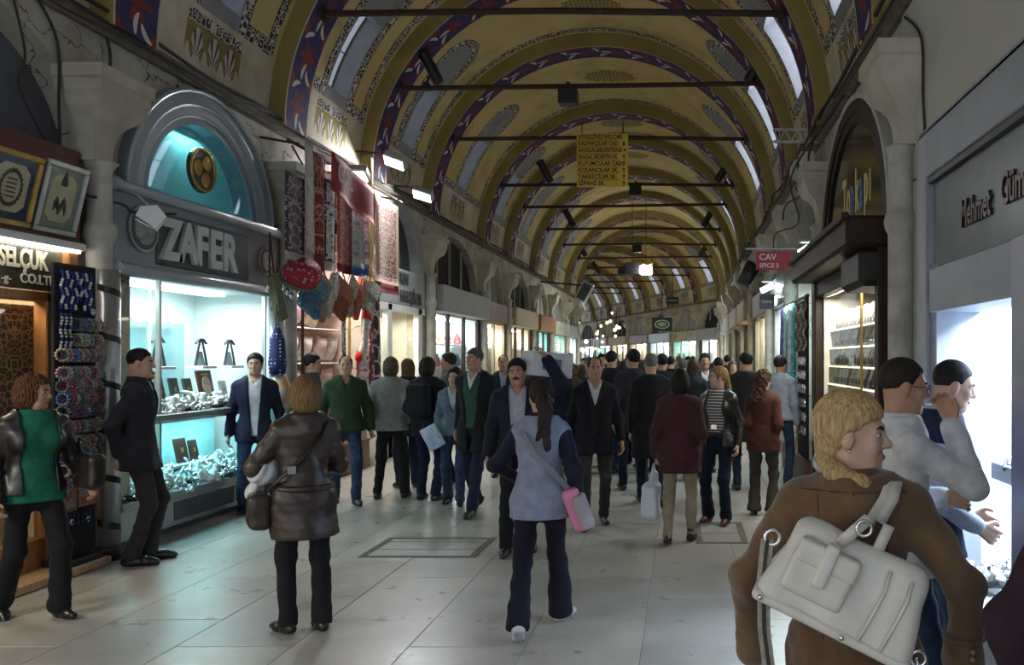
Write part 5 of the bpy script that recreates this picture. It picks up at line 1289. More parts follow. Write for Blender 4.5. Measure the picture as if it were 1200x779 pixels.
flood(462, 190, 13.0, 400, 176, .35, 'tilted floodlight on the long arm above the rug stall', 40)
flood(495, 229, 14.4, 445, 216, .3, 'floodlight on an arm before the dark arched window', 45)
# steel lattice bracket on the right and a camera box
lb = empty('lattice_bracket', (xr, 9.7, 4.2), label='white steel lattice bracket sticking out above the walnut arch', cat='bracket')
Yb = 11.0; xa, xb2 = Xp(906, Yb), Xp(960, Yb); zb1, zb0 = Zp(152, Yb), Zp(166, Yb)
for z in (zb0, zb1): MB().bbox(xa, xr+.05, Yb-.02, Yb+.02, z-.015, z+.015, .004).build('chord', M_PIPEWHITE, lb)
n = 8
for i in range(n):
    a, b = xa+(xr-xa)*i/n, xa+(xr-xa)*(i+1)/n; MB().tube([(a, Yb, zb0 if i % 2 else zb1), (b, Yb, zb1 if i % 2 else zb0)], .012, 5).build('diagonal', M_PIPEWHITE, lb)
cb_ = empty('camera_box', (Xp(937, 11.3), 11.3, 3.9), label='small white surveillance camera on the wall under the lattice bracket', cat='camera')
xk, zk = Xp(936, 11.2), Zp(198, 11.2); MB().bbox(xk-.08, xk+.1, 11.0, 11.5, zk-.09, zk+.09, .015).build('housing', M_PIPEWHITE, cb_); MB().box(xk-.05, xk+.07, 10.985, 11.0, zk-.06, zk+.05).build('lens_plate', M_BLACK, cb_)
MB().tube([(xk, 11.3, zk-.08), (xk+.1, 11.3, zk-.2), (xr, 11.3, zk-.2)], .02, 6).build('bracket', M_GREYSTEEL, cb_)
jb = empty('junction_box', (xr-.05, 10.9, 3.7), label='beige electrical box with cables beside the surveillance camera', cat='box')
MB().bbox(xr-.30, xr-.12, 10.85, 11.1, Zp(208, 11), Zp(180, 11), .01).build('case', M_CAPITAL, jb)
MB().tube([(xr-.2, 10.95, Zp(208, 11)), (xr-.35, 10.95, Zp(222, 11)), (xr-.25, 10.95, Zp(232, 11)), (xr, 10.95, Zp(226, 11))], .012, 5).build('cable', M_CABLE, jb)
# lamps on the right: two bright fluorescent fittings and black cylinder speaker
def tubefit(pxs, pys, Y, lab, power):
    pts = [(Xp(px, Y), Y, Zp(py, Y)) for px, py in zip(pxs, pys)]
    e = empty('wall_lamp', (xr, Y, pts[0][2]), label=lab, cat='lamp')
    MB().tube([pts[0], pts[1]], .05, 8).build('lamp_tube', emis('wall_tube', (.86, 1, 1), 11), e, True)
    MB().tube([pts[1], (xr, Y, pts[1][2]+.1)], .015, 6).build('arm', M_GREYSTEEL, e)
    MB().bbox(min(pts[0][0], pts[1][0]), max(pts[0][0], pts[1][0]), Y-.06, Y+.06, max(pts[0][2], pts[1][2])+.05, max(pts[0][2], pts[1][2])+.09, .01).build('reflector', M_GREYSTEEL, e)
    area('wall_light', ((pts[0][0]+pts[1][0])/2, Y-.1, pts[0][2]-.1), .3, power, (.88, 1, 1))
tubefit((892, 906), (341, 334), 15.5, 'bright wall lamp above the dark shop sign beyond the bead stall', 16)
tubefit((937, 950), (297, 289), 11.3, 'bright slanted lamp in the green niche beside the walnut canopy', 14)
cy = empty('black_flood_cylinder', (Xp(880, 17), 17, 3.4), label='large black angled cylinder lamp on the wall past the red sign', cat='spotlight')
MB().tube([(Xp(870, 17), 17, Zp(334, 17)), (Xp(884, 17), 17, Zp(309, 17))], [.13, .16], 10).build('housing', M_BLACK, cy, True); MB().tube([(Xp(882, 17), 17, Zp(314, 17)), (xr, 17.1, Zp(306, 17))], .03, 6).build('arm', M_BLACK, cy)
# dark sign with script beyond bead stall
ds = empty('dark_wall_sign', (xr-.3, 15.2, 2.8), label='dark boxed sign with white script under the bright wall lamp', cat='sign')
x0_, x1_ = Xp(890, 15.2), Xp(907, 15.2); MB().bbox(x0_, x1_, 15.1, 15.25, Zp(362, 15.2), Zp(345, 15.2), .01).build('box', M_ZDARK, ds); MB().tube([(x0_+.03+.012*q, 15.09, Zp(354, 15.2)+.03*math.sin(q*1.5)) for q in range(17)], .007, 5).build('white_script', M_WHITE, ds)
# far oval sign and dark plate
ov = empty('oval_sign', (Xp(776, 45), 45, 3.3), label='far dark hanging sign with a pale green oval emblem', cat='sign')
xo, zo = Xp(776, 45), Zp(380, 45); MB().bbox(xo-.52, xo+.52, 44.9, 45.05, zo-.36, zo+.36, .03).build('board', M_BLACK, ov)
for q, (a, b, c) in enumerate(((.40, .24, (.7, .75, .7)), (.34, .19, (.08, .16, .10)), (.20, .11, (.55, .65, .5)))):
    MB().lathe([(1, -.01-.005*q), (1, .01+.005*q)], 24, M=Matrix.Translation((xo, 44.89, zo)) @ Matrix.Rotation(math.pi/2, 4, 'X') @ Matrix.Diagonal((a, b, 1, 1))).build(['oval', 'oval_field', 'emblem'][q], mat(f'oval_{q}', c, .5), ov)
MB().tube([(xo, 45, zo+.36), (xo, 45, zo+2.2)], .02, 5).build('hanger', M_IRON, ov)
dp = empty('dark_plate_sign', (Xp(788, 46), 46, 5), label='far dark rectangular plate hanging above the oval sign', cat='sign')
xo, zo = Xp(788, 46), Zp(352, 46); MB().bbox(xo-.34, xo+.34, 45.95, 46.05, zo-.18, zo+.18, .02).build('plate', M_BLACK, dp); MB().box(xo-.25, xo+.25, 45.94, 45.95, zo-.02, zo+.02).build('lettering', M_ALU, dp); MB().tube([(xo, 46, zo+.18), (xo, 46, zo+2)], .02, 5).build('hanger', M_IRON, dp)
# leaning white speaker boxes on the left far
lw = empty('loudspeaker', (Xp(684, 30), 30, 3.9), label='grey loudspeaker box tilted on the wall far along the rug side', cat='speaker')
T = Matrix.Translation((Xp(685, 30), 30, Zp(342, 30))) @ Matrix.Rotation(.5, 4, 'Y'); MB().bbox(-.2, .2, -.2, .2, -.36, .36, .03, M=T).build('case', M_ZLIGHT, lw); MB().bbox(-.15, .15, -.21, -.2, -.3, .3, .004, M=T).build('grille', M_ZDARK, lw); MB().tube([T @ Vector((-.1, 0, .2)), (XL(30), 30, Zp(330, 30))], .03, 6).build('bracket', M_IRON, lw)
# ================================================================ cables
def cable(name, pts, r, lab, n=40, sag=.0, par=None):
    pts = [Vector(p) for p in pts]; out = []
    for k in range(len(pts)-1):
        p0, p1, p2, p3 = pts[max(k-1, 0)], pts[k], pts[k+1], pts[min(k+2, len(pts)-1)]
        for i in range(6):
            t_ = i/6; out.append(.5*((2*p1)+(p2-p0)*t_+(2*p0-5*p1+4*p2-p3)*t_*t_+(3*p1-p0-3*p2+p3)*t_**3))
    out.append(pts[-1]); o = MB().tube(out, r, 5).build(name, M_CABLE, par, True)
    if par is None: tag(o, lab, 'cable')
    return o
r_ = random.Random(5)
for q, (r0, z, lab) in enumerate(((.020, ZS+.07, 'thick dusty cable run along the ledge over the jewellery arch'), (.013, ZS+.03, 'thin cable sagging along the ledge over the jewellery arch'), (.010, ZS-.08, 'lowest thin cable drooping below the ledge over rugs'))):
    cable('ledge_cable', [(xw+.14+.02*q+r_.uniform(-.01, .02), 5.5+i*1.1, z+r_.uniform(-.05, .04)) for i in range(26)], r0, lab)
for q, (r0, z, lab) in enumerate(((.022, ZS+.05, 'thick tangled cable along the ledge over the walnut arch'), (.014, ZS-.02, 'thin tangled cable along the ledge over walnut arch'))):
    cable('ledge_cable', [(xr-.15-.02*q+r_.uniform(-.05, .04), 4.5+i*.9, z+r_.uniform(-.09, .08)) for i in range(24)], r0, lab)
cable('wall_cable', [(xw+.02, 6.30, ZS), (xw+.03, 6.45, 4.0), (xw+.03, 6.40, 3.7), (xw+.02, 6.75, 3.3)], .010, 'thin cable snaking down plaster left of the first capital')
cable('wall_cable', [(xw+.02, 6.55, ZS), (xw+.03, 6.78, 4.2), (xw+.03, 6.80, 3.7), (xw+.02, 6.83, 3.25)], .012, 'thicker cable running straight down beside the first capital')
cable('wall_cable', [(xw+.03, 7.35, ZS), (xw+.05, 7.38, 4.3), (xw+.05, 7.36, 4.05)], .014, 'short cable dropping onto the first capital')
cable('wall_cable', [(xw+.05, 6.9, 3.03), (xw+.2, 7.3, 3.0), (xw+.12, 7.6, 2.98), (xw+.3, 7.92, 3.02)], .012, 'dark cable stretched from column to the white spot lamp')
cable('wall_cable', [(xr-.03, 6.8, 4.4), (xr-.04, 6.3, 4.05), (xr-.04, 6.25, 3.6), (xr-.03, 6.2, 3.1)], .011, 'cable running down beside the capital near stone shop')
cable('wall_cable', [(xr-.1, 9.0, 4.45), (xr-.3, 10.0, 4.15), (xr-.2, 11.0, 3.85), (xr-.3, 12.5, 3.9), (xr-.15, 14, 3.7)], .014, 'loose cable looping past the surveillance camera')
cable('wall_cable', [(xr-.1, 9.6, 4.45), (xr-.45, 10.6, 3.95), (xr-.25, 11.4, 3.5), (xr-.4, 13.0, 3.55), (xr-.15, 15, 3.3)], .012, 'lower loose cable looping above the red sign')
cable('wall_cable', [(xw+.1, 10.7, 4.35), (xw+.25, 10.9, 4.0), (xw+.15, 11.0, 4.3), (xw+.3, 11.1, 4.05), (xw+.1, 11.3, 4.4)], .013, 'tangled cable coil hanging above the second capital')

# ================================================================ lit lanterns at the far bend
lm = {}
r_ = random.Random(9); pos = sorted([(r_.uniform(672, 728), r_.uniform(47, 58), r_.uniform(1.9, 4.6)) for _ in range(24)])
for q, (px, Y, z) in enumerate(pos):
    c = r_.choice([(1, .75, .4), (1, .95, .85), (.7, 1, .95), (1, .6, .3)]); s_ = r_.uniform(.07, .14)
    e = empty('lantern', (Xp(px, Y), Y, z), label=f'small glowing lantern, {ORD[q]} from the rug side at the bend', cat='lantern', group='lanterns over the far bend')
    MB().lathe([(.02, -s_), (s_*.8, -s_*.5), (s_, 0), (s_*.7, s_*.7), (.03, s_)], 8, (Xp(px, Y), Y, z)).build('glass', emis(f'lantern_{c}', c, 2.2), e, True)
    MB().tube([(Xp(px, Y), Y, z+s_), (Xp(px, Y), Y, z+s_+.9)], .012, 4).build('chain', M_IRON, e)
# ================================================================ implicit-surface modeller for bodies and clothes
f32 = np.float32
def sdf_mesh(fn, lo, hi, vox, slack=1.35):
    lo = np.array(lo, f32)-2*vox; hi = np.array(hi, f32)+2*vox; B = 4
    nb = np.maximum(1, np.ceil((hi-lo)/(vox*B)).astype(int)); n = nb*B
    bi = np.stack(np.meshgrid(*[np.arange(k) for k in nb], indexing='ij'), -1).reshape(-1, 3)
    cen = lo+(bi+.5)*B*vox; d = fn(cen.astype(f32))
    act = np.abs(d) < vox*B*.87*slack+.012
    F = np.empty(n, f32)
    F.reshape(nb[0], B, nb[1], B, nb[2], B)[:] = np.where(d < 0, -1, 1).reshape(nb)[:, None, :, None, :, None]
    ab = bi[act]
    if len(ab) == 0: return np.zeros((0, 3)), np.zeros((0, 4), int)
    off = np.stack(np.meshgrid(*[np.arange(B)]*3, indexing='ij'), -1).reshape(-1, 3)
    idx = (ab[:, None, :]*B+off[None]).reshape(-1, 3)
    F[idx[:, 0], idx[:, 1], idx[:, 2]] = fn((lo+idx*vox).astype(f32))
    S = F < 0
    c = np.zeros(n-1, np.int8)
    cs = [(i, j, k) for i in (0, 1) for j in (0, 1) for k in (0, 1)]
    sl = lambda o, m: slice(o, m-1+o)
    for i, j, k in cs: c += S[sl(i, n[0]), sl(j, n[1]), sl(k, n[2])]
    cell = np.argwhere((c > 0) & (c < 8))
    if len(cell) == 0: return np.zeros((0, 3)), np.zeros((0, 4), int)
    vid = np.full(n-1, -1, np.int32); vid[cell[:, 0], cell[:, 1], cell[:, 2]] = np.arange(len(cell))
    cv = np.stack([F[cell[:, 0]+i, cell[:, 1]+j, cell[:, 2]+k] for i, j, k in cs], 1)
    acc = np.zeros((len(cell), 3), f32); cnt = np.zeros(len(cell), f32); co = np.array(cs, f32)
    for a in range(8):
        for b in range(a+1, 8):
            if np.abs(co[a]-co[b]).sum() != 1: continue
            va, vb = cv[:, a], cv[:, b]; m = (va < 0) != (vb < 0); t = np.where(m, va/(va-vb+1e-12), 0)[:, None]
            acc += np.where(m[:, None], co[a]+(co[b]-co[a])*t, 0); cnt += m
    V = lo+(cell+acc/cnt[:, None])*vox
    Q = []
    for ax in range(3):
        o = [0, 0, 0]; o[ax] = 1
        A = S[:n[0]-o[0], :n[1]-o[1], :n[2]-o[2]]; Bv = S[o[0]:, o[1]:, o[2]:]
        e = np.argwhere(A != Bv); u, w_ = [(1, 2), (2, 0), (0, 1)][ax]
        ok = (e[:, u] > 0) & (e[:, w_] > 0) & (e[:, 0] < n[0]-1) & (e[:, 1] < n[1]-1) & (e[:, 2] < n[2]-1); e = e[ok]
        if len(e) == 0: continue
        du = np.zeros(3, int); du[u] = 1; dw = np.zeros(3, int); dw[w_] = 1
        g = lambda q: vid[q[:, 0], q[:, 1], q[:, 2]]
        q = np.stack([g(e-du-dw), g(e-dw), g(e), g(e-du)], 1); fl_ = A[e[:, 0], e[:, 1], e[:, 2]]
        q[~fl_] = q[~fl_][:, ::-1]; Q.append(q)
    Q = np.concatenate(Q); Q = Q[(Q >= 0).all(1)]
    return V, Q
def np_mesh(name, parts, mat_):
    vs = []; qs = []; o = 0
    for V, Q in parts:
        vs.append(V); qs.append(Q+o); o += len(V)
    V = np.concatenate(vs); Q = np.concatenate(qs); me = bpy.data.meshes.new(name)
    me.vertices.add(len(V)); me.vertices.foreach_set('co', np.asarray(V, f32).ravel())
    me.loops.add(Q.size); me.loops.foreach_set('vertex_index', Q.astype(np.int32).ravel())
    me.polygons.add(len(Q)); me.polygons.foreach_set('loop_start', np.arange(0, Q.size, 4, dtype=np.int32))
    me.polygons.foreach_set('use_smooth', np.ones(len(Q), bool))
    me.materials.append(mat_); me.update(calc_edges=True); return me
A3 = lambda *a: np.array(a, f32)
def cap(p, a, b, ra, rb, flat=1.0):
    a = np.array(a, f32); b = np.array(b, f32)
    if flat != 1.0:
        s = A3(1, 1/flat, 1); p = p*s; a = a*s; b = b*s
    ab = b-a; pa = p-a; t = np.clip(pa@ab/max(ab@ab, 1e-9), 0, 1)
    return np.linalg.norm(pa-t[:, None]*ab, axis=1)-(ra+(rb-ra)*t)
def elp(p, c, r):
    q = (p-np.array(c, f32))/np.array(r, f32); k = np.linalg.norm(q, axis=1); return (k-1)*min(r)*(.6+.4*1)
def smin(a, b, k):
    h = np.maximum(k-np.abs(a-b), 0)/k; return np.minimum(a, b)-h*h*k*.25
def smins(ds, k):
    d = ds[0]
    for e in ds[1:]: d = smin(d, e, k)
    return d
def smax(a, b, k): return -smin(-a, -b, k)
def wrinkle(p, seed, amp, f=9.0):
    r = np.random.default_rng(seed); d = 0
    for i in range(4):
        k = r.normal(size=3)*A3(1, 1, 1.4); k = k/np.linalg.norm(k)*f*(1+.7*i); d = d+np.sin(p@k.astype(f32)+r.uniform(0, 6)+1.3*np.sin(p@(r.normal(size=3)*f*.4).astype(f32)))/(1+.6*i)
    return d*amp*.45
def ik(a, b, l1, l2, pole):
    a, b, pole = Vector(a), Vector(b), Vector(pole); d = b-a; L = d.length
    if L > (l1+l2)*.999: b = a+d*((l1+l2)*.999/L); d = b-a; L = d.length
    x = (l1*l1-l2*l2+L*L)/(2*L); h = math.sqrt(max(0, l1*l1-x*x)); u = d.normalized(); pl = pole-u*pole.dot(u)
    pl = pl.normalized() if pl.length > 1e-6 else Vector((0, 1, 0)); return a+u*x+pl*h, b
def skel(H, P):
    s = H/1.75; J = {'s': s}
    hp = Vector(P.get('hip', (0, 0, 0)))
    pel = Vector((0, 0, .95*s))+hp; pitch = math.radians(P.get('lean', 0)); roll = math.radians(P.get('roll', 0))
    tw = math.radians(P.get('twist', 0))
    v = Vector((math.sin(roll), math.sin(pitch), math.cos(pitch)*math.cos(roll))).normalized()
    J['pel'] = pel; J['v'] = v; J['waist'] = pel+v*.15*s; J['chest'] = pel+v*.33*s+Vector((0, .01*s, 0)); J['neck'] = pel+v*.53*s
    rt = Vector((math.cos(tw), math.sin(tw), 0)); J['rt'] = rt; fem = P.get('fem', 0); shw = P.get('shw', .162-.012*fem)*s; sz = P.get('shz', .435)*s
    J['fem'] = fem; J['b'] = P.get('build', 1.0)
    for sd, sg in (('r', 1), ('l', -1)):
        sh_ = pel+v*sz+rt*(sg*shw); J[sd+'sh'] = sh_
        wt = Vector(P.get(sd+'w', (sg*.07, .03, -.53)))*s; wr = sh_+wt
        pole = Vector(P.get(sd+'ep', (sg*.35, -1, -.2)))
        J[sd+'el'], J[sd+'wr'] = ik(sh_, wr, .285*s, .265*s, pole)
        hip = pel+Vector((sg*.09*s, 0, -.04*s)); an = Vector(P.get(sd+'a', (sg*.11, 0, .08)))*1.0
        an = Vector((an.x*s, an.y*s, an.z*s)); J[sd+'hip'] = hip
        J[sd+'kn'], J[sd+'an'] = ik(hip, an, .43*s, .43*s, P.get(sd+'kp', (sg*.12, 1, 0)))
    hd = J['neck']+v*.140*s+Vector(P.get('hoff', (0, .025, 0)))*s; J['head'] = hd
    y, pt, rl = [math.radians(q) for q in P.get('head', (0, 0, 0))]      # yaw (left +), pitch (down +), roll
    J['HR'] = Matrix.Rotation(y, 3, 'Z') @ Matrix.Rotation(-pt, 3, 'X') @ Matrix.Rotation(rl, 3, 'Y')
    J['hs'] = P.get('hs', .905)*s**.5
    return J
def headp(p, J):
    R = np.array(J['HR'], f32); return ((p-np.array(J['head'], f32))@R)/f32(J['hs'])
def head_fn(J, fem=0):
    hs = J['hs']; nk = np.array(J['neck'], f32); hd = np.array(J['head'], f32); R = np.array(J['HR'], f32)
    def fn(p):
        q = headp(p, J); qa = q.copy(); qa[:, 0] = np.abs(qa[:, 0])
        d = elp(q, (0, -.015, .035), (.074, .094, .092)); d = smin(d, elp(q, (0, .018, -.02), (.060-.003*fem, .074, .100)), .03)
        d = smin(d, cap(qa, (0, .062, -.098), (.028-.006*fem, .045, -.090), .026-.003*fem, .026), .035)
        d = smin(d, cap(qa, (.046, .005, -.058), (.030, .045, -.085), .018, .017), .03)
        d = smin(d, cap(qa, (.0, .086, .030), (.040, .072, .026), .012-.004*fem, .010), .018)          # brow
        d = smin(d, cap(qa, (.042, .066, -.018), (.036, .066, -.03), .016, .016), .025)                # cheek
        d = smax(d, -(np.linalg.norm(qa-A3(.033, .104, .008), axis=1)-.019), .012)                    # eye socket
        d = smin(d, cap(q, (0, .090, .014), (0, .112, -.022), .007, .0115-.002*fem), .010)              # nose
        d = smin(d, cap(qa, (.0, .106, -.026), (.013, .097, -.027), .009, .008), .008)
        d = smin(d, cap(qa, (0, .089, -.056), (.020, .081, -.057), .0075, .004), .008)                  # lips
        d = smin(d, cap(qa, (0, .086, -.067), (.016, .080, -.065), .0075, .004), .008)
        ear = elp(qa, (.077, -.008, -.004), (.011, .021, .033)); d = smin(d, ear, .010)
        d = d*hs
        nb = nk-A3(0, 0, .05); nt = hd+R@A3(0, -.022*hs, -.05*hs)
        return smin(d, cap(p, nb, nt, .060-.008*fem, .054-.007*fem), .03)
    return fn
def hand_fn(J, sd, curl=.5, spread=.3, palm=None):
    """palm box with four fingers and a thumb that leaves the side of the palm"""
    s = J['s']*(.93 if J['fem'] else 1.0); w_ = Vector(J[sd+'wr']); el = Vector(J[sd+'el']); dr = J.get(sd+'hd') or (w_-el).normalized()
    dr = Vector(dr).normalized(); sg = 1 if sd == 'r' else -1
    pn = Vector(palm) if palm else Vector((-sg, .15, 0)); pn = (pn-dr*pn.dot(dr)).normalized()       # palm normal
    ac = dr.cross(pn)*(1 if sd == 'r' else 1); 
    # thumb side: forward when the arm hangs
    th = ac if ac.y+.3*ac.z > 0 or palm else -ac
    if palm: th = Vector(J.get(sd+'th', th)); th = (th-dr*th.dot(dr)-pn*th.dot(pn)).normalized()
    base = w_+dr*.01*s; segs = []
    kn = base+dr*.085*s
    pal = [(base+th*.018*s, kn+th*.030*s), (base-th*.015*s, kn-th*.028*s), (base, kn)]
    for i, (o, L) in enumerate(((.032, .072), (.011, .080), (-.011, .075), (-.031, .060))):
        a0 = kn+th*(o*s); ang = curl*.8; d1 = (dr*math.cos(ang)+pn*math.sin(ang)+th*(o*spread*3)).normalized(); m1 = a0+d1*L*.45*s
        a2 = ang+curl*1.0; d2 = (dr*math.cos(a2)+pn*math.sin(a2)).normalized(); m2 = m1+d2*L*.32*s
        a3 = a2+curl*.8; d3 = (dr*math.cos(a3)+pn*math.sin(a3)).normalized(); m3 = m2+d3*L*.26*s
        segs.append((a0, m1, m2, m3))
    t0 = base+dr*.022*s+th*.028*s; t1 = t0+(dr*.6+th*.62+pn*.35*curl).normalized()*.042*s; t2 = t1+(dr*.85+th*.15+pn*(.3+curl*.5)).normalized()*.034*s
    def fn(p):
        d = smins([cap(p, a, b, .0145*s, .0135*s) for a, b in pal], .014)
        d = smin(d, cap(p, w_-dr*.05*s, base, .026*s, .024*s), .02)
        for a0, m1, m2, m3 in segs:
            f = np.minimum(np.minimum(cap(p, a0, m1, .0098*s, .0090*s), cap(p, m1, m2, .0090*s, .0082*s)), cap(p, m2, m3, .0082*s, .0068*s)); d = smin(d, f, .006)
        return smin(d, np.minimum(cap(p, t0, t1, .0125*s, .0105*s), cap(p, t1, t2, .0105*s, .0085*s)), .010)
    c = np.array(kn, f32); r = .16*s; J[sd+'hand'] = kn; J[sd+'pn'] = pn
    return fn, c-r, c+r
def torso_d(p, J, o=0.0):
    s = J['s']; b = J['b']; fem = J['fem']; P_, W, C, N = J['pel'], J['waist'], J['chest'], J['neck']
    fl_ = .70
    d = cap(p, Vector(P_)+Vector((0, 0, -.03*s)), W, (.143+.010*fem)*s*b+o, (.126-.014*fem)*s*b+o, fl_)
    d = smin(d, cap(p, W, C, (.126-.014*fem)*s*b+o, (.150-.014*fem)*s*(.5+.5*b)+o, fl_), .06)
    v = Vector(J['v']); U = Vector(P_)+v*.43*s
    d = smin(d, cap(p, C, U, (.150-.014*fem)*s*(.5+.5*b)+o, .125*s+o, .66), .06)
    mid_ = (Vector(J['lsh'])+Vector(J['rsh']))/2+v*.03*s
    for q_ in ('lsh', 'rsh'): d = smin(d, cap(p, mid_, J[q_], .062*s+o, .050*s+o), .06)
    d = smin(d, cap(p, U, Vector(N)+v*.03*s, .085*s+o, .055*s+o*.6), .07)
    if fem:
        bu = Vector(C)+Vector((0, .085*s, .005))
        for sg in (-1, 1): d = smin(d, elp(p, bu+Vector(J['rt'])*(sg*.075*s), (.070*s+o*.8, .045*s+o*.8, .062*s+o*.8)), .05)
    return d
def arm_d(p, J, sd, o=0.0, cuff=1.0):
    s = J['s']; fb = .92 if J['fem'] else 1.0
    w_ = Vector(J[sd+'el']).lerp(Vector(J[sd+'wr']), cuff)
    return smin(cap(p, J[sd+'sh'], J[sd+'el'], .050*s*fb+o, .039*s*fb+o), cap(p, J[sd+'el'], w_, .039*s*fb+o, .029*s*fb+o), .03)
def leg_d(p, J, sd, o=0.0, flare=0.0):
    s = J['s']; fb = J['b']
    an = Vector(J[sd+'an'])
    d = smin(cap(p, J[sd+'hip'], J[sd+'kn'], .076*s*fb+o, .050*s+o), cap(p, J[sd+'kn'], an, .050*s+o, .036*s+o+flare), .03)
    return d
def bounds(J, extra=.12):
    pts = np.array([J[k] for k in ('lan', 'ran', 'lkn', 'rkn', 'lel', 'rel', 'lwr', 'rwr', 'lsh', 'rsh', 'head', 'pel')], f32)
    return pts.min(0)-extra-A3(.1, .12, 0), pts.max(0)+extra+A3(.1, .12, .08)
def hair_fn(J, style, seed=1):
    hs = J['hs']
    def strands(q, amp, k=55.0):
        az = np.arctan2(q[:, 0], q[:, 1]+.02); return amp*(np.sin(az*k*.5+6*np.sin(q[:, 2]*18+seed)+3*np.sin(q[:, 2]*7))+.7*np.sin(az*k*.9+q[:, 2]*30+4*np.sin(az*3)))
    def fn(p):
        q = headp(p, J); qa = q.copy(); qa[:, 0] = np.abs(qa[:, 0])
        cap_ = elp(q, (0, -.018, .042), (.083, .104, .098))
        front = q[:, 1]*.80-(q[:, 2]-.060)*.60-.022          # >0 in front of / below the hairline
        if style in ('short', 'crew', 'grey'):
            o = {'short': .005, 'crew': -.0045, 'grey': .0}[style]; jg = .3 if style == 'crew' else 1.0
            h_ = np.interp(q[:, 1], [-.12, -.04, -.028, -.01, .022, .034, .055, .10], [-.085, -.070, -.035, .002, -.010, .035, .066, .086]).astype(f32)
            az_ = np.arctan2(q[:, 0], q[:, 1]); h_ = h_+jg*(.0035*np.sin(az_*38+seed)+.003*np.sin(az_*21))
            d = smax(cap_-o-.006*np.clip(q[:, 2]*12, 0, 1), (h_-q[:, 2])*.6, .014)
            return (d-strands(q, .0018*jg))*hs
        if style == 'balding':
            h_ = np.interp(q[:, 1], [-.12, -.04, -.028, -.01, .022, .034, .055, .10], [-.085, -.070, -.035, .002, -.010, .035, .10, .12]).astype(f32); d = smax(cap_-.001, (h_-q[:, 2])*.6, .012); d = smax(d, -(np.linalg.norm(q-A3(0, .055, .145), axis=1)-.085), .01)
            return (d-strands(q, .001))*hs
        if style in ('bob', 'curly'):
            vol = elp(q, (0, -.026, .020), (.098, .118, .128)); low = elp(q, (0, -.045, -.06), (.092, .085, .085)); d = smin(vol, low, .05)
            d = smax(d, -np.maximum(-(qa[:, 0]-.072)*-1*0+(-(q[:, 1]-.045-.55*np.maximum(qa[:, 0]-.045, 0))), q[:, 2]-.075), .012)
            am = .006 if style == 'curly' else .0035
            dd = strands(q, am)
            if style == 'curly': dd = dd+.006*np.sin(q[:, 0]*95+seed)*np.sin(q[:, 1]*90)*np.sin(q[:, 2]*85)
            return (d-dd)*hs
        if style in ('long', 'pony', 'lowpony', 'tied', 'longcurly'):
            h_ = np.interp(q[:, 1], [-.12, -.04, .0, .022, .040, .058, .10], [-.095, -.09, -.055, -.03, .03, .070, .088]).astype(f32)
            d = smax(cap_-.007, (h_-q[:, 2])*.6, .01)
            if style == 'lowpony':
                h_ = np.interp(q[:, 1], [-.12, -.05, -.03, -.012, .022, .040, .058, .10], [-.095, -.085, -.05, .012, .022, .040, .052, .062]).astype(f32); d = smax(cap_-.010, (h_-q[:, 2])*.6, .012)
            if style == 'pony':
                d = smin(d, cap(q, (0, -.11, .03), (0, -.165, -.03), .035, .05), .03); d = smin(d, cap(q, (0, -.165, -.03), (.02, -.17, -.36), .055, .022), .03)
                d = smin(d, cap(q, (.02, -.16, -.1), (-.05, -.15, -.30), .045, .012), .03)
            elif style == 'lowpony':
                d = smin(d, cap(q, (0, -.08, -.04), (.045, -.085, -.075), .040, .028), .03); d = smin(d, cap(q, (.045, -.085, -.075), (.080, -.04, -.110), .026, .034), .02); d = smin(d, cap(q, (.080, -.04, -.110), (.095, .04, -.135), .034, .026), .02); d = smin(d, cap(q, (.095, .04, -.135), (.09, .12, -.160), .026, .004), .02)
            elif style == 'tied':
                d = smin(d, cap(q, (0, -.11, -.02), (0, -.145, -.16), .04, .03), .03)
            else:
                d = smin(d, cap(q, (0, -.07, -.02), (0, -.095, -.28), .085, .055, .6), .05)
                d = smin(d, cap(qa, (.06, -.03, -.03), (.07, -.04, -.22), .035, .03), .04)
            am = .008 if style == 'longcurly' else .0014 if style == 'lowpony' else .003
            dd = strands(q, am)
            if style == 'longcurly': dd = dd+.008*np.sin(q[:, 0]*80+seed)*np.sin(q[:, 2]*70)
            return (d-dd)*hs
        return cap_*hs
    hd = np.array(J['head'], f32); lo = hd-A3(.16, .20, .22 if style not in ('pony', 'long', 'longcurly', 'lowpony', 'tied') else .40); hi = hd+A3(.20, .20, .18)
    return fn, lo, hi
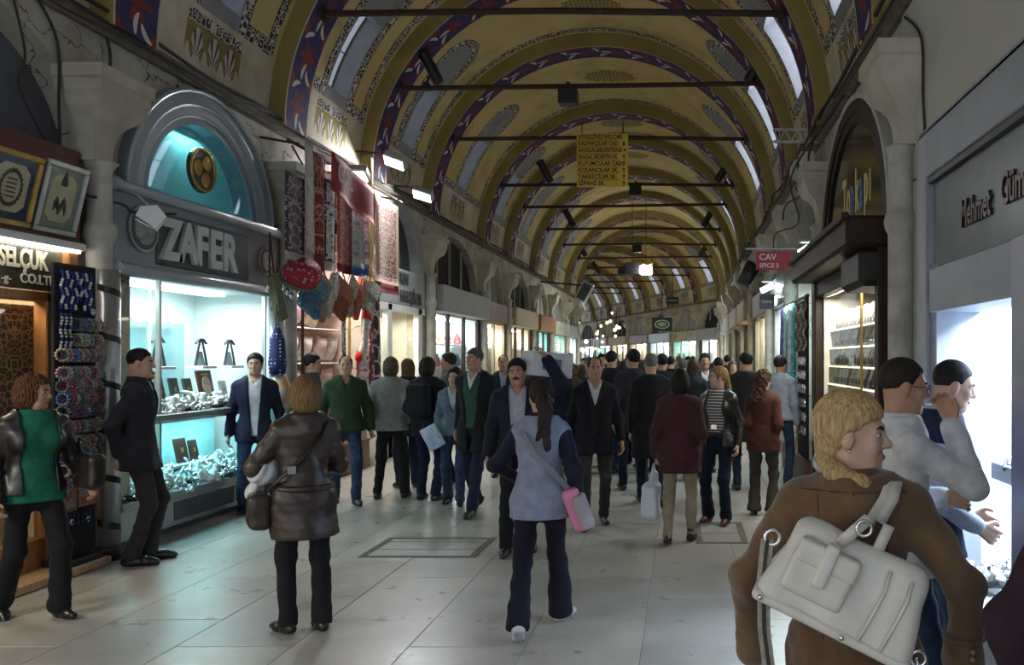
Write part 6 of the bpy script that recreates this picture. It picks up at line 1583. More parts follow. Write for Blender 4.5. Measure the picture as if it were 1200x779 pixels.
def coat_fn(J, o=.02, hem=.78, cuff=.97, openz=None, oang=.14, gap=0.0, collar=True, seed=1, wr=.009, flare=.03, crew=.0, arms=True, drape=None, sleeve_o=None, crad=.072, cth=.009):
    s = J['s']; v = Vector(J['v']); N = np.array(J['neck'], f32); vn = np.array(v, f32); pel = Vector(J['pel'])
    so = o if sleeve_o is None else sleeve_o
    hz = hem*s
    def fn(p):
        d = tor = torso_d(p, J, o); na = np.full(len(p), 1.0, f32)
        if hz < pel.z-.02: d = smin(d, cap(p, pel+Vector((0, 0, .02)), (pel.x, pel.y, hz-.05), .140*s*J['b']+o, (.140*s*J['b'])+o+flare, .74), .05)
        if hz < pel.z-.02:
            for sd in 'lr': d = smin(d, cap(p, J[sd+'hip'], J[sd+'kn'], .076*s*J['b']+o+.008, .058*s+o+.012), .05)
        d = smax(d, (p-N)@vn-.022*s-crew, .008)
        if arms:
            for sd in 'lr': ad = arm_d(p, J, sd, so, cuff); na = np.minimum(na, ad); d = smin(d, ad, .03)
        d = d+wrinkle(p, seed, wr, 14.0)+wrinkle(p, seed+5, wr*.5, 38.0)
        if collar:
            q = p-N-vn*.010*s; h_ = q@vn; rad = np.linalg.norm((q-h_[:, None]*vn)*A3(1, 1.05, 1), axis=1)
            d = smin(d, np.sqrt((rad-crad*s)**2+np.maximum(np.abs(h_-.008)-.014, 0)**2)-cth, .010)
        # cut the hem and the cuffs cleanly
        below = hz-p[:, 2]
        cut = np.where((na < .02) & (tor > .04), -1, below)
        d = smax(d, cut.astype(f32), .006)
        if openz is not None:
            x = (p-N)@np.array(J['rt'], f32); zz = (p[:, 2]-openz*s)
            wd = gap+np.maximum(zz, 0)*math.tan(oang)
            w_ = np.maximum(np.abs(x)-wd, -(p[:, 1]-N[1]*.0-.0)+0.0)
            w_ = np.where((zz < 0) & (gap <= 0), 1.0, w_)
            d = np.maximum(d, -w_)
        else:
            pass
        return d
    lo, hi = bounds(J); lo[2] = max(0, min(hz-.06, lo[2] if False else hz-.1)); lo[2] = min(lo[2], J['lwr'].z-.12, J['rwr'].z-.12); hi[2] = max(J['neck'].z+.12, J['lwr'].z+.1, J['rwr'].z+.1, J['lel'].z+.1, J['rel'].z+.1)
    return fn, lo, hi
def trouser_fn(J, o=.022, flare=.012, top=1.02, bot=.035, seed=3, wr=.009):
    s = J['s']; pel = Vector(J['pel'])
    def fn(p):
        d = cap(p, pel+Vector((0, 0, .10*s)), pel+Vector((0, 0, -.04*s)), .128*s*J['b']+o*.7, .138*s*J['b']+o*.7, .72)
        for sd in 'lr': d = smin(d, leg_d(p, J, sd, o, flare), .035)
        d = d+wrinkle(p, seed, wr, 12.0)+wrinkle(p*A3(1, 1, 2.0), seed+2, wr*.6, 22.0)
        d = smax(d, p[:, 2]-top*s, .006)
        for sd in 'lr':
            an = Vector(J[sd+'an']); dr = (an-Vector(J[sd+'kn'])).normalized(); e = np.array(an+dr*.035*s, f32)
            nearleg = np.linalg.norm(p-np.array(an, f32), axis=1) < .24*s
            d = np.where(nearleg, smax(d, (p-e)@np.array(dr, f32), .006), d)
        return smax(d, bot*.5-p[:, 2], .004)
    lo, hi = bounds(J); hi[2] = top*s+.05; lo[2] = 0
    lo[0] = min(J['lan'].x, J['rhip'].x, J['lkn'].x, J['rkn'].x, J['ran'].x)-.24; hi[0] = max(J['lan'].x, J['lhip'].x, J['rkn'].x, J['ran'].x, J['rhip'].x)+.24
    lo[1] = min(J['lan'].y, J['ran'].y, J['lkn'].y, pel.y, J['rkn'].y)-.24; hi[1] = max(J['lan'].y, J['ran'].y, J['lkn'].y, J['rkn'].y, pel.y)+.24
    return fn, lo, hi
def shoe_fn(J, sd, P, heel=0.0, soft=.0):
    s = J['s']*(.9 if J['fem'] else 1.0); an = Vector(J[sd+'an']); kn = Vector(J[sd+'kn']); yaw = math.radians(P.get(sd+'f', -8 if sd == 'r' else 8)); pit = math.radians(P.get(sd+'fp', 0))
    fw = Vector((-math.sin(yaw), math.cos(yaw), 0)); fwp = fw*math.cos(pit)+Vector((0, 0, -math.sin(pit))); up = fw*math.sin(pit)+Vector((0, 0, math.cos(pit)))
    b = an-up*.048*s
    def fn(p):
        hl = b-fwp*.045*s; bl = b+fwp*.11*s; to = b+fwp*.175*s-up*.008*s
        d = smin(cap(p, hl, bl, .036*s, .043*s), cap(p, bl, to, .043*s, .030*s), .02); d = smin(d, cap(p, b+up*.0*s, an+up*.05*s, .042*s, .042*s), .035)
        bot = (p-np.array(b, f32))@np.array(up, f32)+.032*s
        return smax(d, -bot, .006)
    c = np.array(b, f32); return fn, c-.30, c+.30
SKIN = {}
def skin(k):
    cs = [(.52, .31, .22), (.45, .25, .165), (.36, .19, .12), (.58, .37, .28)]
    return mat(f'skin_{k}', cs[k], .5, var=.14, scale=14, spec=.35)
def cloth(name, c, rough=.9, var=.22, scale=18, bump=.25, sheen=.03, **kw): return mat(name, c, rough, var=var, scale=scale, bump=bump, bscale=220, sheen=sheen, spec=.2, **kw)
M_EYE = mat('dark_eye', (.02, .014, .01), .2); M_LIP = mat('lip', (.36, .13, .11), .5)
EYEW = mat('eye_white', (.62, .60, .57), .3)
def person(label, px, Y, H, head, P, items, group=None, vox=None, sk=0, hair='short', hairc=(.03, .02, .014), brow=True, X=None):
    """head = facing in degrees: 0 away from the camera, 180 towards it, 90 to the left, -90 to the right"""
    J = skel(H, P); X = Xp(px, Y) if X is None else X
    head = head+math.degrees(math.atan2(-X, Y))       # facing is given as seen from the viewer
    e = empty('person', (X, Y, 0), math.radians(head), label, 'person', group)
    vox = vox or min(.016, max(.0065, Y*.00145))
    def part(nm, parts, mt, par=None): o = link(nm, np_mesh(nm, parts, mt)); o.parent = par or e; return o
    lo, hi = bounds(J)
    def body(p):
        d = torso_d(p, J, -.022)
        for sd in 'lr': d = smin(d, arm_d(p, J, sd, -.008), .01); d = smin(d, leg_d(p, J, sd, -.012), .02)
        return d
    hf = head_fn(J, J['fem']); hd = np.array(J['head'], f32)
    pieces = [sdf_mesh(body, lo, hi-A3(0, 0, .2), max(.028, vox*2)), sdf_mesh(hf, hd-A3(.13, .15, .24), hd+A3(.13, .15, .16), max(.0048, vox*.62))]
    for sd in 'lr':
        if P.get('hide_'+sd): continue
        if P.get(sd+'hd'): J[sd+'hd'] = P[sd+'hd']
        if P.get(sd+'th'): J[sd+'th'] = P[sd+'th']
        fn, a, b = hand_fn(J, sd, P.get(sd+'curl', .55), palm=P.get(sd+'palm')); pieces.append(sdf_mesh(fn, a, b, max(.0042, min(.0072, vox*.6))))
    part('body', pieces, skin(sk))
    if hair:
        fn, a, b = hair_fn(J, hair, int(abs(px))); 
        hn = f'hair_{tuple(round(q,3) for q in hairc)}'
        t = _M.get(hn)
        if t is None:
            n_ = NT(hn); oo = n_.obj()[0]; mp = n_.n('ShaderNodeMapping'); n_.t.links.new(oo, mp.inputs['Vector']); mp.inputs['Scale'].default_value = (60, 60, 5)
            f_ = n_.noise(2.5, 4, mp.outputs[0]); n_.bump(f_, .5, .004); t = n_.fin(n_.ramp(f_, [(.3, tuple(q*.45 for q in hairc)), (.7, tuple(min(1, q*1.35) for q in hairc))]), .68, spec=.25); _M[hn] = t
        part('hair', [sdf_mesh(fn, a, b, max(.0055, vox*.75))], t)
    Rm = J['HR']; hs = J['hs']; hc = Vector(J['head'])
    def hpt(*q): return hc+Rm @ (Vector(q)*hs)
    if Y < 14:
        RH = Matrix.Translation(hc) @ Rm.to_4x4() @ Matrix.Scale(hs, 4)
        for sg in (-1, 1):
            ey = MB().sphere((sg*.032, .0755, .009), (.0155, .0115, .0085), 10, 7, M=RH).build('eye', EYEW, None, True); ey.parent = e
            ir = MB().sphere((sg*.032, .0845, .009), (.0068, .004, .0068), 8, 6, M=RH).build('iris', M_EYE, None, True); ir.parent = ey
            if brow:
                b_ = MB().tube([RH @ Vector((sg*.015, .0915, .027)), RH @ Vector((sg*.032, .089, .034)), RH @ Vector((sg*.050, .074, .028))], [.0055*hs, .006*hs, .003*hs], 6).build('eyebrow', mat('brow_hair', (.03, .02, .015), .8), None, True); b_.parent = e
        li = MB().sphere((0, .0905, -.0615), (.023, .009, .0095), 10, 6, M=RH).build('lips', M_LIP, None, True); li.parent = e
    for it in items:
        nm, kind, mt, kw = it
        if kind == 'coat': fn, a, b = coat_fn(J, **kw); part(nm, [sdf_mesh(fn, a, b, vox)], mt)
        elif kind == 'trousers': fn, a, b = trouser_fn(J, **kw); part(nm, [sdf_mesh(fn, a, b, vox)], mt)
        elif kind == 'shoes':
            for sd in 'lr': fn, a, b = shoe_fn(J, sd, P); part('shoe', [sdf_mesh(fn, a, b, max(.006, vox*.75))], mt)
        elif kind == 'sdf': part(nm, [sdf_mesh(kw['fn'](J), *kw['box'](J), kw.get('vox', vox))], mt)
        elif kind == 'mb': o = kw(J, MB()).build(nm, mt, None, True); o.parent = e
    M = Matrix.Translation((X, Y, 0)) @ Matrix.Rotation(math.radians(head), 4, 'Z')
    return e, J, M
K = lambda **k: k
BLK = cloth('black_wool', (.014, .014, .017)); NAVY = cloth('navy_cloth', (.014, .018, .042)); CHAR = cloth('charcoal_suit', (.026, .028, .038)); PIN = cloth('pinstripe_grey', (.040, .038, .040))
WSH = cloth('white_shirt', (.66, .67, .70), bump=.1); LSH = cloth('lilac_shirt', (.45, .43, .52)); BSH = cloth('pale_blue_shirt', (.42, .48, .60)); JEAN = cloth('blue_denim', (.030, .055, .115), var=.4); DJEAN = cloth('dark_denim', (.012, .018, .040), var=.4)
def leather(n, c): return mat(n, c, .38, var=.3, scale=9, bump=.35, bscale=45, spec=.5)
LBLK = leather('black_leather', (.016, .015, .015)); LBRN = leather('dark_brown_leather', (.040, .026, .020)); SHOE = mat('black_shoe', (.012, .011, .012), .3)
def shirt(m, **k): return ('shirt', 'coat', m, {**K(o=-.002, hem=.90, arms=False, wr=.003, collar=True, crad=.064, cth=.006, openz=1.405, oang=.55), **k})
def jacket(m, nm='jacket', **k): return (nm, 'coat', m, {**K(o=.018, hem=.80, sleeve_o=.015, seed=len(nm)+int(m.name.__hash__() % 97)), **k})
def trous(m, **k): return ('trousers', 'trousers', m, {**K(o=.010, flare=.012, top=1.05, seed=int(len(m.name))), **k})
SH = ('shoe', 'shoes', SHOE, {})
def mw(m, M): m.v = [tuple(M @ Vector(v)) for v in m.v]; return m
def held(name, label, cat, M, loc): return empty(name, tuple(M @ Vector(loc)), 0, label, cat)
def sdfw(name, fn, lo, hi, vox, mt, par, M):
    V, Q = sdf_mesh(fn, lo, hi, vox); R = np.array(M, f32); V = V@R[:3, :3].T+R[:3, 3]; return link(name, np_mesh(name, [(V, Q)], mt), par)
def rbox(p, c, h, r, R=None):
    q = p-np.array(c, f32)
    if R is not None: q = q@np.array(R, f32)
    q = np.abs(q)-(np.array(h, f32)-r); return np.linalg.norm(np.maximum(q, 0), axis=1)+np.minimum(q.max(1), 0)-r
def belt(z, r, w_=.035):
    def f(J, m):
        s = J['s']; pts = [(math.cos(a)*r*s, math.sin(a)*r*.74*s, z*s) for a in np.linspace(0, 2*math.pi, 24, endpoint=False)]
        return m.tube(pts, w_/2, 6, closed=True, flat=1)
    return f
# ---- woman in the green top at the far left
e, J, M = person('woman in green top and black leather jacket walking past the wooden shop', 40, 5.55, 1.575, -160, K(fem=1, head=(38, 5, 0), la=(-.10, .16, .08), ra=(.13, -.20, .11), rfp=25, lw=(-.16, .10, -.46), rw=(.10, .06, -.50), lcurl=.8),
 [('top', 'coat', cloth('emerald_knit', (.015, .15, .095)), K(o=.006, hem=.84, arms=False, collar=False, wr=.006)), jacket(LBLK, o=.024, hem=.90, openz=.6, gap=.085, oang=.02, sleeve_o=.02), trous(BLK, flare=.025), SH], sk=1, hair='curly', hairc=(.11, .045, .02))
M = M @ Matrix.Scale(J['s']*1.01, 4)
b = held('handbag', 'black leather handbag held by the woman in green top', 'bag', M, (-.30, .1, .95))
sdfw('pouch', lambda p: rbox(p, (-.30, .12, 1.02), (.06, .16, .13), .05)+wrinkle(p, 4, .006, 20), (-.42, -.1, .85), (-.2, .34, 1.2), .009, LBLK, b, M)
mw(MB().tube([(-.30, .0, 1.12), (-.27, .02, 1.22), (-.25, .10, 1.27), (-.27, .18, 1.22), (-.30, .24, 1.12)], .012, 6), M).build('strap', LBLK, b, True)
# ---- suited man with hands behind his back
person('man in dark pinstripe suit standing sideways with hands behind his back', 163, 7.02, 1.77, -102, K(lean=-1, head=(-4, 4, 0), lw=(.12, -.10, -.49), rw=(-.10, -.12, -.49), lep=(-.8, -1, 0), rep=(.8, -1, 0), la=(-.10, .05, .08), ra=(.10, -.03, .08), rpalm=(0, -1, .2), rth=(0, 0, 1), lpalm=(0, -1, .2), lth=(0, 0, 1), rcurl=.9),
 [shirt(BSH), jacket(CHAR, 'suit_jacket', hem=.76, openz=1.12, oang=.16), trous(PIN), SH], sk=0, hair='crew', hairc=(.015, .012, .010))
# ---- frontal man in navy jacket and jeans
person('man in navy blazer and jeans facing the viewer beside the jewellery window', 299, 9.35, 1.74, 176, K(head=(-4, 0, 0), lw=(-.09, .04, -.52), rw=(.09, .05, -.52)),
 [shirt(WSH, hem=.84), jacket(NAVY, 'blazer', hem=.78, openz=.74, oang=.075, gap=.015, o=.020), trous(JEAN), SH], sk=0, hair='short', hairc=(.03, .02, .014))
# ---- half hidden man in teal by the dotted bag
person('man in teal shirt half hidden behind the frontal blazer man', 342, 10.6, 1.74, -95, K(head=(0, 5, 0)), [('pullover', 'coat', cloth('teal_knit', (.015, .075, .075)), K(o=.014, hem=.85)), trous(DJEAN), SH], sk=1, hair='short', hairc=(.012, .010, .010), X=-4.62)
# ---- woman in the brown coat, back to us
e, J, M = person('woman in dark brown leather coat seen from behind holding a white bundle', 357, 5.22, 1.57, 6, K(fem=1, head=(10, 6, 0), lw=(.02, .20, -.30), lep=(-1, -.7, -.2), rw=(-.12, .24, -.28), rep=(1, -.7, -.2), la=(-.10, .05, .08), ra=(.11, .0, .08), lf=30, rf=10),
 [jacket(LBRN, 'coat', o=.024, hem=.66, sleeve_o=.020, wr=.012, flare=.045), trous(BLK, flare=.014), SH, ('belt', 'mb', LBRN, belt(1.0, .178, .04))], sk=0, hair='bob', hairc=(.21, .125, .055))
M = M @ Matrix.Scale(J['s']*1.01, 4)
b = held('handbag', 'brown leather handbag on a cross strap beside the dark brown coat', 'bag', M, (-.26, .12, .78))
sdfw('pouch', lambda p: rbox(p, (-.27, .10, .84), (.075, .14, .12), .05)+wrinkle(p, 7, .006, 22), (-.40, -.1, .66), (-.14, .3, 1.0), .008, LBRN, b, M)
mw(MB().ribbon([(-.24, .12, .94), (-.215, -.02, 1.0), (-.16, -.120, 1.07), (-.02, -.152, 1.20), (.08, -.138, 1.33), (.125, -.09, 1.425), (.12, .02, 1.45)], .035, .008, [(0, .6, .8), (0, .3, 1), (.5, 0, .8), (.6, 0, .7), (.6, 0, .7), (.9, 0, .3), (1, 0, 0)]), M).build('strap', LBLK, b, True)
mw(MB().box(-.12, -.07, -.166, -.158, 1.10, 1.15), M).build('buckle', M_SILVER, b)
b = held('white_bundle', 'crumpled white plastic bundle tucked under the brown coat woman arm', 'bag', M, (-.24, .1, 1.1))
sdfw('wrap', lambda p: smin(elp(p, (-.25, .08, 1.10), (.10, .13, .09)), cap(p, (-.26, .14, 1.06), (-.30, .2, .93), .045, .05), .05)+wrinkle(p, 3, .014, 30), (-.42, -.1, .85), (-.1, .32, 1.24), .008, mat('white_plastic', (.68, .70, .74), .35, var=.1), b, M)
mw(MB().tube([(-.25, .1, 1.17), (-.22, .14, 1.24), (-.2, .18, 1.17)], .008, 5), M).build('handle', mat('white_plastic', (.68, .70, .74), .35, var=.1), b, True)
# ---- man in the green fleece
person('balding man in green zip fleece and jeans walking towards the viewer', 405, 9.85, 1.72, 184, K(build=1.08, head=(-6, 2, 0), la=(-.10, .22, .10), ra=(.10, -.20, .10), rfp=22, lw=(-.12, -.02, -.50), rw=(.12, .04, -.50)),
 [('fleece', 'coat', cloth('moss_fleece', (.030, .060, .026)), K(o=.022, hem=.86, openz=1.34, oang=.30)), shirt(cloth('grey_tee', (.10, .11, .10)), hem=1.1), trous(JEAN), SH], sk=0, hair='balding', hairc=(.035, .024, .016))
# ---- group looking into the stall
person('person in pale grey jacket and black trousers seen from behind', 458, 10.25, 1.70, -12, K(head=(0, 6, 0), la=(-.16, 0, .08), ra=(.16, .04, .08), lw=(-.10, .06, -.50), rw=(.02, .16, -.40)), [jacket(cloth('pale_grey_jacket', (.27, .28, .26)), o=.026, hem=.84, sleeve_o=.022), trous(cloth('black_cord', (.018, .017, .016))), SH], hair='bob', hairc=(.085, .062, .038))
person('woman with long brown hair between pale jacket and black jacket', 478, 11.1, 1.68, 20, K(fem=1, head=(0, 0, 0)), [jacket(BLK, hem=.70), trous(NAVY), SH], hair='long', hairc=(.11, .06, .03))
e, J, M = person('person in black jacket with turned up jeans seen from behind', 501, 10.15, 1.70, -28, K(head=(-10, 4, 0), lw=(-.02, .15, -.42), rw=(.06, .08, -.50), la=(-.10, .02, .08), ra=(.12, -.03, .08)), [jacket(BLK, o=.028, hem=.78, sleeve_o=.02), trous(DJEAN), SH], hair='bob', hairc=(.020, .015, .012))
for sd in 'lr':
    pass
b = held('backpack', 'small black backpack on the person in black jacket', 'backpack', M, (0, -.2, 1.1))
sdfw('pack', lambda p: rbox(p, (0, -.21, 1.20), (.14, .08, .19), .06)+wrinkle(p, 9, .006, 16), (-.18, -.32, .98), (.18, -.1, 1.44), .012, BLK, b, M)
for sg in (-1, 1): mw(MB().ribbon([(sg*.09, -.14, 1.36), (sg*.10, -.02, 1.46), (sg*.10, .12, 1.32), (sg*.12, .10, 1.15)], .04, .01, (1, 0, 0)), M).build('strap', BLK, b)
person('man in grey jacket looking sideways behind the denim woman', 527, 11.4, 1.76, 75, K(head=(0, 0, 0)), [jacket(cloth('mid_grey_jacket', (.13, .14, .14)), hem=.82), trous(BLK), SH], sk=1, hair='short', hairc=(.03, .025, .02))
# ---- woman in denim with the blue paper bag
e, J, M = person('young woman in denim jacket and jeans carrying a blue printed bag', 533, 9.85, 1.58, 168, K(fem=1, head=(-8, 8, 0), rw=(.04, .12, -.44), lw=(-.06, .06, -.50), la=(-.09, .1, .08), ra=(.09, -.06, .08)), [('denim_jacket', 'coat', cloth('light_denim', (.13, .18, .24), var=.35), K(o=.016, hem=.88, openz=1.2, oang=.3)), shirt(BSH), trous(JEAN), SH], hair='long', hairc=(.012, .010, .010))
b = held('printed_bag', 'pale blue printed paper bag carried by the denim jacket woman', 'bag', M, (.20, .16, .70))
RT = Matrix.Rotation(.5, 4, 'Y'); T = M @ Matrix.Translation((.22, .16, .80)) @ RT
MB().bbox(-.095, .095, -.03, .03, -.15, .12, .01, M=T).build('paper', mat('blue_print_paper', (.20, .36, .58), .5, var=.6, scale=10, col2=(.55, .62, .70)), b)
MB().tube([T @ Vector((-.05, 0, .12)), T @ Vector((0, 0, .20)), T @ Vector((.05, 0, .12))], .006, 5).build('handle', M_CABLE, b)
# ---- tall man in black coat
person('tall grey haired man in black overcoat and green vest striding', 557, 9.3, 1.80, 152, K(head=(-18, 0, 0), la=(-.10, .26, .09), ra=(.11, -.26, .12), rfp=28, lw=(-.08, .08, -.52), rw=(.10, -.10, -.50)), [shirt(WSH), ('vest', 'coat', cloth('green_vest', (.03, .085, .06)), K(o=.010, hem=.9, arms=False, collar=False, openz=1.30, oang=.32, wr=.003)), jacket(BLK, 'overcoat', o=.024, hem=.66, openz=.66, gap=.02, oang=.10, flare=.05), trous(NAVY), SH], sk=1, hair='grey', hairc=(.085, .080, .075))
person('bald man in dark teal coat behind the moustached porter', 590, 12.2, 1.74, 178, K(head=(5, 0, 0)), [shirt(BSH), jacket(cloth('dark_teal_coat', (.020, .036, .042)), openz=1.1, oang=.15, hem=.7), trous(BLK), SH], sk=0, hair='balding', hairc=(.04, .03, .025))
# ---- moustached man carrying a box
e, J, M = person('moustached man in navy jacket carrying a white box on his shoulder', 609, 7.45, 1.68, 178, K(head=(-8, 3, 4), lw=(-.10, .12, .36), lep=(-1, .2, -.5), lpalm=(1, 0, .3), lth=(0, 1, 0), rw=(.10, .06, -.50), la=(-.10, -.05, .08), ra=(.11, .12, .08), roll=2),
 [shirt(LSH), jacket(cloth('navy_anorak', (.016, .018, .034)), 'anorak', o=.026, hem=.78, openz=.84, gap=.035, oang=.07, sleeve_o=.022), trous(BLK), SH,
  ('moustache', 'mb', mat('brow_hair', (.03, .02, .015), .8), lambda J, m: m.tube([Vector(J['head'])+J['HR'] @ (Vector(q)*J['hs']) for q in ((-.032, .082, -.056), (-.014, .098, -.044), (0, .102, -.043), (.014, .098, -.044), (.032, .082, -.056))], [.004, .0085, .008, .0085, .004], 6))], sk=1, hair='short', hairc=(.012, .010, .010))
bx = held('cardboard_box', 'white printed cardboard box carried on the moustached man shoulder', 'box', M, (-.22, 0, 1.55))
T = M @ Matrix.Translation((-.235, -.05, 1.625)) @ Matrix.Rotation(.42, 4, 'Z') @ Matrix.Rotation(-.10, 4, 'Y')
MB().bbox(-.19, .19, -.13, .13, -.105, .105, .004, M=T).build('carton', mat('white_carton', (.62, .64, .68), .7, var=.06), bx)
for sg in (-1, 1): MB().box(-.19, .19, sg*.002, sg*.128, .1055, .108, M=T).build('lid_flap', mat('white_carton', (.62, .64, .68), .7, var=.06), bx)
MB().box(-.08, .10, .1302, .132, -.05, .05, M=T).build('printed_mark', mat('blue_grey_print', (.25, .27, .36), .7, var=.5, scale=30), bx)
MB().box(-.1905, -.1885, -.08, .08, -.05, .04, M=T).build('printed_mark', mat('blue_grey_print', (.25, .27, .36), .7, var=.5, scale=30), bx)
# ---- girl walking away
e, J, M = person('long haired girl in pale blue vest walking away with pink bag', 633, 5.22, 1.55, -6, K(fem=1, lean=5, head=(12, 4, 0), la=(-.12, -.22, .13), ra=(.12, .26, .09), lfp=38, rf=-30, lw=(-.02, .22, -.36), rw=(.10, .02, -.48), lep=(-1, -.6, 0)),
 [('sweater', 'coat', cloth('navy_sweater', (.014, .015, .034)), K(o=.014, hem=.90, sleeve_o=.016)), ('vest', 'coat', cloth('pale_blue_vest', (.24, .28, .37), bump=.1), K(o=.020, hem=.80, arms=False, collar=False, wr=.008)), trous(cloth('navy_flare', (.010, .010, .022)), flare=.035), ('shoe', 'shoes', mat('white_trainer', (.60, .62, .66), .5), {})], hair='pony', hairc=(.020, .012, .010))
M = M @ Matrix.Scale(J['s']*1.01, 4)
b = held('shoulder_bag', 'pink and grey shoulder bag swinging at the walking girl hip', 'bag', M, (.25, -.05, .75))
RB_ = Matrix.Rotation(-.35, 3, 'Y')
sdfw('pouch', lambda p: rbox(p, (.25, -.06, .86), (.055, .10, .15), .035, np.array(RB_)), (.1, -.22, .66), (.42, .1, 1.06), .008, mat('pink_vinyl', (.62, .20, .38), .45, var=.15), b, M)
sdfw('side_pocket', lambda p: rbox(p, (.30, -.10, .85), (.045, .085, .12), .03, np.array(RB_)), (.18, -.24, .68), (.44, .1, 1.04), .008, mat('grey_pink_vinyl', (.40, .36, .42), .45, var=.3), b, M)
mw(MB().ribbon([(.20, -.07, .99), (.10, -.145, 1.12), (-.03, -.150, 1.24), (-.10, -.10, 1.36), (-.115, .0, 1.43)], .04, .006, [(.6, .3, .7), (.6, 0, .7), (.6, 0, .7), (.8, 0, .5), (1, 0, 0)]), M).build('strap', cloth('grey_strap', (.22, .22, .26)), b)
# ---- dark suited man coming towards us
person('balding man in black suit and white collar walking towards the viewer', 697, 8.6, 1.70, 182, K(head=(4, 2, 0), la=(-.10, -.12, .09), ra=(.10, .20, .09), lw=(-.11, .08, -.51), rw=(.10, -.02, -.51)), [shirt(WSH), ('vest', 'coat', cloth('wine_vest', (.030, .016, .018)), K(o=.010, hem=.9, arms=False, collar=False, openz=1.24, oang=.28, wr=.003)), jacket(cloth('black_suit', (.012, .012, .018)), 'suit_jacket', o=.024, hem=.74, openz=.90, oang=.12, gap=.01), trous(cloth('dark_grey_trousers', (.035, .036, .036))), SH], sk=1, hair='balding', hairc=(.02, .015, .012))
# ---- men seen from behind in the middle
person('stout grey haired man in black overcoat walking away', 763, 9.8, 1.74, 4, K(build=1.12, head=(0, 0, 0), la=(-.10, .15, .09), ra=(.10, -.2, .12), rfp=25), [shirt(WSH), jacket(BLK, 'overcoat', o=.030, hem=.55, flare=.05), trous(NAVY), SH], sk=0, hair='grey', hairc=(.16, .15, .14))
person('man with thick black hair in dark jacket ahead of stout overcoat man', 742, 10.7, 1.80, 8, K(head=(20, 0, 0), la=(-.10, .2, .09), ra=(.10, -.2, .12), rfp=25), [jacket(CHAR, hem=.74), trous(DJEAN), SH], sk=1, hair='short', hairc=(.010, .009, .009))
# ---- woman in the maroon anorak with plastic bag
e, J, M = person('black haired woman in maroon anorak and beige trousers seen from behind', 796, 7.75, 1.58, -8, K(fem=1, build=1.08, head=(15, 10, 0), lw=(-.10, .06, -.50), lcurl=1.1, rw=(.02, .18, -.34), la=(-.10, -.12, .10), ra=(.10, .12, .08), lfp=14),
 [jacket(cloth('maroon_anorak', (.060, .020, .026)), 'anorak', o=.030, hem=.72, sleeve_o=.024, flare=.03), trous(cloth('beige_chino', (.29, .24, .17)), flare=.0), SH], hair='bob', hairc=(.010, .008, .008))
hd_ = J['lhand']; b = held('carrier_bag', 'white plastic carrier bag with red print in the maroon anorak woman hand', 'bag', M, hd_)
hx, hy, hz = hd_.x-.02, hd_.y, hd_.z
PW = mat('white_carrier_plastic', (.60, .66, .74), .3, var=.1)
sdfw('bag_body', lambda p: smin(rbox(p, (hx-.02, hy, hz-.36), (.075, .125, .15), .035), cap(p, (hx-.02, hy, hz-.24), (hx, hy, hz-.12), .07, .03, 1.3), .06)+wrinkle(p, 8, .016, 18), (hx-.16, hy-.2, hz-.54), (hx+.14, hy+.2, hz), .009, PW, b, M)
for sg in (-1, 1): mw(MB().tube([(hx-.01, hy+sg*.05, hz-.18), (hx, hy+sg*.03, hz-.06), (hx, hy, hz-.02)], [.018, .012, .01], 6), M).build('handle', PW, b, True)
mw(MB().sphere((hx-.075, hy-.07, hz-.36), (.022, .05, .11)), M).build('red_print', mat('red_print', (.45, .02, .03), .4), b, True)
# ---- woman in the leather jacket
e, J, M = person('blonde woman in black leather jacket and striped top facing sideways', 842, 8.75, 1.60, 158, K(fem=1, head=(-52, 0, 0), lw=(-.10, .05, -.50), rw=(.08, -.04, -.48), la=(-.12, .06, .08), ra=(.12, .0, .08)),
 [jacket(LBLK, 'leather_jacket', o=.022, hem=.86, openz=.5, gap=.075, oang=.01), trous(DJEAN, flare=.02), ('shoe', 'shoes', mat('red_brown_shoe', (.10, .03, .025), .35), {}), ('belt', 'mb', M_BLACK, belt(1.0, .150, .04))], sk=3, hair='tied', hairc=(.28, .17, .065))
t = NT('striped_jersey'); zz_ = t.obj()[3]; st_ = t.ma('GREATER_THAN', t.ma('SINE', t.ma('MULTIPLY', zz_, 210)), .1); M_STR = t.fin(t.mix(st_, (.05, .05, .06), (.60, .57, .54)), .85)
fn, a, b2 = coat_fn(J, o=.008, hem=.96, arms=False, collar=False, wr=.004); o = link('striped_top', np_mesh('striped_top', [sdf_mesh(fn, a, b2, .012)], M_STR)); o.parent = e
o = MB().box(-.03, .03, .118, .126, .965, 1.01).build('belt_buckle', M_SILVER, None); o.parent = e
# ---- right hand crowd
person('man in long black coat seen from behind beside the bead stall', 874, 10.9, 1.76, 6, K(head=(25, 4, 0)), [jacket(BLK, 'overcoat', o=.03, hem=.62, sleeve_o=.022), trous(DJEAN), SH], sk=1, hair='short', hairc=(.010, .009, .009))
person('woman in rust knitted cardigan with long brown hair seen from behind', 894, 9.15, 1.55, -12, K(fem=1, head=(-30, 18, 0), lw=(.03, .16, -.40), rw=(-.02, .18, -.38)), [('cardigan', 'coat', mat('rust_knit', (.105, .032, .020), .95, var=.5, scale=55, bump=.5, bscale=120), K(o=.020, hem=.78)), trous(cloth('brown_trousers', (.060, .050, .040)), flare=.03), SH], hair='longcurly', hairc=(.060, .028, .014))
person('man in pale blue shirt and jeans at the bead stall counter', 914, 11.3, 1.72, -20, K(head=(-10, 4, 0)), [('shirt', 'coat', cloth('pale_check_shirt', (.33, .38, .46)), K(o=.018, hem=.88)), trous(JEAN), SH], sk=1, hair='short', hairc=(.025, .018, .014))
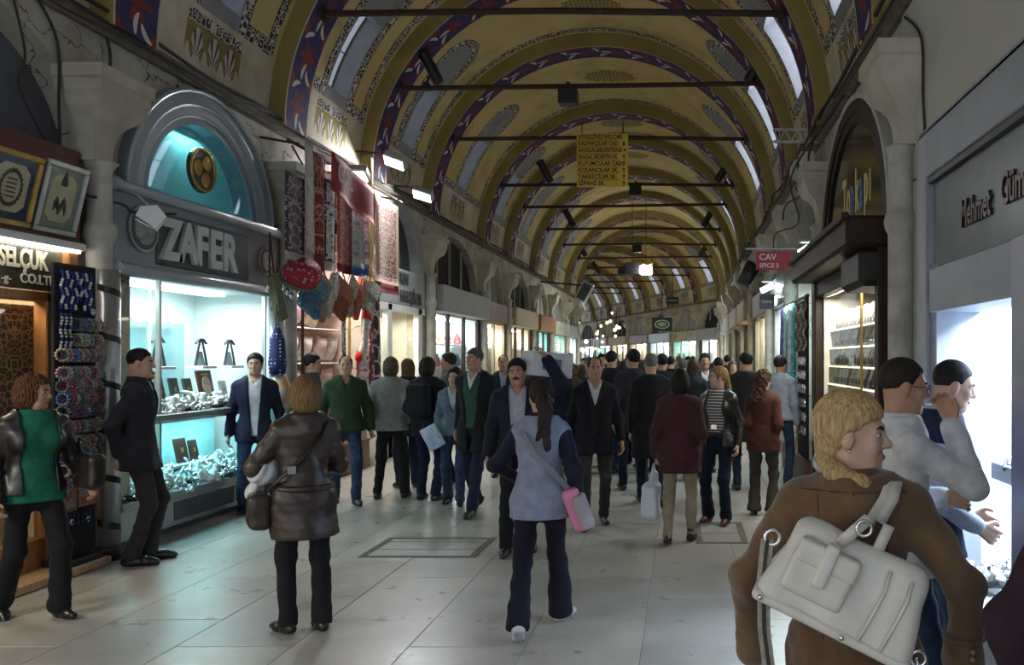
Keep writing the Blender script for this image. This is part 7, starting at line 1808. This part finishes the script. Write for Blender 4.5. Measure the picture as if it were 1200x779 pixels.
# ---- two men at the stone shop window
e, J, M = person('man in white shirt and glasses holding his chin at the window', 1053, 3.45, 1.685, -72, K(head=(-8, 6, 0), rw=(-.08, .20, .085), rep=(.5, .2, -1), rcurl=.75, rpalm=(0, -.6, .8), rth=(-.3, 1, .2), lw=(.10, .22, -.24), lep=(-1, -.5, -.5)),
 [('shirt', 'coat', WSH, K(o=.014, hem=.86, wr=.010, collar=True)), trous(JEAN, top=1.03), SH,
  ('glasses', 'mb', mat('thin_glasses', (.06, .06, .07), .3, metal=.8), lambda J, m: [m.torus(Vector(J['head'])+J['HR'] @ (Vector((sg*.034, .104, .006))*J['hs']), .019, .0016, 14, 5, M=J['HR'] @ Matrix.Rotation(math.pi/2, 3, 'X')) for sg in (-1, 1)] and [m.tube([Vector(J['head'])+J['HR'] @ (Vector((sg*.053, .10, .010))*J['hs']), Vector(J['head'])+J['HR'] @ (Vector((sg*.078, .0, .016))*J['hs'])], .0018, 5) for sg in (-1, 1)] and m.tube([Vector(J['head'])+J['HR'] @ (Vector((-.015, .106, .008))*J['hs']), Vector(J['head'])+J['HR'] @ (Vector((.015, .106, .008))*J['hs'])], .0016, 5))], sk=1, hair='crew', hairc=(.020, .014, .011), vox=.0068)
person('man in navy waistcoat and pale shirt peering into the window', 1091, 3.95, 1.685, -78, K(head=(-2, 14, 0), hoff=(0, .06, -.01), lean=4, rw=(-.04, .16, -.42), lw=(.04, .18, -.40)), [('shirt', 'coat', BSH, K(o=.012, hem=.9)), ('waistcoat', 'coat', cloth('navy_waistcoat', (.014, .022, .060)), K(o=.024, hem=.82, arms=False, collar=False)), trous(JEAN), SH], sk=0, hair='crew', hairc=(.012, .010, .009), vox=.0072)
# ---- figure cut by the right edge
person('person in dark maroon fleece and jeans cut by the frame edge', 1330, 2.0, 1.60, -5, K(lw=(-.13, .06, -.44), head=(-30, 0, 0)), [jacket(mat('maroon_fleece', (.030, .010, .022), .95, var=.3, scale=30, bump=.4, bscale=150), 'fleece', o=.028, hem=.80, sleeve_o=.026), trous(JEAN), SH], hair='bob', hairc=(.02, .015, .012), vox=.009)
# ================================================================ blonde woman with the pale bag, nearest figure
t = NT('brown_corduroy'); o_, x_, y_, z_ = t.obj()
rib_ = t.ma('SINE', t.ma('MULTIPLY', t.ma('ADD', x_, t.ma('MULTIPLY', y_, .35)), 900.0))
cbase = t.ramp(t.noise(5, 5), [(.3, (.085, .048, .026)), (.7, (.175, .105, .060))])
t.bump(t.ma('ADD', t.ma('MULTIPLY', rib_, .12), t.noise(40, 4)), .35, .004); t.b.inputs['Sheen Weight'].default_value = .35
M_CORD = t.fin(cbase, .9, spec=.15)
BP = K(fem=1, build=1.06, shw=.172, head=(-97, 1, 0), hs=1.0, lw=(-.16, -.02, -.48), rw=(.17, -.05, -.48), lep=(-1, -.5, 0), rep=(1, -.5, 0), rcurl=.9, la=(-.10, .05, .08), ra=(.12, -.02, .08))
e, J, M = person('blonde woman in brown corduroy jacket seen from behind with a pale bag', 1000, 2.52, 1.565, 0, BP,
 [jacket(M_CORD, 'jacket', o=.024, hem=.86, sleeve_o=.024, wr=.014, flare=.04, seed=21), trous(BLK, top=1.05), SH], sk=3, hair='lowpony', hairc=(.46, .32, .15), vox=.0064)
s = J['s']
def loc(v): return M @ Vector(v)
# jacket details: yoke seam, back seams, cuff band with buttons (right sleeve)
def surf_path(xs, zs_):
    out = []
    fn, _, _ = coat_fn(J, o=.024, hem=.86, sleeve_o=.024, wr=.014, flare=.04, seed=21)
    for x, z in zip(xs, zs_):
        ys = np.linspace(-.35, 0, 140, dtype=f32); p = np.stack([np.full(140, x, f32), ys, np.full(140, z, f32)], 1); d = fn(p); i = np.argmax(d < 0); out.append((x, float(ys[i]), z))
    return out
for xs, zs_ in ((np.linspace(0, 0, 12), np.linspace(1.30, .88, 12)), (np.concatenate([np.linspace(-.15, 0, 8), np.linspace(.02, .15, 8)]), np.full(16, 1.30*1)), (np.linspace(-.10, -.085, 12), np.linspace(1.29, .88, 12)), (np.linspace(.10, .085, 12), np.linspace(1.29, .88, 12))):
    o = MB().tube([Vector(q) for q in surf_path(xs, zs_)], .0028, 5).build('seam', mat('seam_brown', (.06, .034, .02), .9), None, True); o.parent = e
el, wr = Vector(J['rel']), Vector(J['rwr']); dr = (wr-el).normalized()
for q in range(3):
    c = el.lerp(wr, .72+.09*q); sd_ = Vector((.3, -1, 0)); sd_ = (sd_-dr*sd_.dot(dr)).normalized()
    o = MB().sphere(c+sd_*.060, (.009, .009, .009), 8, 6).build('cuff_button', mat('horn_button', (.22, .15, .09), .4), None, True); o.parent = e
ring = []
sd_ = Vector((1, 0, 0)); sd_ = (sd_-dr*sd_.dot(dr)).normalized(); up_ = dr.cross(sd_); c = el.lerp(wr, .62)
o = MB().tube([c+sd_*(.058*math.cos(a))+up_*(.058*math.sin(a)) for a in np.linspace(0, 2*math.pi, 20, endpoint=False)], .005, 5, closed=True).build('cuff_edge', M_CORD, None, True); o.parent = e
# hair clip and earring
hc = Vector(J['head']); Rm = J['HR']; hs = J['hs']
o = MB().torus(hc+Rm @ (Vector((0.058, -.082, -.078))*hs), .026, .010, 12, 6, M=Rm @ Matrix.Rotation(1.2, 3, 'Y')).build('hair_clip', mat('patterned_clip', (.10, .10, .12), .3, var=.8, scale=60, col2=(.5, .5, .55)), None, True); o.parent = e
o = MB().sphere(hc+Rm @ (Vector((.082, -.002, -.040))*hs), .005, 6, 5).build('earring', M_SILVER, None, True); o.parent = e
# ---- the pale leather bag
M_BAG = mat('pale_leather', (.70, .67, .60), .38, var=.16, scale=6, bump=.3, bscale=28, spec=.5)
bag = empty('leather_shoulder_bag', loc((-.03, -.28, .95)), 0, 'large pale cream leather shoulder bag across the corduroy jacket back', 'bag')
C = (-.012, -.245, 1.075); RB = Matrix.Rotation(math.radians(24), 3, 'Y'); Rn = np.array(RB, f32)
def bag_q(p): return (p-np.array(C, f32))@Rn
def bag_fn(p):
    q = bag_q(p); tz = np.clip((q[:, 2]+.12)/.24, 0, 1); hx_ = .225-.035*tz; hy_ = .075-.045*tz
    d = np.stack([np.abs(q[:, 0])-hx_+.04, np.abs(q[:, 1])-hy_+.03, np.abs(q[:, 2])-.125+.035], 1)
    d = np.linalg.norm(np.maximum(d, 0), axis=1)+np.minimum(d.max(1), 0)-.035
    fold = .007*np.sin(q[:, 0]*34+q[:, 2]*16)*np.clip(.7-np.abs(tz-.55), 0, 1)
    return d+fold+wrinkle(q, 6, .006, 24)
blo, bhi = (-.36, -.40, .80), (.34, -.10, 1.36)
sdfw('bag_body', bag_fn, blo, bhi, .0062, M_BAG, bag, M)
def bl(x, y, z): return loc(Vector(C)+RB @ Vector((x, y, z)))
def bseg(lo_, hi_, nm, r, mt=M_BAG):
    c = [(a+b)/2 for a, b in zip(lo_, hi_)]; h = [abs(b-a)/2 for a, b in zip(lo_, hi_)]
    def f(p): return rbox(bag_q(p), c, h, r)
    return sdfw(nm, f, blo, bhi, .006, mt, bag, M)
bseg((-.225, -.082, -.130), (.225, .06, -.098), 'base_panel', .016)
bseg((-.17, -.092, -.065), (.0, -.050, .055), 'front_pocket', .016)
bseg((-.165, -.098, .020), (.005, -.045, .085), 'pocket_flap', .014)
bseg((-.098, -.112, -.02), (-.062, -.070, .10), 'flap_strap', .006)
for x in (.075, .135): mw(MB(), M); MB().tube([bl(x, -.062-.0, .095), bl(x+.006, -.078, .04), bl(x, -.092, -.03), bl(x-.006, -.092, -.10)], .005, 5).build('piping', M_BAG, bag, True)
for x in (-.20, 0.03, .20): MB().sphere(bl(x, -.088, -.112), .008, 8, 6).build('stud', M_SILVER, bag, True)
# handles up over the shoulder
shd = Vector(J['rsh'])
for k, off in enumerate((-.0, .045)):
    pts = [Vector(C)+RB @ Vector((-.07+.10*k, -.05+.05*k, .10)), Vector(C)+RB @ Vector((-.03+.06*k, -.045+.04*k, .19)), Vector((.045+off*.6, -.185, 1.235)), Vector((.085+off*.5, -.135, 1.29)), Vector((.105+off*.4, -.05, 1.325)), Vector((.11+off*.3, .03, 1.31))]
    mw(MB().ribbon(pts, .030, .008, [(.8, 0, -.5)]*3+[(.9, 0, -.4), (1, 0, 0), (1, 0, 0)]), M).build('handle', M_BAG, bag, True)
MB().torus(bl(-.03, -.055, .165), .020, .0045, 14, 6, M=Matrix.Rotation(math.pi/2, 3, 'X')).build('handle_ring', M_SILVER, bag, True)
# end rings and striped webbing strap
t = NT('striped_webbing'); vec_ = t.uv(); M_WEB = mat('olive_cream_webbing', (.42, .40, .33), .85, var=.35, scale=60)
for sg in (-1, 1):
    MB().torus(bl(sg*.235, -.02, .03 if sg < 0 else -.09), .020, .005, 14, 6, M=Matrix.Rotation(math.pi/2, 3, 'X')).build('end_ring', M_SILVER, bag, True)
q0 = bl(-.245, -.02, .02); 
pl = [q0, q0+Vector((-.012, -.01, -.10)), q0+Vector((-.010, -.01, -.24)), q0+Vector((.005, -.01, -.36)), q0+Vector((.06, -.01, -.46)), q0+Vector((.17, -.01, -.52)), q0+Vector((.30, 0, -.48)), bl(.235, -.02, -.13)]
for k, (off, mt, wd) in enumerate(((0, M_WEB, .034), (.002, cloth('webbing_dark', (.07, .06, .05)), .010))):
    MB().ribbon([p+Vector((0, -off*2, 0)) for p in pl], wd, .005+off, (1, 0, 0)).build(['web_strap', 'web_stripe'][k], mt, bag)
for k in range(5): MB().torus(bl(.236, -.02, -.105)+Vector((.002*k, 0, -.024*k)), .013, .0035, 10, 5, M=Matrix.Rotation(math.pi/2, 3, 'X' if k % 2 else 'Y')).build('chain_link', M_SILVER, bag, True)
# ================================================================ the crowd further down the street
defs = [
 ('dark coated man walking away', 1.76, 0, K(la=(-.1, .15, .09), ra=(.1, -.15, .1)), [jacket(BLK, hem=.66), trous(DJEAN), SH], 'short', (.012, .010, .010), 0),
 ('woman in charcoal coat walking away', 1.64, 0, K(fem=1, la=(-.1, -.12, .1), ra=(.1, .14, .09)), [jacket(CHAR, hem=.6), trous(BLK), SH], 'long', (.06, .035, .02), 0),
 ('man in dark jacket facing this way', 1.74, 180, K(la=(-.1, .15, .09), ra=(.1, -.15, .1)), [shirt(WSH), jacket(NAVY, openz=1.1, oang=.16), trous(BLK), SH], 'short', (.02, .015, .012), 1),
 ('woman in brown coat facing this way', 1.63, 180, K(fem=1), [jacket(cloth('camel_brown', (.10, .065, .04)), hem=.62), trous(DJEAN), SH], 'bob', (.10, .06, .03), 0),
 ('man in beige jacket walking away', 1.73, 0, K(), [jacket(cloth('dull_beige', (.20, .17, .13)), hem=.78), trous(CHAR), SH], 'grey', (.12, .11, .10), 1),
 ('person in maroon sweater walking away', 1.68, 10, K(fem=1), [jacket(cloth('dark_maroon', (.07, .015, .02)), hem=.78), trous(BLK), SH], 'bob', (.02, .015, .012), 1)]
proto = []
for lab, H, hd, P, items, hr, hcol, sk_ in defs:
    e, J, M = person(lab+' in crowd', 800, 30, H, hd, P, items, 'crowd down the street', vox=.019, sk=sk_, hair=hr, hairc=hcol)
    proto.append((e, hd))
spots = [(652, 12.6, 2), (668, 13.4, 3), (681, 14.2, 1), (716, 12.5, 0), (729, 13.5, 5), (752, 13.0, 1), (776, 12.4, 0), (800, 13.2, 4), (812, 11.8, 1), (826, 12.9, 2), (842, 13.8, 0), (858, 14.8, 3), (660, 16.0, 0), (690, 16.5, 4), (705, 17.5, 2), (722, 18.5, 1), (738, 16.2, 0), (757, 17.8, 3), (770, 19.0, 5), (786, 16.8, 0), (806, 18.0, 2), (822, 19.5, 4), (838, 17.2, 1), (852, 20.5, 0), (640, 14.0, 4), (625, 13.0, 1),
 (668, 21.0, 0), (684, 23.0, 2), (700, 22.0, 5), (716, 24.5, 0), (731, 22.5, 3), (748, 25.0, 1), (763, 23.5, 0), (779, 26.0, 2), (795, 24.0, 4), (811, 22.5, 0), (826, 26.5, 1), (843, 24.8, 5), (690, 29, 0), (705, 31, 1), (721, 28, 2), (736, 33, 0), (750, 30, 4), (766, 34, 3), (781, 31, 0), (796, 35, 5), (812, 32, 2), (828, 34, 0), (700, 38, 4), (716, 41, 0), (733, 39, 5), (748, 42, 1), (768, 40, 0), (790, 38.5, 3), (808, 40, 2)]
PLC = ['behind overcoat men', 'in mid street', 'farther on', 'near the bend']
used = set(); cnt = {}
PXO = sorted(range(len(spots)), key=lambda i: spots[i][0]); rank = {}
zone = lambda Y: 0 if Y < 15.5 else 1 if Y < 21 else 2 if Y < 28 else 3
for z_ in range(4):
    for k_ in range(6):
        L_ = [i for i in PXO if zone(spots[i][1]) == z_ and spots[i][2] == k_]
        for r, i in enumerate(L_): rank[i] = (r, len(L_))
rr = random.Random(3)
for i, (px, Y, k) in enumerate(spots):
    src, hd = proto[k]
    if k in used: o = copy_tree(src)
    else: o = src; used.add(k)
    o.location = (Xp(px, Y), Y, 0); o.rotation_euler = (0, 0, math.radians(hd+rr.uniform(-25, 25))); sc = rr.uniform(.96, 1.03); o.scale = (sc, sc, sc)
    r, n_ = rank[i]; pos = '' if n_ == 1 else f', {ORD[r]} such from rug side'
    lab = defs[k][0]
    o['label'] = f'{lab} {PLC[zone(Y)]}{pos}'
